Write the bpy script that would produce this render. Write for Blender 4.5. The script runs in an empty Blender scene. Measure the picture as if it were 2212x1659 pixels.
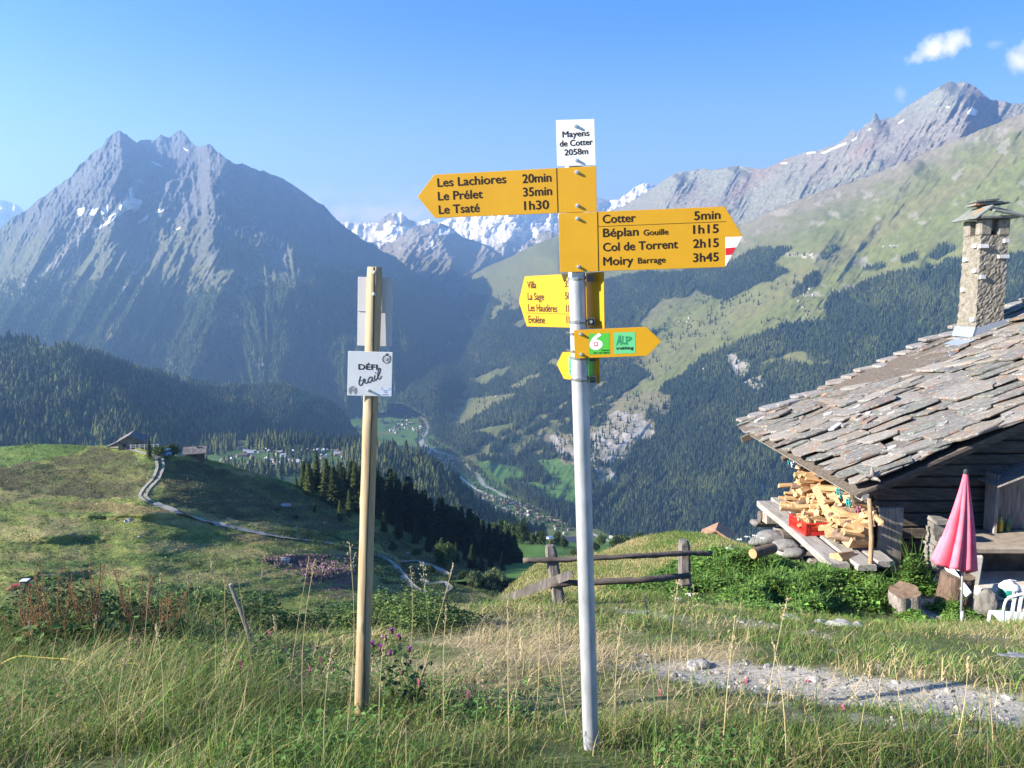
import bpy, bmesh, math, random
import numpy as np
from mathutils import Vector, Matrix

# ------------------------------------------------------------------ camera, sky, sun, exposure
SC = bpy.context.scene
COL = SC.collection
R = math.radians
PITCH = R(6.2)                      # camera looks slightly down into the valley
FPX = 1736.0                        # focal length in units of a 2212 px wide picture
cam_d = bpy.data.cameras.new("camera")
cam = bpy.data.objects.new("camera", cam_d)
COL.objects.link(cam)
cam.location = (0, 0, 0)
cam.rotation_euler = (R(90) - PITCH, 0, 0)
cam_d.sensor_width = 36.0
cam_d.lens = 36.0 * FPX / 2212.0
cam_d.clip_start = 0.05
cam_d.clip_end = 90000
SC.camera = cam

SUN_EL, SUN_AZ = R(25), R(-104)     # azimuth from the view direction, negative to the left
sd = Vector((math.sin(SUN_AZ) * math.cos(SUN_EL), math.cos(SUN_AZ) * math.cos(SUN_EL), math.sin(SUN_EL)))
sun_d = bpy.data.lights.new("sun", 'SUN')
sun_d.energy = 5.0
sun_d.angle = R(0.5)
sun_d.color = (1.0, 0.945, 0.85)
sun = bpy.data.objects.new("sun", sun_d)
COL.objects.link(sun)
sun.rotation_euler = sd.to_track_quat('Z', 'Y').to_euler()

W = bpy.data.worlds.new("World")
SC.world = W
W.use_nodes = True
nt = W.node_tree
nt.nodes.clear()
wo = nt.nodes.new('ShaderNodeOutputWorld')
bg = nt.nodes.new('ShaderNodeBackground')
sky = nt.nodes.new('ShaderNodeTexSky')
sky.sky_type = 'NISHITA'
sky.sun_disc = False
sky.sun_elevation = SUN_EL
sky.sun_rotation = SUN_AZ
sky.altitude = 2050
sky.air_density = 1.0
sky.dust_density = 0.6
sky.ozone_density = 8.0
bg.inputs['Strength'].default_value = 0.10
nt.links.new(bg.outputs[0], wo.inputs['Surface'])

SC.view_settings.view_transform = 'Standard'
SC.view_settings.look = 'None'
SC.view_settings.gamma = 1
SC.view_settings.exposure = 1.5
SC.view_settings.use_curve_mapping = False
SC.cycles.use_denoising = True
SC.cycles.max_bounces = 7
SC.cycles.diffuse_bounces = 3
SC.cycles.volume_bounces = 0
SC.cycles.transparent_max_bounces = 8
SC.cycles.use_adaptive_sampling = True

random.seed(7)
RNG = np.random.default_rng(11)

def P(px, py, d):
    """point seen at pixel (px, py) of the 2212 x 1659 picture at forward depth d"""
    u = (px - 1106.0) / FPX * d
    w = (829.5 - py) / FPX * d
    return Vector((u, d * math.cos(PITCH) + w * math.sin(PITCH), -d * math.sin(PITCH) + w * math.cos(PITCH)))

def Pn(px, py, d):
    u = (px - 1106.0) / FPX * d
    w = (829.5 - py) / FPX * d
    return np.stack([u, d * math.cos(PITCH) + w * math.sin(PITCH), -d * math.sin(PITCH) + w * math.cos(PITCH)], -1)

def proj(x, y, z):
    d = y * math.cos(PITCH) - z * math.sin(PITCH)
    w = y * math.sin(PITCH) + z * math.cos(PITCH)
    d = np.maximum(d, 1e-3)
    return 1106 + x / d * FPX, 829.5 - w / d * FPX, d

# clouds: they belong to the sky, placed by direction
def cloud_dir(px, py):
    return P(px, py, 1.0).normalized()
gen = nt.nodes.new('ShaderNodeTexCoord')
def wmath(op, a, b=None, c=None):
    n = nt.nodes.new('ShaderNodeMath'); n.operation = op
    for i, v in enumerate((a, b, c)):
        if v is None: continue
        if isinstance(v, (int, float)): n.inputs[i].default_value = v
        else: nt.links.new(v, n.inputs[i])
    return n.outputs[0]
def wvec(op, a, b=None):
    n = nt.nodes.new('ShaderNodeVectorMath'); n.operation = op
    for i, v in enumerate((a, b)):
        if v is None: continue
        if isinstance(v, (tuple, list, Vector)): n.inputs[i].default_value = v
        else: nt.links.new(v, n.inputs[i])
    return n
wn = nt.nodes.new('ShaderNodeTexNoise'); wn.inputs['Scale'].default_value = 38; wn.inputs['Detail'].default_value = 7; wn.inputs['Roughness'].default_value = 0.62
nt.links.new(gen.outputs['Generated'], wn.inputs['Vector'])
cloud = None
for (px, py, rx, ry, am, tilt) in ((2015, 108, 52, 20, 1.0, 0.30), (2203, 138, 28, 26, 0.85, 0.5), (1945, 202, 13, 19, 0.5, 0), (2150, 95, 12, 7, 0.25, 0),
                             (830, 460, 240, 30, 0.62, 0), (900, 430, 420, 40, 0.25, 0)):
    dv = cloud_dir(px, py)
    xa = Vector((0, 0, 1)).cross(dv).normalized() * -1.0
    ya = dv.cross(xa).normalized()
    if ya.z < 0: ya = -ya
    if xa.x < 0: xa = -xa
    xr = xa * math.cos(tilt) + ya * math.sin(tilt); yr = ya * math.cos(tilt) - xa * math.sin(tilt)
    dx = wvec('DOT_PRODUCT', gen.outputs['Generated'], xr).outputs['Value']
    dy = wvec('DOT_PRODUCT', gen.outputs['Generated'], yr).outputs['Value']
    dx = wmath('ADD', dx, -dv.dot(xr)); dy = wmath('ADD', dy, -dv.dot(yr))
    ex = wmath('POWER', wmath('DIVIDE', dx, rx / FPX), 2.0)
    ey = wmath('POWER', wmath('DIVIDE', dy, ry / FPX), 2.0)
    fwd = wvec('DOT_PRODUCT', gen.outputs['Generated'], dv).outputs['Value']
    rr = wmath('SQRT', wmath('ADD', ex, ey))
    m = wmath('SUBTRACT', 1.25, rr)
    m = wmath('ADD', m, wmath('MULTIPLY', wmath('SUBTRACT', wn.outputs['Fac'], 0.5), 3.4))
    n = nt.nodes.new('ShaderNodeMapRange'); n.clamp = True
    n.inputs['From Min'].default_value = 0.15; n.inputs['From Max'].default_value = 1.3 if am > .5 else 1.9
    n.inputs['To Max'].default_value = am
    nt.links.new(m, n.inputs['Value'])
    m = wmath('MULTIPLY', n.outputs[0], wmath('GREATER_THAN', fwd, 0.5))
    cloud = m if cloud is None else wmath('MAXIMUM', cloud, m)
mixw = nt.nodes.new('ShaderNodeMix'); mixw.data_type = 'RGBA'
nt.links.new(cloud, mixw.inputs['Factor'])
hs = nt.nodes.new('ShaderNodeHueSaturation'); hs.inputs['Saturation'].default_value = 1.14; hs.inputs['Value'].default_value = 1.12; hs.inputs['Hue'].default_value = .506
nt.links.new(sky.outputs[0], hs.inputs['Color'])
sepz = nt.nodes.new('ShaderNodeSeparateXYZ'); nt.links.new(gen.outputs['Generated'], sepz.inputs[0])
pr = nt.nodes.new('ShaderNodeMapRange'); pr.interpolation_type = 'SMOOTHSTEP'
pr.inputs['From Min'].default_value = .34; pr.inputs['From Max'].default_value = .02; pr.inputs['To Max'].default_value = .42
nt.links.new(sepz.outputs[2], pr.inputs['Value'])
pale = nt.nodes.new('ShaderNodeMix'); pale.data_type = 'RGBA'; pale.inputs[7].default_value = (4.6, 5.6, 7.4, 1)
nt.links.new(pr.outputs[0], pale.inputs['Factor']); nt.links.new(hs.outputs[0], pale.inputs[6])
nt.links.new(pale.outputs[2], mixw.inputs[6])
mixw.inputs[7].default_value = (6.0, 6.1, 6.3, 1)
nt.links.new(mixw.outputs[2], bg.inputs['Color'])

# ------------------------------------------------------------------ noise
def _hash(ix, iy, seed):
    h = (ix.astype(np.int64) * 374761393 + iy.astype(np.int64) * 668265263 + seed * 974634777) & 0xffffffff
    h = ((h ^ (h >> 13)) * 1274126177) & 0xffffffff
    h = (h ^ (h >> 16)) & 0xffffffff
    return h.astype(np.float64) / 4294967295.0
def vnoise(x, y, seed=0):
    ix = np.floor(x); iy = np.floor(y)
    fx = x - ix; fy = y - iy
    fx = fx * fx * fx * (fx * (fx * 6 - 15) + 10); fy = fy * fy * fy * (fy * (fy * 6 - 15) + 10)
    a = _hash(ix, iy, seed); b = _hash(ix + 1, iy, seed); c = _hash(ix, iy + 1, seed); d = _hash(ix + 1, iy + 1, seed)
    return (a + (b - a) * fx + (c - a) * fy + (a - b - c + d) * fx * fy) * 2 - 1
def fbm(x, y, oct=5, seed=0, gain=0.5):
    s = 0; a = 1; t = 0
    for i in range(oct):
        s = s + a * vnoise(x * 2 ** i + i * 17.3, y * 2 ** i - i * 9.1, seed + i); t += a; a *= gain
    return s / t
def ridged(x, y, oct=5, seed=0, gain=0.55):
    s = 0; a = 1; t = 0
    for i in range(oct):
        s = s + a * (1 - 2 * np.abs(vnoise(x * 2 ** i + i * 7.7, y * 2 ** i + i * 3.3, seed + i))); t += a; a *= gain
    return s / t
def sstep(a, b, x):
    t = np.clip((x - a) / (b - a), 0, 1); return t * t * (3 - 2 * t)
def in_poly(X, Y, poly):
    ins = np.zeros(X.shape, bool); n = len(poly)
    for i in range(n):
        x0, y0 = poly[i]; x1, y1 = poly[(i + 1) % n]
        if y0 == y1: continue
        c = ((y0 > Y) != (y1 > Y)) & (X < (x1 - x0) * (Y - y0) / (y1 - y0) + x0)
        ins ^= c
    return ins
def seg_dist(X, Y, line):
    """distance to a polyline and side (positive = right of its direction)"""
    best = np.full(X.shape, 1e9); side = np.zeros(X.shape); along = np.zeros(X.shape)
    L = 0
    for (x0, y0), (x1, y1) in zip(line[:-1], line[1:]):
        dx, dy = x1 - x0, y1 - y0; l2 = dx * dx + dy * dy
        t = np.clip(((X - x0) * dx + (Y - y0) * dy) / l2, 0, 1)
        qx = x0 + t * dx; qy = y0 + t * dy
        d = np.hypot(X - qx, Y - qy)
        m = d < best
        best = np.where(m, d, best); side = np.where(m, np.sign((X - x0) * dy - (Y - y0) * dx), side)
        along = np.where(m, L + t * math.sqrt(l2), along)
        L += math.sqrt(l2)
    return best, side, along / L
def polys(X, Y, plist, warp=8, scale=0.04, seed=5):
    wx = X + warp * fbm(X * scale, Y * scale, 4, seed); wy = Y + warp * fbm(X * scale, Y * scale, 4, seed + 50)
    m = np.zeros(X.shape, bool)
    for p in plist: m |= in_poly(wx, wy, p)
    return m

# ------------------------------------------------------------------ objects and tags
def tag(o, label=None, cat=None, group=None, kind=None):
    if label: o['label'] = label
    if cat: o['category'] = cat
    if group: o['group'] = group
    if kind: o['kind'] = kind
    return o
def empty(name, loc=(0, 0, 0), rz=0.0, label=None, cat=None, group=None):
    o = bpy.data.objects.new(name, None); COL.objects.link(o)
    o.location = loc; o.rotation_euler = (0, 0, rz); o.empty_display_size = 0.1
    return tag(o, label, cat, group)
def link_mesh(name, me, mat=None, parent=None):
    o = bpy.data.objects.new(name, me); COL.objects.link(o)
    if mat is not None: me.materials.append(mat)
    if parent is not None: o.parent = parent
    return o
def np_mesh(name, V, F, mat=None, parent=None, cols=None, smooth=True, corner_cols=None):
    """V (n,3); F (m,k) with equal k; cols (n,3) vertex colours"""
    me = bpy.data.meshes.new(name)
    V = np.asarray(V, np.float32); F = np.asarray(F, np.int32)
    n, k = F.shape
    me.vertices.add(len(V)); me.vertices.foreach_set('co', V.ravel())
    me.loops.add(n * k); me.loops.foreach_set('vertex_index', F.ravel())
    me.polygons.add(n)
    me.polygons.foreach_set('loop_start', np.arange(0, n * k, k, dtype=np.int32))
    me.polygons.foreach_set('loop_total', np.full(n, k, np.int32))
    me.polygons.foreach_set('use_smooth', np.full(n, smooth))
    if cols is not None:
        a = me.color_attributes.new('Col', 'FLOAT_COLOR', 'POINT')
        c = np.ones((len(V), 4), np.float32); c[:, :3] = cols
        a.data.foreach_set('color', c.ravel())
    me.update(calc_edges=True)
    return link_mesh(name, me, mat, parent)
def bm_obj(name, bm, mat=None, parent=None, smooth=False):
    me = bpy.data.meshes.new(name)
    bmesh.ops.recalc_face_normals(bm, faces=bm.faces)
    if smooth:
        for f in bm.faces: f.smooth = True
    bm.to_mesh(me); bm.free()
    return link_mesh(name, me, mat, parent)
def copy_tree(o, parent=None):
    c = o.copy(); COL.objects.link(c)
    if parent is not None: c.parent = parent
    for ch in list(o.children): copy_tree(ch, c)
    return c

# ------------------------------------------------------------------ materials
def new_mat(name, col=(0.5, 0.5, 0.5), rough=0.8, metal=0.0, spec=0.3):
    m = bpy.data.materials.new(name); m.use_nodes = True
    b = m.node_tree.nodes['Principled BSDF']
    b.inputs['Base Color'].default_value = (*col, 1)
    b.inputs['Roughness'].default_value = rough
    b.inputs['Metallic'].default_value = metal
    b.inputs['Specular IOR Level'].default_value = spec
    return m
def mnode(m, t, **kw):
    n = m.node_tree.nodes.new(t)
    for k, v in kw.items():
        if k in n.inputs: n.inputs[k].default_value = v
        else: setattr(n, k, v)
    return n
def mlink(m, a, b): m.node_tree.links.new(a, b)
def ramp(m, fac, stops):
    r = m.node_tree.nodes.new('ShaderNodeValToRGB')
    while len(r.color_ramp.elements) < len(stops): r.color_ramp.elements.new(0.5)
    for e, (p, c) in zip(r.color_ramp.elements, stops):
        e.position = p; e.color = (*c, 1) if len(c) == 3 else c
    mlink(m, fac, r.inputs[0]); return r.outputs[0]
def mixrgb(m, fac, a, b, mode='MIX'):
    n = m.node_tree.nodes.new('ShaderNodeMix'); n.data_type = 'RGBA'; n.blend_type = mode
    for sock, v in ((n.inputs['Factor'], fac), (n.inputs[6], a), (n.inputs[7], b)):
        if hasattr(v, 'is_linked') or hasattr(v, 'links'): mlink(m, v, sock)
        elif isinstance(v, (int, float)): sock.default_value = v
        else: sock.default_value = (*v, 1)
    return n.outputs[2]
def noise_mat(name, stops, scale=5, detail=6, rough=0.85, bump=0.0, stretch=(1, 1, 1), bump_scale=None, spec=0.25, metal=0.0, nrough=0.6, coords='Object', dist=0.01, rnd=0.0):
    m = new_mat(name, rough=rough, metal=metal, spec=spec)
    b = m.node_tree.nodes['Principled BSDF']
    tc = mnode(m, 'ShaderNodeTexCoord'); mp = mnode(m, 'ShaderNodeMapping')
    mp.inputs['Scale'].default_value = stretch
    mlink(m, tc.outputs[coords], mp.inputs['Vector'])
    n = mnode(m, 'ShaderNodeTexNoise', Scale=scale, Detail=detail, Roughness=nrough)
    mlink(m, mp.outputs[0], n.inputs['Vector'])
    c = ramp(m, n.outputs['Fac'], stops)
    if rnd > 0:
        oi = mnode(m, 'ShaderNodeObjectInfo'); mr = mnode(m, 'ShaderNodeMapRange')
        mr.inputs['To Min'].default_value = 1 - rnd; mr.inputs['To Max'].default_value = 1 + rnd
        mlink(m, oi.outputs['Random'], mr.inputs['Value'])
        vm = mnode(m, 'ShaderNodeVectorMath', operation='SCALE'); mlink(m, c, vm.inputs[0]); mlink(m, mr.outputs[0], vm.inputs['Scale'])
        c = vm.outputs[0]
    mlink(m, c, b.inputs['Base Color'])
    if bump:
        n2 = mnode(m, 'ShaderNodeTexNoise', Scale=bump_scale or scale * 3, Detail=6, Roughness=0.6)
        mlink(m, mp.outputs[0], n2.inputs['Vector'])
        bp = mnode(m, 'ShaderNodeBump', Strength=bump, Distance=dist)
        mlink(m, n2.outputs['Fac'], bp.inputs['Height']); mlink(m, bp.outputs[0], b.inputs['Normal'])
    return m
def col_mat(name, scale, amt=0.35, rough=0.95, bump=0.0, bdist=1.0, spec=0.15, trans=0.0, scale2=None):
    """vertex colour times procedural variation"""
    m = new_mat(name, rough=rough, spec=spec)
    b = m.node_tree.nodes['Principled BSDF']
    at = mnode(m, 'ShaderNodeAttribute'); at.attribute_name = 'Col'
    tc = mnode(m, 'ShaderNodeTexCoord')
    n = mnode(m, 'ShaderNodeTexNoise', Scale=scale, Detail=8, Roughness=0.65)
    mlink(m, tc.outputs['Object'], n.inputs['Vector'])
    mr = mnode(m, 'ShaderNodeMapRange'); mr.inputs['From Min'].default_value = 0.3; mr.inputs['From Max'].default_value = 0.7
    mr.inputs['To Min'].default_value = 1 - amt; mr.inputs['To Max'].default_value = 1 + amt
    mlink(m, n.outputs['Fac'], mr.inputs['Value'])
    vm = mnode(m, 'ShaderNodeVectorMath', operation='SCALE'); mlink(m, at.outputs['Color'], vm.inputs[0]); mlink(m, mr.outputs[0], vm.inputs['Scale'])
    mlink(m, vm.outputs[0], b.inputs['Base Color'])
    if bump:
        n2 = mnode(m, 'ShaderNodeTexNoise', Scale=scale2 or scale * 2, Detail=8, Roughness=0.7)
        mlink(m, tc.outputs['Object'], n2.inputs['Vector'])
        bp = mnode(m, 'ShaderNodeBump', Strength=bump, Distance=bdist)
        mlink(m, n2.outputs['Fac'], bp.inputs['Height']); mlink(m, bp.outputs[0], b.inputs['Normal'])
    if trans > 0:
        tr = mnode(m, 'ShaderNodeBsdfTranslucent'); mlink(m, vm.outputs[0], tr.inputs['Color'])
        mx = mnode(m, 'ShaderNodeMixShader'); mx.inputs[0].default_value = trans
        mlink(m, b.outputs[0], mx.inputs[1]); mlink(m, tr.outputs[0], mx.inputs[2])
        mlink(m, mx.outputs[0], m.node_tree.nodes['Material Output'].inputs['Surface'])
    return m

# ------------------------------------------------------------------ terrain sheets
class Sheet:
    """a relief between contours; each contour lists (px, py, depth), near to far"""
    def __init__(s, contours, px0, px1, step, rows):
        s.px = np.arange(px0, px1 + step, step, dtype=float)
        cs = []
        for c in contours:
            c = sorted(c); a = np.array(c, float)
            cs.append((np.interp(s.px, a[:, 0], a[:, 1]), np.interp(s.px, a[:, 0], a[:, 2])))
        PY, D = [], []
        for i in range(len(cs) - 1):
            t = np.linspace(0, 1, rows[i], endpoint=(i == len(cs) - 2))[:, None]
            PY.append(cs[i][0] * (1 - t) + cs[i + 1][0] * t)
            D.append(np.exp(np.log(cs[i][1]) * (1 - t) + np.log(cs[i + 1][1]) * t))
        s.PY = np.concatenate(PY); s.D = np.concatenate(D)
        s.PX = np.broadcast_to(s.px, s.PY.shape).copy()
        s.T = np.broadcast_to(np.linspace(0, 1, s.PY.shape[0])[:, None], s.PY.shape)
    def smooth(s, n, what='D', axis=None):
        a = np.log(s.D) if what == 'D' else s.PY
        for _ in range(n):
            if axis in (None, 0):
                b = a.copy(); b[1:-1] = (a[:-2] + 2 * a[1:-1] + a[2:]) / 4; a = b
            if axis in (None, 1):
                b = a.copy(); b[:, 1:-1] = (a[:, :-2] + 2 * a[:, 1:-1] + a[:, 2:]) / 4; a = b
        if what == 'D': s.D = np.exp(a)
        else: s.PY = a
    def skyline(s, amp, scale, seed, frac=0.2, gain=0.6):
        n = ridged(s.px * scale, s.px * 0 + 3.3, 5, seed, gain)
        s.PY -= amp * n * np.clip((s.T - (1 - frac)) / frac, 0, 1)
    def tent(s, line, amp, wl, wr, taper=True, power=1.0, soft=False):
        """a spur along the line that stands out toward the valley by amp metres"""
        d, side, al = seg_dist(s.PX, s.PY, line)
        w = np.where(side > 0, wl, wr)
        k = np.clip(1 - d / w, 0, 1) ** power
        if soft: k = k * k * (3 - 2 * k)
        if taper: k = k * sstep(-0.02, 0.12, al)
        s.D -= amp * k
    def detail_top(s, n=60, frac=0.12):
        # keep the small teeth of the skyline at the crest only
        top = s.PY[-1].copy(); sm = top.copy()
        for _ in range(n): sm[1:-1] = (sm[:-2] + 2 * sm[1:-1] + sm[2:]) / 4
        w = np.clip((s.T - (1 - frac)) / frac, 0, 1) ** 1.5
        s.PY += (sm - top)[None] * s.T * (1 - w)
    def xyz(s):
        s.V = Pn(s.PX, s.PY, s.D); return s.V
    def drop_edge(s, fall):
        pass
    def at(s, px, py):
        j = (px - s.px[0]) / (s.px[1] - s.px[0]); j = min(max(j, 0), len(s.px) - 1.001)
        j0 = int(j); f = j - j0
        def col(jj):
            y = s.PY[:, jj]; v = s.V[:, jj]
            r = np.arange(len(y))
            o = np.argsort(y, kind='stable')
            k = np.interp(py, y[o], r[o].astype(float)); k0 = int(min(k, len(y) - 2)); g = k - k0
            return v[k0] * (1 - g) + v[k0 + 1] * g
        return Vector(col(j0) * (1 - f) + col(j0 + 1) * f)
    def mesh(s, name, cols, mat, label=None):
        V = s.V; r, c = V.shape[:2]
        # a skirt behind the last row so the crest has thickness
        idx = np.arange(r * c).reshape(r, c)
        F = np.stack([idx[:-1, :-1], idx[:-1, 1:], idx[1:, 1:], idx[1:, :-1]], -1).reshape(-1, 4)
        o = np_mesh(name, V.reshape(-1, 3), F, mat, cols=cols.reshape(-1, 3))
        o['kind'] = 'structure'
        return o
    def back(s, depth, drop, n=6):
        """append rows that fall away behind the crest"""
        V = [s.V]; last = s.V[-1]
        dirn = last[:, :2] / np.linalg.norm(last[:, :2], axis=1)[:, None]
        rows = []
        for i in range(1, n + 1):
            t = i / n
            q = last.copy(); q[:, :2] += dirn * depth * t; q[:, 2] -= drop * (t ** 1.3)
            rows.append(q)
        s.nback = n
        return np.concatenate([s.V, np.array(rows)])
def sheet_mesh(s, name, cols, mat, back=None):
    if back:
        V = s.back(*back); extra = np.repeat(cols[-1:], V.shape[0] - cols.shape[0], 0)
        cols = np.concatenate([cols, extra])
    else: V = s.V
    r, c = V.shape[:2]
    idx = np.arange(r * c).reshape(r, c)
    F = np.stack([idx[:-1, :-1], idx[:-1, 1:], idx[1:, 1:], idx[1:, :-1]], -1).reshape(-1, 4)
    o = np_mesh(name, V.reshape(-1, 3), F, mat, cols=cols.reshape(-1, 3))
    o['kind'] = 'structure'
    return o
def lerpc(base, col, m):
    return base * (1 - m[..., None]) + np.array(col) * m[..., None]

# trees for the woods: many small spiky cones in one mesh
def tree_proto(sides, tiers, seed=1):
    rs = np.random.default_rng(seed); V = []; F = []
    for t in range(tiers):
        z0 = 0.08 + 0.86 * t / tiers; z1 = min(1.0, z0 + 0.86 / tiers * (1.5 if t < tiers - 1 else 1.06))
        r0 = 0.5 * (1 - 0.80 * t / tiers)
        b = len(V)
        for k in range(sides):
            a = 2 * math.pi * (k + 0.5 * (t % 2)) / sides
            rr = r0 * rs.uniform(0.72, 1.1)
            V.append((rr * math.cos(a), rr * math.sin(a), z0 + rs.uniform(-.03, .03)))
        V.append((0, 0, z1))
        for k in range(sides): F.append((b + k, b + (k + 1) % sides, b + sides))
    return np.array(V), np.array(F)
def forest(name, pts, h, w, cols, mat, sides=5, tiers=2, seed=0, lean=0.0):
    """pts (n,3), h (n,), w (n,)"""
    PV, PF = tree_proto(sides, tiers, seed)
    n = len(pts); rs = np.random.default_rng(seed)
    a = rs.uniform(0, 6.283, n); ca, sa = np.cos(a), np.sin(a)
    V = np.empty((n, len(PV), 3))
    x = PV[:, 0][None] * w[:, None]; y = PV[:, 1][None] * w[:, None]
    V[..., 0] = pts[:, 0:1] + x * ca[:, None] - y * sa[:, None]
    V[..., 1] = pts[:, 1:2] + x * sa[:, None] + y * ca[:, None]
    V[..., 2] = pts[:, 2:3] + PV[:, 2][None] * h[:, None]
    F = (PF[None] + (np.arange(n) * len(PV))[:, None, None]).reshape(-1, 3)
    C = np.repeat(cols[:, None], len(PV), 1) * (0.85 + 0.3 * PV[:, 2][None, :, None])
    return np_mesh(name, V.reshape(-1, 3), F, mat, cols=C.reshape(-1, 3), smooth=False)
def scatter(s, dens, n, seed=0):
    """n points on a sheet, weighted by true area x dens"""
    V = s.V; e1 = V[1:, :-1] - V[:-1, :-1]; e2 = V[:-1, 1:] - V[:-1, :-1]
    A = np.linalg.norm(np.cross(e1, e2), axis=-1) * dens[:-1, :-1]
    p = A.ravel() / A.sum(); rs = np.random.default_rng(seed)
    k = rs.choice(len(p), n, p=p); i, j = np.unravel_index(k, A.shape)
    u = rs.random(n)[:, None]; v = rs.random(n)[:, None]
    pts = V[i, j] + e1[i, j] * u + e2[i, j] * v
    return pts, i, j
# ================================================================== far terrain
ROCK = (0.235, 0.225, 0.215); ROCKD = (0.15, 0.148, 0.15); SCREE = (0.33, 0.31, 0.28); SNOW = (0.86, 0.88, 0.92)
MEAD = (0.135, 0.155, 0.05); MEADY = (0.20, 0.185, 0.075); MEADB = (0.075, 0.14, 0.035); WOOD = (0.030, 0.046, 0.020); ALP = (0.115, 0.125, 0.065)
GREEN = (0.075, 0.160, 0.034)
M_FAR = col_mat('mountain_ground', 0.035, 0.48, bump=1.0, bdist=26.0, scale2=0.016)
M_SLOPE = col_mat('slope_ground', 0.03, 0.28, bump=0.7, bdist=5.0, scale2=0.03)
M_TREES = col_mat('conifer_wood', 0.02, 0.25, rough=0.9)

def px_line(pts, sx, ox, oy, sy=None): return [(ox + x * sx, oy + y * (sy or sx)) for x, y in pts]

# ---- glacier range, 14 km
zs = [(0, 385), (150, 395), (250, 405), (330, 388), (370, 405), (400, 408), (450, 350), (490, 318), (510, 300), (560, 302), (590, 320), (635, 302), (665, 325), (700, 360), (790, 400), (870, 372), (910, 365), (980, 405), (1040, 392), (1100, 360)]
sky8 = px_line(zs, .2193, 727.6, 394)
sky8 = [(-700, 430), (-200, 440), (-60, 425), (0, 431), (15, 433), (30, 440), (48, 452), (70, 470), (120, 500), (600, 520), (700, 480)] + sky8 + [(1050, 452), (1100, 440), (1205, 448), (1290, 426), (1315, 432), (1335, 433), (1352, 420), (1370, 404), (1395, 397), (1420, 402), (1440, 400), (1500, 420), (1900, 450), (2600, 480)]
g = Sheet([[(-700, 760, 11500), (2600, 760, 11500)], [(-700, 600, 12600), (2600, 600, 12600)], [(x, y, 15000 + 500 * math.sin(x * .01)) for x, y in sky8]], -700, 2400, 2.5, (40, 200))
g.detail_top(40); g.skyline(4, 0.05, 3)
rn = ridged(g.PX * 0.014 + g.PY * 0.004, g.PY * 0.010, 6, 21)
g.D -= 420 * rn + 120 * ridged(g.PX * .05, g.PY * .03, 4, 9)
g.xyz()
c = np.ones(g.V.shape) * np.array(ROCK)
slopev = fbm(g.PX * 0.02, g.PY * 0.02, 5, 31)
sn = sstep(-0.20, -0.02, fbm(g.PX * 0.012, g.PY * 0.03, 6, 41) + (568 - g.PY) * 0.0085 - 0.30 * rn)
ice = polys(g.PX, g.PY, [[(735, 478), (800, 482), (835, 495), (868, 492), (880, 500), (858, 508), (865, 520), (850, 525), (800, 520), (770, 505), (740, 490)],
                         [(1160, 470), (1215, 455), (1215, 500), (1180, 510), (1165, 525), (1150, 500)],
                         [(965, 478), (1010, 480), (1070, 495), (1090, 510), (1040, 512), (985, 496)], [(1285, 426), (1340, 432), (1400, 395), (1402, 402), (1340, 444), (1290, 436)],
                         [(-100, 425), (30, 440), (50, 455), (20, 458), (-100, 450)]], 5, 0.06)
sn = np.maximum(sn * sstep(560, 500, g.PY), ice * 1.0)
sn = np.where((g.PX < 90) & (g.PY < 462 - fbm(g.PX * .08, g.PY * .08, 4, 4) * 14), 1.0, sn)
pk = in_poly(g.PX, g.PY, [(810, 500), (818, 478), (842, 456), (868, 456), (905, 478), (890, 492), (850, 486), (830, 498)])
sn = np.where(pk, sstep(0.05, 0.2, fbm(g.PX * .06, g.PY * .06 + g.PX * .05, 5, 44)), sn)
c = lerpc(c, SNOW, sn)
sheet_mesh(g, 'glacier_mountains', c, M_FAR, (1500, 900))
# ---- rocky group in front of the glaciers, 11 km
sk = [(600, 640), (700, 560), (770, 530), (787, 523), (850, 526), (864, 510), (881, 497), (903, 488), (925, 484), (953, 484), (969, 488), (982, 497), (997, 512), (1020, 519), (1060, 532), (1090, 556), (1110, 566), (1140, 520), (1175, 500), (1215, 505), (1290, 520), (1700, 560)]
g = Sheet([[(600, 760, 8600), (1700, 760, 8600)], [(600, 640, 9600), (1700, 650, 9600)], [(x, y, 11300) for x, y in sk]], 600, 1700, 2, (60, 160))
g.skyline(3, 0.07, 8)
g.D -= 330 * ridged(g.PX * 0.018 + g.PY * .012, g.PY * 0.008, 5, 61) + 60 * ridged(g.PX * .07, g.PY * .03, 3, 19)
for ln in ([(925, 484), (960, 530), (985, 590)], [(903, 488), (880, 545), (900, 600)], [(1060, 532), (1040, 560), (1035, 600)]): g.tent(ln, 420, 50, 60)
g.xyz()
c = np.ones(g.V.shape) * np.array(ROCK)
c = lerpc(c, ALP, sstep(520, 600, g.PY + 25 * fbm(g.PX * .03, g.PY * .03, 4, 3)) * 0.85)
c = lerpc(c, WOOD, sstep(600, 650, g.PY + 25 * fbm(g.PX * .05, g.PY * .05, 4, 13)) * 0.8)
c = lerpc(c, SNOW, sstep(0.34, 0.4, fbm(g.PX * .06, g.PY * .05, 5, 71)) * sstep(545, 520, g.PY))
c = lerpc(c, (0.40, 0.38, 0.35), polys(g.PX, g.PY, [[(1000, 520), (1060, 522), (1085, 540), (1078, 560), (1050, 590), (1060, 555), (1030, 535)]], 6).astype(float) * .6)
sheet_mesh(g, 'rocky_mountains', c, M_FAR, (1200, 900))

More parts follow.
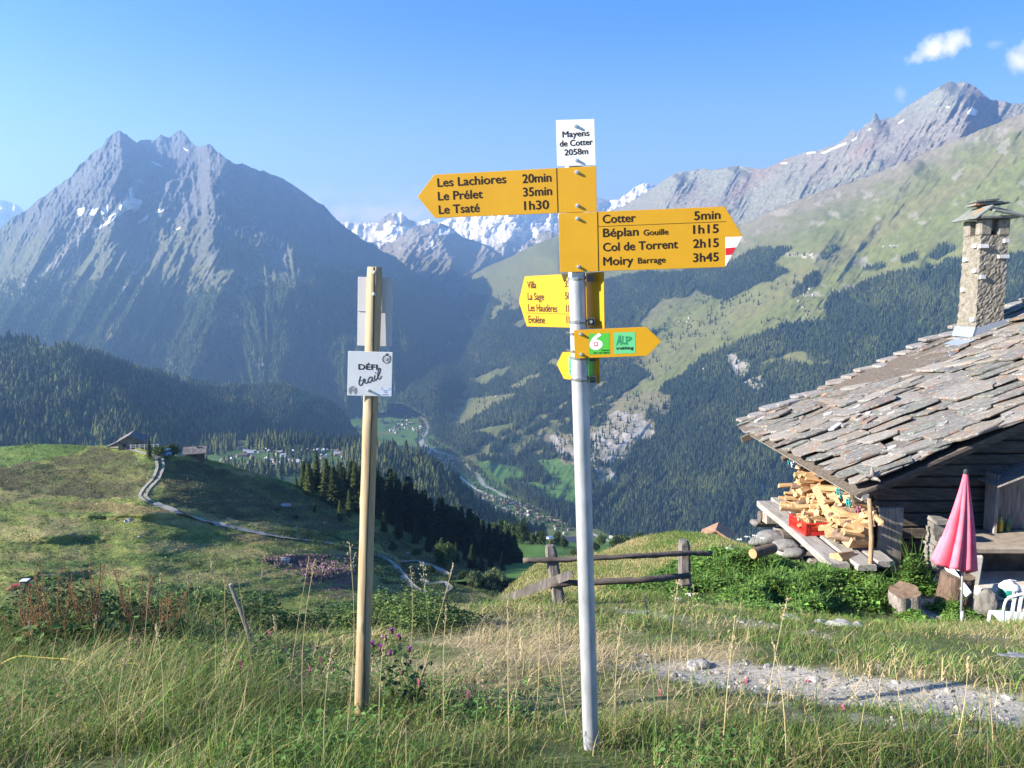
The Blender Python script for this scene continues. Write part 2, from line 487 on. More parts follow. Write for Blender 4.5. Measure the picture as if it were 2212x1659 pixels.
# ---- the left massif
z7 = [(0, 705), (60, 655), (150, 605), (220, 545), (290, 490), (350, 445), (410, 405), (440, 380), (490, 315), (550, 260), (600, 222), (632, 196), (640, 170), (680, 138), (715, 115), (735, 122), (770, 140), (800, 165), (832, 187), (850, 170), (900, 172), (950, 164), (965, 150), (980, 138), (1005, 155), (1035, 150), (1060, 128), (1088, 108), (1110, 122), (1130, 140), (1150, 175), (1185, 205), (1205, 215), (1240, 205), (1272, 192), (1300, 225), (1340, 260), (1385, 295), (1430, 318), (1465, 310), (1500, 330), (1580, 355), (1600, 348), (1620, 370), (1700, 400), (1760, 435), (1850, 495), (1920, 545), (1965, 570), (2010, 625), (2050, 660), (2110, 710)]
skm = px_line(z7, .3564, 0, 242.5)
dsk = {0: 7000, 160: 7300, 255: 7500, 300: 7900, 387: 8300, 430: 7900, 455: 7300, 600: 7900, 750: 8200, 900: 8600, 1000: 8900}
kx = sorted(dsk); ky = [dsk[k] for k in kx]
skm = [(-900, 640), (-500, 560), (-200, 540), (-60, 515)] + skm + [(771, 508), (789, 522), (815, 535), (828, 545), (857, 557), (877, 574), (892, 585), (910, 599), (936, 616), (960, 630), (985, 652), (1000, 668), (1060, 690)]
top = [(x, y, float(np.interp(x, kx, ky))) for x, y in skm]
MSF = Sheet([[(-900, 860, 3600), (0, 840, 3900), (350, 880, 4100), (600, 900, 4300), (770, 905, 4450), (850, 885, 4650), (890, 862, 4900), (930, 830, 5300), (965, 780, 6100), (990, 730, 7200), (1010, 690, 8300), (1060, 700, 8800)],
             [(-900, 760, 4700), (0, 660, 5100), (300, 640, 5300), (500, 660, 5300), (640, 660, 5500), (800, 690, 5900), (900, 720, 6300), (960, 700, 7000), (1000, 680, 8500), (1060, 694, 8850)],
             top], -900, 1060, 1.8, (130, 270))
s = MSF; s.smooth(10, 'D', 1); s.smooth(14, 'D', 0)
s.detail_top(50, .15); s.skyline(4.0, 0.06, 12, 0.12)
Rr = px_line([(1272, 192), (1345, 330), (1352, 440), (1358, 540), (1480, 680), (1650, 745), (1770, 830), (1900, 890), (2050, 925)], .3564, 0, 242.5) + [(800, 600), (850, 660), (880, 740)]
s.tent(Rr, 750, 150, 200)
s.tent([(255, 285), (268, 340), (250, 400), (232, 460), (240, 480)], 380, 55, 60)
s.tent([(228, 315), (205, 360), (195, 400), (170, 440), (110, 520), (60, 600), (0, 700)], 360, 70, 80)
s.tent([(297, 320), (288, 380), (290, 420), (270, 445)], 300, 35, 45)
s.tent([(330, 345), (318, 400), (300, 450)], 160, 35, 40)
s.tent([(430, 320), (400, 340), (370, 390), (350, 440), (335, 480)], 230, 45, 60)
s.tent([(455, 470), (420, 540), (330, 600), (260, 680), (200, 760)], 230, 90, 110)
s.tent([(520, 560), (470, 640), (440, 720), (420, 800)], 220, 80, 90)
s.tent([(640, 590), (600, 680), (590, 780), (600, 850)], 240, 80, 100)
s.tent([(280, 520), (210, 600), (120, 680), (60, 760)], 200, 70, 90)
u = s.PX + 0.55 * (s.PY - 300)
um = s.PX - 0.10 * (s.PY - 300)
sh = sstep(470, 640, s.PX)
uu = u * (1 - sh) + um * sh
up = sstep(520, 420, s.PY)
s.D -= 125 * ridged(uu * 0.028, s.PY * 0.006, 5, 101) + 85 * up * ridged(um * 0.05, s.PY * 0.013, 5, 111) + 26 * fbm(s.PX * .08, s.PY * .08, 4, 7) + 38 * ridged(um * .13 + .02 * s.PY, s.PY * .05, 4, 113) * sstep(620, 480, s.PY)
# the far summit stands behind its col
s.D += 500 * sstep(0, 1, np.clip((362 - s.PY) / 60, 0, 1)) * sstep(285, 320, s.PX) * sstep(440, 410, s.PX)
s.xyz()
c = np.ones(s.V.shape) * np.array((.125, .132, .145)) * (1.0 + 0.25 * fbm(uu * .05, s.PY * .02, 5, 9)[..., None])
green = sstep(430, 560, s.PY + 60 * fbm(uu * .03, s.PY * .02, 5, 77)) * sstep(-0.55, 0.1, fbm(uu * .06, s.PY * .02, 4, 78) + (s.PY - 500) * .004)
c = lerpc(c, (.12, .135, .07), green * .8)
wood = sstep(590, 700, s.PY + 55 * fbm(s.PX * .03, s.PY * .03, 5, 79) + 40 * sstep(560, 720, s.PX) + 0.0 * s.PX)
c = lerpc(c, (.055, .075, .034), wood * .85)
chutes = np.zeros(s.PX.shape)
for ln, w_ in (([(300, 395), (245, 470), (180, 505), (140, 548), (95, 590), (30, 640), (-20, 665)], 8), ([(330, 480), (318, 560), (280, 600), (262, 650), (250, 690)], 2.6), ([(470, 700), (440, 790), (420, 830)], 2.5),
               ([(640, 700), (600, 760), (560, 790)], 2.2), ([(360, 770), (330, 800), (318, 830)], 3), ([(535, 600), (520, 690), (500, 740)], 2), ([(700, 640), (690, 700)], 2)):
    d, sdd, al = seg_dist(s.PX + 9 * fbm(s.PX * .05, s.PY * .05, 4, 6), s.PY, ln)
    chutes = np.maximum(chutes, sstep(w_ * 1.7, w_ * .6, d) * (0.55 + 0.45 * fbm(s.PX * .1, s.PY * .1, 3, 2)))
c = lerpc(c, (0.40, 0.385, 0.355), np.clip(chutes, 0, 1) * .9)
# grass avalanche tracks cut in the lower wood
tr = polys(s.PX, s.PY, [[(322, 800), (345, 735), (362, 712), (358, 745), (338, 800), (328, 820)], [(490, 690), (515, 655), (505, 700), (485, 718)], [(228, 700), (250, 690), (236, 740), (215, 750)], [(370, 650), (410, 610), (400, 640), (372, 668)]], 5, .06)
c = lerpc(c, MEADY, tr * .9)
snow = polys(s.PX, s.PY, [px_line(p, .3564, 0, 242.5) for p in ([(730, 580), (755, 545), (790, 518), (858, 538), (850, 560), (800, 575), (742, 598)], [(640, 640), (700, 610), (745, 605), (700, 650), (610, 700), (545, 718), (640, 670)],
        [(612, 575), (650, 550), (655, 600), (640, 630), (615, 610)], [(800, 590), (840, 570), (845, 590), (815, 612)], [(940, 605), (975, 580), (995, 595), (955, 612)], [(830, 665), (870, 645), (905, 610), (875, 655), (840, 680)],
        [(465, 590), (520, 575), (500, 625), (480, 635)], [(540, 590), (600, 580), (570, 630), (550, 625)], [(1065, 710), (1095, 690), (1085, 715)], [(920, 295), (985, 325), (980, 335), (930, 310)], [(780, 460), (800, 455), (800, 520), (788, 520)], [(1105, 210), (1140, 232), (1125, 236)], [(705, 590), (735, 560), (790, 512), (862, 536), (848, 572), (800, 585), (745, 612), (700, 640), (640, 672), (690, 625)], [(880, 660), (905, 640), (900, 625), (870, 645)])], 1.2, .09)
c = lerpc(c, SNOW, snow.astype(float))
sheet_mesh(s, 'left_mountain', c, M_FAR, (1500, 1500))
# sparse wood on its foot
dens = wood * (1 - tr) * sstep(560, 620, s.PY) * (0.35 + (fbm(s.PX * .04, s.PY * .04, 4, 4) > -.1)) * ((s.PX > -60) & (s.PX < 1040))
pts, i, j = scatter(s, dens, 85000, 3)
n = len(pts); hh = RNG.uniform(14, 30, n); cc = np.array((.05, .075, .03))[None] * RNG.uniform(.6, 1.6, (n, 1))
forest('far_conifer_wood', pts, hh, hh * .5, cc, M_TREES, 4, 1, 5)['kind'] = 'stuff'

# ---- rocky range behind the right slope
z8 = [(-1300, 1200), (-100, 1000), (60, 830), (180, 765), (290, 720), (350, 685), (410, 650), (450, 625), (480, 600), (520, 575), (550, 558), (620, 550), (685, 537), (720, 545), (780, 535), (840, 525), (900, 535), (960, 540), (1010, 525), (1060, 495), (1120, 480), (1170, 460), (1230, 452), (1270, 435), (1330, 415), (1365, 378), (1395, 345), (1408, 372), (1450, 330), (1480, 312), (1500, 268), (1513, 285), (1522, 306), (1560, 297), (1590, 290), (1640, 250), (1700, 210), (1760, 175), (1810, 145), (1855, 118), (1885, 131), (1920, 120), (1960, 135), (1990, 155), (2020, 185), (2050, 210), (2100, 215), (2150, 226), (2212, 224), (2500, 260), (3200, 150)]
skr = px_line(z8, .4518, 1212.8, 121.3)
dd = lambda x: float(np.interp(x, [900, 1345, 1461, 1592, 1695, 1843, 2051, 2300, 2900], [9500, 8800, 8000, 7500, 7000, 6500, 5900, 5600, 5000]))
s = Sheet([[(x, 660 - (x - 1200) * .18, dd(x) - 1200) for x in range(900, 3000, 100)], [(x, 540 - (x - 1300) * .20, dd(x) - 700) for x in range(900, 3000, 100)], [(x, y, dd(x)) for x, y in skr]], 1225, 2700, 2, (80, 220))
s.smooth(6, 'D', 1); s.smooth(8, 'D', 0)
s.detail_top(80, .08); s.skyline(2.2, 0.06, 15, 0.08)
s.tent([(2051, 175), (2010, 250), (1960, 300), (1900, 350)], 260, 120, 110)
s.tent([(2100, 190), (2090, 240), (2060, 320)], 180, 60, 100)
s.tent([(1900, 245), (1840, 300), (1760, 370), (1700, 410)], 200, 90, 80)
s.tent([(1461, 373), (1440, 420), (1400, 470)], 200, 60, 60)
s.tent([(1590, 358), (1560, 420), (1530, 480)], 200, 60, 60)
u = s.PX + 0.55 * (s.PY - 300)
s.D -= 60 * ridged(u * .022, s.PY * .010, 5, 121) + 22 * ridged(u * .07, s.PY * .02, 4, 131) + 45 * fbm(s.PX * .012, s.PY * .016, 5, 132)
s.xyz()
c = np.ones(s.V.shape) * np.array((0.225, 0.215, 0.20)) * (1 + .2 * fbm(u * .04, s.PY * .02, 5, 19)[..., None])
red = sstep(-0.05, .3, fbm(s.PX * .006 + 3, (s.PY + s.PX * .5) * .012, 3, 33))
c = lerpc(c, (0.27, 0.20, 0.175), red * .6)
gs = sstep(0.0, .35, fbm(s.PX * .006 + 9, (s.PY + s.PX * .5) * .012, 3, 35))
c = lerpc(c, (0.22, 0.25, 0.215), gs * .6)
dk = polys(s.PX, s.PY, [[(1840, 400), (1900, 355), (1960, 310), (2010, 290), (2020, 310), (1960, 335), (1900, 375)], [(1650, 460), (1700, 440), (1760, 420), (1790, 400), (1850, 390), (1800, 420), (1720, 450), (1680, 470)]], 10, .06)
c = lerpc(c, ROCKD, dk * .75)
low = sstep(-15, 30, s.PY - (560 - (s.PX - 1300) * .24) + 30 * fbm(s.PX * .02, s.PY * .02, 4, 5))
c = lerpc(c, ALP, low * .8)
snow = polys(s.PX, s.PY, [px_line(p, .4518, 1212.8, 121.3) for p in ([(1940, 265), (1965, 245), (1990, 262), (1980, 285), (1945, 280)], [(1240, 462), (1360, 412), (1362, 420), (1250, 468)], [(1170, 462), (1215, 455), (1215, 462), (1175, 470)], [(1040, 512), (1080, 506), (1078, 515)], [(1385, 402), (1412, 384), (1408, 396), (1390, 406)], [(1835, 243), (1860, 238), (1858, 247)], [(1610, 318), (1640, 300), (1635, 310), (1615, 322)], [(1455, 355), (1475, 345), (1475, 352)])], 1.0, .1)
c = lerpc(c, SNOW, snow.astype(float))
sheet_mesh(s, 'right_mountain', c, M_FAR, (1500, 1200))

# ---- right slope: meadows, larch and spruce woods, cliffs
foot = [(800, 868, 4750), (870, 872, 4700), (920, 900, 4400), (940, 950, 3800), (1000, 985, 3350), (1060, 1020, 3000), (1130, 1080, 2620), (1240, 1140, 2350), (1400, 1172, 2200), (1600, 1195, 2100), (2212, 1255, 1900), (3100, 1350, 1700)]
crest = [(800, 862, 4800), (870, 852, 4900), (920, 806, 5400), (960, 744, 6300), (985, 695, 7500), (1000, 640, 8800), (1024, 592, 9000), (1056, 574, 8900), (1100, 556, 8500), (1162, 526, 8000), (1205, 508, 7600), (1300, 500, 7000), (1450, 496, 6200), (1560, 498, 5600), (1620, 478, 5200), (1690, 446, 4900), (1755, 420, 4700), (1859, 388, 4500), (1981, 338, 4200), (2100, 288, 4000), (2212, 243, 3850), (2600, 120, 3400), (3100, 20, 2900)]
RS = Sheet([foot, [(a[0], a[1] * .42 + b * .58, d) for a, b, d in [(p, float(np.interp(p[0], [q[0] for q in crest], [q[1] for q in crest])), p[2] + (float(np.interp(p[0], [q[0] for q in crest], [q[2] for q in crest])) - p[2]) * .45) for p in foot]], crest], 800, 2900, 2.2, (200, 170))
s = RS
s.smooth(8, 'D', 1); s.smooth(10, 'D', 0); s.skyline(2.0, 0.03, 17, .1)
for ln, a_, wl, wr in (([(1205, 508), (1150, 580), (1100, 640), (1040, 720), (960, 800), (900, 870)], 420, 90, 160), ([(1500, 560), (1420, 640), (1330, 720), (1200, 820), (1080, 920), (1000, 980)], 260, 90, 110),
                       ([(1830, 520), (1700, 620), (1560, 730), (1440, 840), (1370, 900), (1290, 990), (1180, 1080)], 130, 110, 150), ([(2330, 560), (2180, 610), (2000, 700), (1800, 830), (1650, 960), (1550, 1100)], 50, 120, 120), ([(1981, 338), (1900, 430), (1780, 520)], 90, 90, 90)):
    s.tent(ln, a_, wl * 1.15, wr * 1.15, soft=True)
u = s.PX + 0.75 * (s.PY - 600)
s.D -= 42 * ridged(u * .013, (s.PY - .3 * s.PX) * .006, 4, 141) + 10 * ridged(u * .05, s.PY * .02, 3, 151) + 30 * fbm(s.PX * .008, s.PY * .012, 4, 152)
s.xyz()
X, Y = s.PX, s.PY
wX = X + 16 * fbm(X * .02, Y * .02, 5, 201); wY = Y + 10 * fbm(X * .02, Y * .02, 5, 211)
fine = fbm(X * .05 + Y * .02, Y * .06, 5, 221)
orient = fbm((X + 1.6 * Y) * .006, (Y + .55 * X) * .022, 5, 231)
wood = np.zeros(X.shape)
# everything below the wood line
line = np.interp(wX, [800, 900, 1000, 1100, 1205, 1300, 1380, 1440, 1483, 1536, 1589, 1644, 1717, 1776, 1800, 1878, 1966, 2062, 2212, 2900], [700, 690, 640, 655, 690, 700, 800, 834, 795, 772, 742, 723, 696, 690, 640, 612, 582, 565, 552, 500])
wood = np.maximum(wood, sstep(-3, 5, wY - line))
wood = np.maximum(wood, in_poly(wX, wY, [(1571, 571), (1630, 536), (1717, 541), (1674, 571), (1712, 592), (1640, 615), (1560, 655), (1500, 625), (1425, 720), (1300, 760), (1230, 700), (1250, 620), (1400, 590)]) * 1.0)
for p in ([(1700, 640), (1760, 590), (1775, 600), (1740, 640)], [(1560, 740), (1680, 690), (1672, 712), (1600, 745)], [(1600, 700), (1660, 655), (1700, 660), (1640, 700)], [(1450, 820), (1560, 745), (1540, 775), (1480, 815)],
          [(1867, 583), (1890, 573), (1903, 580), (1885, 588)], [(1945, 560), (1975, 547), (1985, 558), (1950, 568)], [(2005, 550), (2030, 530), (2055, 545), (2020, 562)], [(1770, 560), (1800, 530), (1815, 535), (1790, 560)]):
    wood = np.maximum(wood, in_poly(wX, wY, p) * 1.0)
mead = np.zeros(X.shape)
for p in ([(1636, 790), (1668, 775), (1717, 758), (1744, 761), (1747, 778), (1805, 784), (1790, 792)], [(1425, 647), (1500, 640), (1527, 670), (1480, 700), (1400, 720), (1380, 700)], [(1420, 560), (1480, 530), (1560, 560), (1470, 590)],
          [(1545, 700), (1640, 655), (1755, 640), (1755, 670), (1776, 690), (1700, 700), (1600, 735), (1520, 765), (1450, 830), (1380, 880), (1310, 900), (1330, 860), (1450, 770)],
          [(1150, 1000), (1208, 986), (1240, 1010), (1252, 1070), (1245, 1095), (1180, 1075), (1120, 1052), (1140, 1040), (1165, 1050), (1185, 1035)],
          [(1010, 1000), (1060, 1000), (1115, 1000), (1130, 1040), (1085, 1050), (1040, 1020)], [(960, 890), (1060, 855), (1090, 860), (1060, 880), (980, 930)], [(1020, 815), (1060, 805), (1100, 790), (1080, 815), (1035, 835)],
          [(990, 860), (1080, 850), (1120, 845), (1100, 862), (1010, 880)], [(1100, 700), (1150, 680), (1140, 700), (1110, 715)], [(1000, 935), (1090, 915), (1130, 910), (1070, 945)]):
    mead = np.maximum(mead, in_poly(wX, wY, p) * 1.0)
patch = ((orient + .35 * fine) > 0.30) & (X < 1330) & (Y < 1000)
rockz = polys(X, Y, [[(1180, 945), (1215, 950), (1245, 975), (1240, 990), (1200, 985), (1190, 965)], [(1290, 930), (1330, 890), (1390, 900), (1420, 930), (1380, 950), (1340, 1000), (1280, 1000), (1270, 960)], [(1570, 770), (1610, 775), (1625, 800), (1600, 830), (1575, 800)],
                     [(1600, 830), (1640, 815), (1660, 830), (1630, 845)], [(1640, 1040), (1655, 1060), (1650, 1090), (1630, 1070)], [(1690, 540), (1700, 560), (1745, 555), (1760, 575), (1770, 560)], [(1490, 545), (1500, 560), (1490, 590)],
                     [(1175, 655), (1215, 640), (1230, 660), (1185, 690)], [(1280, 1010), (1330, 1010), (1350, 1060), (1290, 1040)]], 14, .05, 91)
rockg = (fbm(X * .03, Y * .05, 5, 95) > .42) & (X > 1500) & (Y < 640)
wood = np.where(mead > 0, 0, wood); wood = np.where(patch & (wood > 0), 0.0, wood); wood = np.where(rockz, 0.05, wood)
tan = polys(X, Y, [[(1265, 1010), (1262, 940), (1290, 880), (1360, 850), (1430, 845), (1460, 880), (1420, 905), (1430, 940), (1370, 960), (1345, 1010), (1300, 1030)], [(1165, 935), (1250, 940), (1262, 1000), (1215, 1000), (1180, 975)]], 12, .04, 97).astype(float)
wood = np.where(tan > 0, wood * (fine > .12) * .5, wood)
wood = wood * sstep(-.75, -.25, fine + .3)
c = np.ones(s.V.shape) * np.array(MEAD) * (1 + .22 * fine[..., None])
c = lerpc(c, (.165, .155, .075), sstep(-.2, .5, orient) * .6)
c = lerpc(c, ALP, sstep(480, 400, Y - (X - 1900) * -.5) * .5)
c = lerpc(c, (.20, .18, .15), sstep(75, 5, Y - np.interp(X, s.px, s.PY[-1]) + 45 * fbm(X * .02, Y * .03, 4, 98)) * (X > 1600) * .75)
c = lerpc(c, (.075, .17, .034), sstep(960, 1000, Y) * (mead > 0) * .95)
c = lerpc(c, (0.060, 0.068, 0.034), np.clip(wood, 0, 1) * .8)
c = lerpc(c, (.19, .175, .10), tan * .8)
c = lerpc(c, (0.38, 0.36, 0.335), rockz * (.35 + .65 * sstep(-.1, .3, fbm(X * .08, Y * .05, 4, 14))))
c = lerpc(c, (0.27, 0.255, 0.235), rockg * .55)
sheet_mesh(s, 'right_slope', c, M_SLOPE, (900, 500))
dens = np.clip(wood, 0, 1) * (0.25 + 0.75 * sstep(-.35, .1, fbm(X * .07, Y * .07, 3, 17)))
dens = dens + 0.012 * (Y > 640) * (1 - (mead > 0)) + 0.02 * (fbm(X * .05, Y * .05, 3, 61) > .25) * (Y > 600)
dens *= (X < 2260) & (X > 840)
nt_ = 190000
pts, i, j = scatter(s, dens * np.clip(4200 / s.D, .5, 1.6), nt_, 5)
n = len(pts); hh = RNG.gamma(9, 2.1, n).clip(7, 32)
tint = fbm(s.PX[i, j] * .015, s.PY[i, j] * .02, 3, 8)
lar = sstep(-.1, .5, tint + RNG.normal(0, .25, n))[:, None]
cc = (np.array((.026, .044, .022)) * (1 - lar) + np.array((.062, .082, .030)) * lar) * RNG.uniform(.65, 1.45, (n, 1))
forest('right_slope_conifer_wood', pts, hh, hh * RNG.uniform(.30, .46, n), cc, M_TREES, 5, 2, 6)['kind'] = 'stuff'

# ---- valley floor
vx = np.linspace(-2600, 2600, 420); vy = np.linspace(1250, 5700, 420)
VX, VY = np.meshgrid(vx, vy)
VZ = -664 + 5 * fbm(VX * .004, VY * .004, 4, 1) + np.maximum(0, (VY - 4700) * .02)
PXv, PYv, Dv = proj(VX, VY, VZ)
c = np.ones(VX.shape + (3,)) * np.array(GREEN) * (1 + .3 * fbm(VX * .006, VY * .006, 5, 2)[..., None])
c = lerpc(c, MEAD, sstep(0.0, .3, fbm(VX * .004, VY * .009, 4, 12)) * .8)
idx = np.arange(VX.size).reshape(VX.shape)
F = np.stack([idx[:-1, :-1], idx[:-1, 1:], idx[1:, 1:], idx[1:, :-1]], -1).reshape(-1, 4)
o = np_mesh('valley_floor', np.stack([VX, VY, VZ], -1).reshape(-1, 3), F, M_SLOPE, cols=c.reshape(-1, 3)); o['kind'] = 'structure'
class Flat:
    def at(s, px, py):
        d = P(px, py, 1.0); k = -662 / d.z; q = d * k
        z = -664 + 5 * float(fbm(np.array([q.x * .004]), np.array([q.y * .004]), 4, 1)[0]) + max(0, (q.y - 4700) * .02)
        k = z / d.z; return d * k
VAL = Flat()

def ribbon(name, sheet, line, width, mat, lift=0.3, n=8, kind='structure', wvar=0.0, flat=True):
    pts = []
    for (a, b) in zip(line[:-1], line[1:]):
        for k in range(n): pts.append((a[0] + (b[0] - a[0]) * k / n, a[1] + (b[1] - a[1]) * k / n))
    pts.append(line[-1])
    q = np.array(pts, float)
    for _ in range(n // 2): q[1:-1] = (q[:-2] + 2 * q[1:-1] + q[2:]) / 4
    W3 = [sheet.at(x, y) for x, y in q]
    V = []; F = []
    for k, p in enumerate(W3):
        t = (W3[min(k + 1, len(W3) - 1)] - W3[max(k - 1, 0)]); t.z = 0; t.normalize()
        nrm = Vector((t.y, -t.x, 0)); w = width * (1 + wvar * math.sin(k * 1.3 + 5 * math.sin(k * .37))) / 2
        V += [tuple(p - nrm * w + Vector((0, 0, lift))), tuple(p + nrm * w + Vector((0, 0, lift)))]
    for k in range(len(W3) - 1): F.append((2 * k, 2 * k + 1, 2 * k + 3, 2 * k + 2))
    o = np_mesh(name, V, F, mat); o['kind'] = kind
    return o
M_RIVER = noise_mat('river_water', [(0.35, (.20, .24, .25)), (0.55, (.42, .44, .44)), (0.7, (.6, .6, .6))], scale=.03, rough=.3, spec=.5)
M_ROADF = noise_mat('valley_road', [(0.3, (.34, .33, .31)), (0.7, (.48, .46, .43))], scale=.05)
z6 = lambda L: px_line(L, .3472, 667, 727.6)
ribbon('river', VAL, z6([(775, 440), (720, 460), (688, 478), (700, 500), (728, 530), (742, 565), (733, 600), (704, 640), (706, 662), (745, 690), (800, 715), (880, 738), (948, 768), (978, 792), (1000, 828), (1048, 852), (1070, 890), (1092, 930), (1150, 952), (1230, 1000), (1330, 1045), (1450, 1075), (1600, 1110), (1800, 1150)]), 15, M_RIVER, 1.2, wvar=.3)
ribbon('valley_road', VAL, z6([(690, 450), (672, 480), (700, 510), (722, 560), (690, 640), (700, 680), (800, 760), (900, 850), (960, 890), (1040, 950), (1120, 985), (1250, 1030), (1400, 1090), (1480, 1130), (1600, 1160), (1700, 1200), (1900, 1290)]), 11, M_ROADF, 1.5)
ribbon('side_road', VAL, z6([(1400, 1080), (1330, 1105), (1450, 1125), (1560, 1120), (1640, 1150)]), 9, M_ROADF, 1.5)
pts, i = [], 0
# riverside and scattered valley trees
nn = 3600
k = RNG.choice(VX.size, nn * 3, p=(lambda w: w / w.sum())(((fbm(VX * .006, VY * .006, 4, 22) > .12) * 1.0 + 1.6 * (np.abs(seg_dist(PXv, PYv, z6([(728, 530), (742, 565), (706, 662), (800, 715), (948, 768), (1000, 828), (1092, 930), (1230, 1000), (1450, 1075), (1700, 1130)]))[0] - 10) < 5)).ravel() * (((PXv > 700) & (PXv < 1500)).ravel()) + 1e-9))
pts = np.stack([VX.ravel()[k], VY.ravel()[k], VZ.ravel()[k]], -1)[:nn * 2] + RNG.uniform(-5, 5, (nn * 2, 3)) * np.array([1, 1, 0])
n = len(pts); hh = RNG.uniform(8, 22, n)
forest('valley_wood', pts, hh, hh * .5, np.array((.035, .055, .022))[None] * RNG.uniform(.6, 1.5, (n, 1)), M_TREES, 5, 2, 9)['kind'] = 'stuff'

# ---- wooded spur on the left, in shade
c0 = [(-900, 900, 800), (-500, 960, 900), (0, 985, 1000), (300, 990, 1250), (430, 1000, 1450), (600, 1000, 1900), (700, 990, 2500), (765, 1000, 2800), (800, 1010, 3000), (860, 1020, 3100)]
c1 = [(-900, 560, 1500), (-500, 630, 1700), (0, 730, 2000), (40, 737, 2020), (84, 746, 2060), (157, 754, 2150), (227, 774, 2250), (278, 790, 2350), (318, 803, 2450), (365, 814, 2600), (420, 829, 2800), (480, 836, 3000), (548, 838, 3200), (620, 834, 3400), (676, 851, 3500), (715, 872, 3500), (745, 900, 3400), (765, 930, 3300), (800, 975, 3200), (860, 1010, 3200)]
SP = Sheet([c0, c1], -900, 860, 2.4, (220,))
s = SP; s.smooth(6, 'D', 1); s.skyline(1.5, .03, 5, .1)
s.tent([(60, 740), (150, 800), (250, 870), (330, 950)], 160, 90, 160); s.tent([(420, 830), (470, 870), (560, 930)], 200, 60, 160); s.tent([(620, 835), (680, 880), (740, 930)], 160, 60, 120)
s.D *= 1 - .03 * ridged(s.PX * .012 + s.PY * .01, s.PY * .012, 4, 161)
s.xyz(); X, Y = s.PX, s.PY
clear = polys(X, Y, [[(-40, 734), (40, 740), (88, 752), (60, 760), (0, 755), (-60, 750)], [(482, 868), (520, 846), (545, 852), (525, 870)], [(430, 830), (470, 826), (465, 838)], [(560, 865), (600, 850), (592, 862)]], 4, .06)
clear |= fbm(X * .02, Y * .03, 4, 44) > .38
c = np.ones(s.V.shape) * np.array((.06, .07, .03)); c = lerpc(c, MEADB, clear * .9); c = lerpc(c, MEADY, ((X < 110) & (Y < 765)) * clear * .8)
sheet_mesh(s, 'wooded_spur', c, M_SLOPE, (600, 500))
dens = (~clear) * (0.3 + (fbm(X * .03, Y * .04, 4, 4) > -.1)) + .05
dens = dens * ((X > -120) & (X < 850))
pts, i, j = scatter(s, dens, 36000, 8)
n = len(pts); hh = RNG.gamma(9, 1.9, n).clip(6, 28)
lar = sstep(-.1, .4, fbm(X[i, j] * .02, Y[i, j] * .02, 3, 9) + RNG.normal(0, .3, n))[:, None]
cc = (np.array((.030, .048, .020)) * (1 - lar) + np.array((.085, .10, .035)) * lar) * RNG.uniform(.6, 1.4, (n, 1))
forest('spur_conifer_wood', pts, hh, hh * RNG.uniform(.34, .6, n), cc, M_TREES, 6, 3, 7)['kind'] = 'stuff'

# ---- village terrace with its wooded hump
c1 = [(200, 965, 1600), (380, 957, 1600), (457, 953, 1550), (560, 950, 1500), (620, 946, 1500), (700, 956, 1500), (760, 956, 1450), (800, 960, 1450), (880, 974, 1450), (930, 995, 1400), (985, 1035, 1400), (1010, 1070, 1400), (1060, 1110, 1400), (1160, 1150, 1400), (1300, 1185, 1400)]
c0 = [(200, 1030, 800), (380, 1040, 800), (600, 1070, 800), (800, 1110, 800), (1000, 1170, 800), (1150, 1210, 800), (1300, 1230, 800)]
TR = Sheet([c0, c1], 200, 1300, 2.4, (110,))
s = TR; s.smooth(8, 'D', 1); s.D *= 1 - .02 * fbm(s.PX * .012, s.PY * .02, 4, 171); s.xyz(); X, Y = s.PX, s.PY
c = np.ones(s.V.shape) * np.array(MEADB) * (1 + .25 * fbm(X * .03, Y * .05, 4, 3)[..., None])
sheet_mesh(s, 'village_terrace', c, M_SLOPE, (500, 420))
dens = ((fbm(X * .016, Y * .03, 4, 14) > -.02) | (X > 760)) * 1.0 + .06
dens = np.where((X > 455) & (X < 745) & (Y > 975) & (Y < 1015), dens * .12, dens)
pts, i, j = scatter(s, dens * (X < 1180), 4600, 18)
n = len(pts); hh = RNG.gamma(9, 1.7, n).clip(6, 24)
lar = sstep(-.1, .4, fbm(X[i, j] * .02, Y[i, j] * .02, 3, 19) + RNG.normal(0, .3, n))[:, None]
cc = (np.array((.028, .046, .02)) * (1 - lar) + np.array((.09, .105, .038)) * lar) * RNG.uniform(.6, 1.4, (n, 1))
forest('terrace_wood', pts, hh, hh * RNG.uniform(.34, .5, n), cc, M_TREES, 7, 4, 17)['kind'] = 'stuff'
# ================================================================== middle distance
M_HILL = col_mat('alpine_meadow', 0.35, 0.30, bump=0.7, bdist=0.5, scale2=0.8)
GR = (0.150, 0.180, 0.046); GRY = (0.25, 0.225, 0.090); GRD = (0.050, 0.072, 0.022); HEATH_SHADE = (0.070, 0.068, 0.032)
# green terrace below the wood
c1 = [(900, 1175, 520), (1000, 1168, 520), (1100, 1157, 470), (1180, 1158, 450), (1250, 1170, 450), (1400, 1167, 450), (1500, 1180, 420), (1700, 1200, 400), (2300, 1260, 350)]
c0 = [(900, 1260, 180), (1130, 1250, 180), (1300, 1260, 180), (2300, 1400, 160)]
LT = Sheet([c0, c1], 900, 2300, 2.5, (120,)); s = LT; s.smooth(10, 'D', 1); s.smooth(6, 'PY', 1)
s.D *= 1 - .02 * fbm(s.PX * .01, s.PY * .03, 4, 191); s.xyz(); X, Y = s.PX, s.PY
c = np.ones(s.V.shape) * np.array((.075, .15, .032)) * (1 + .25 * fbm(X * .03, Y * .08, 4, 3)[..., None])
sheet_mesh(s, 'green_terrace', c, M_HILL, (120, 130))

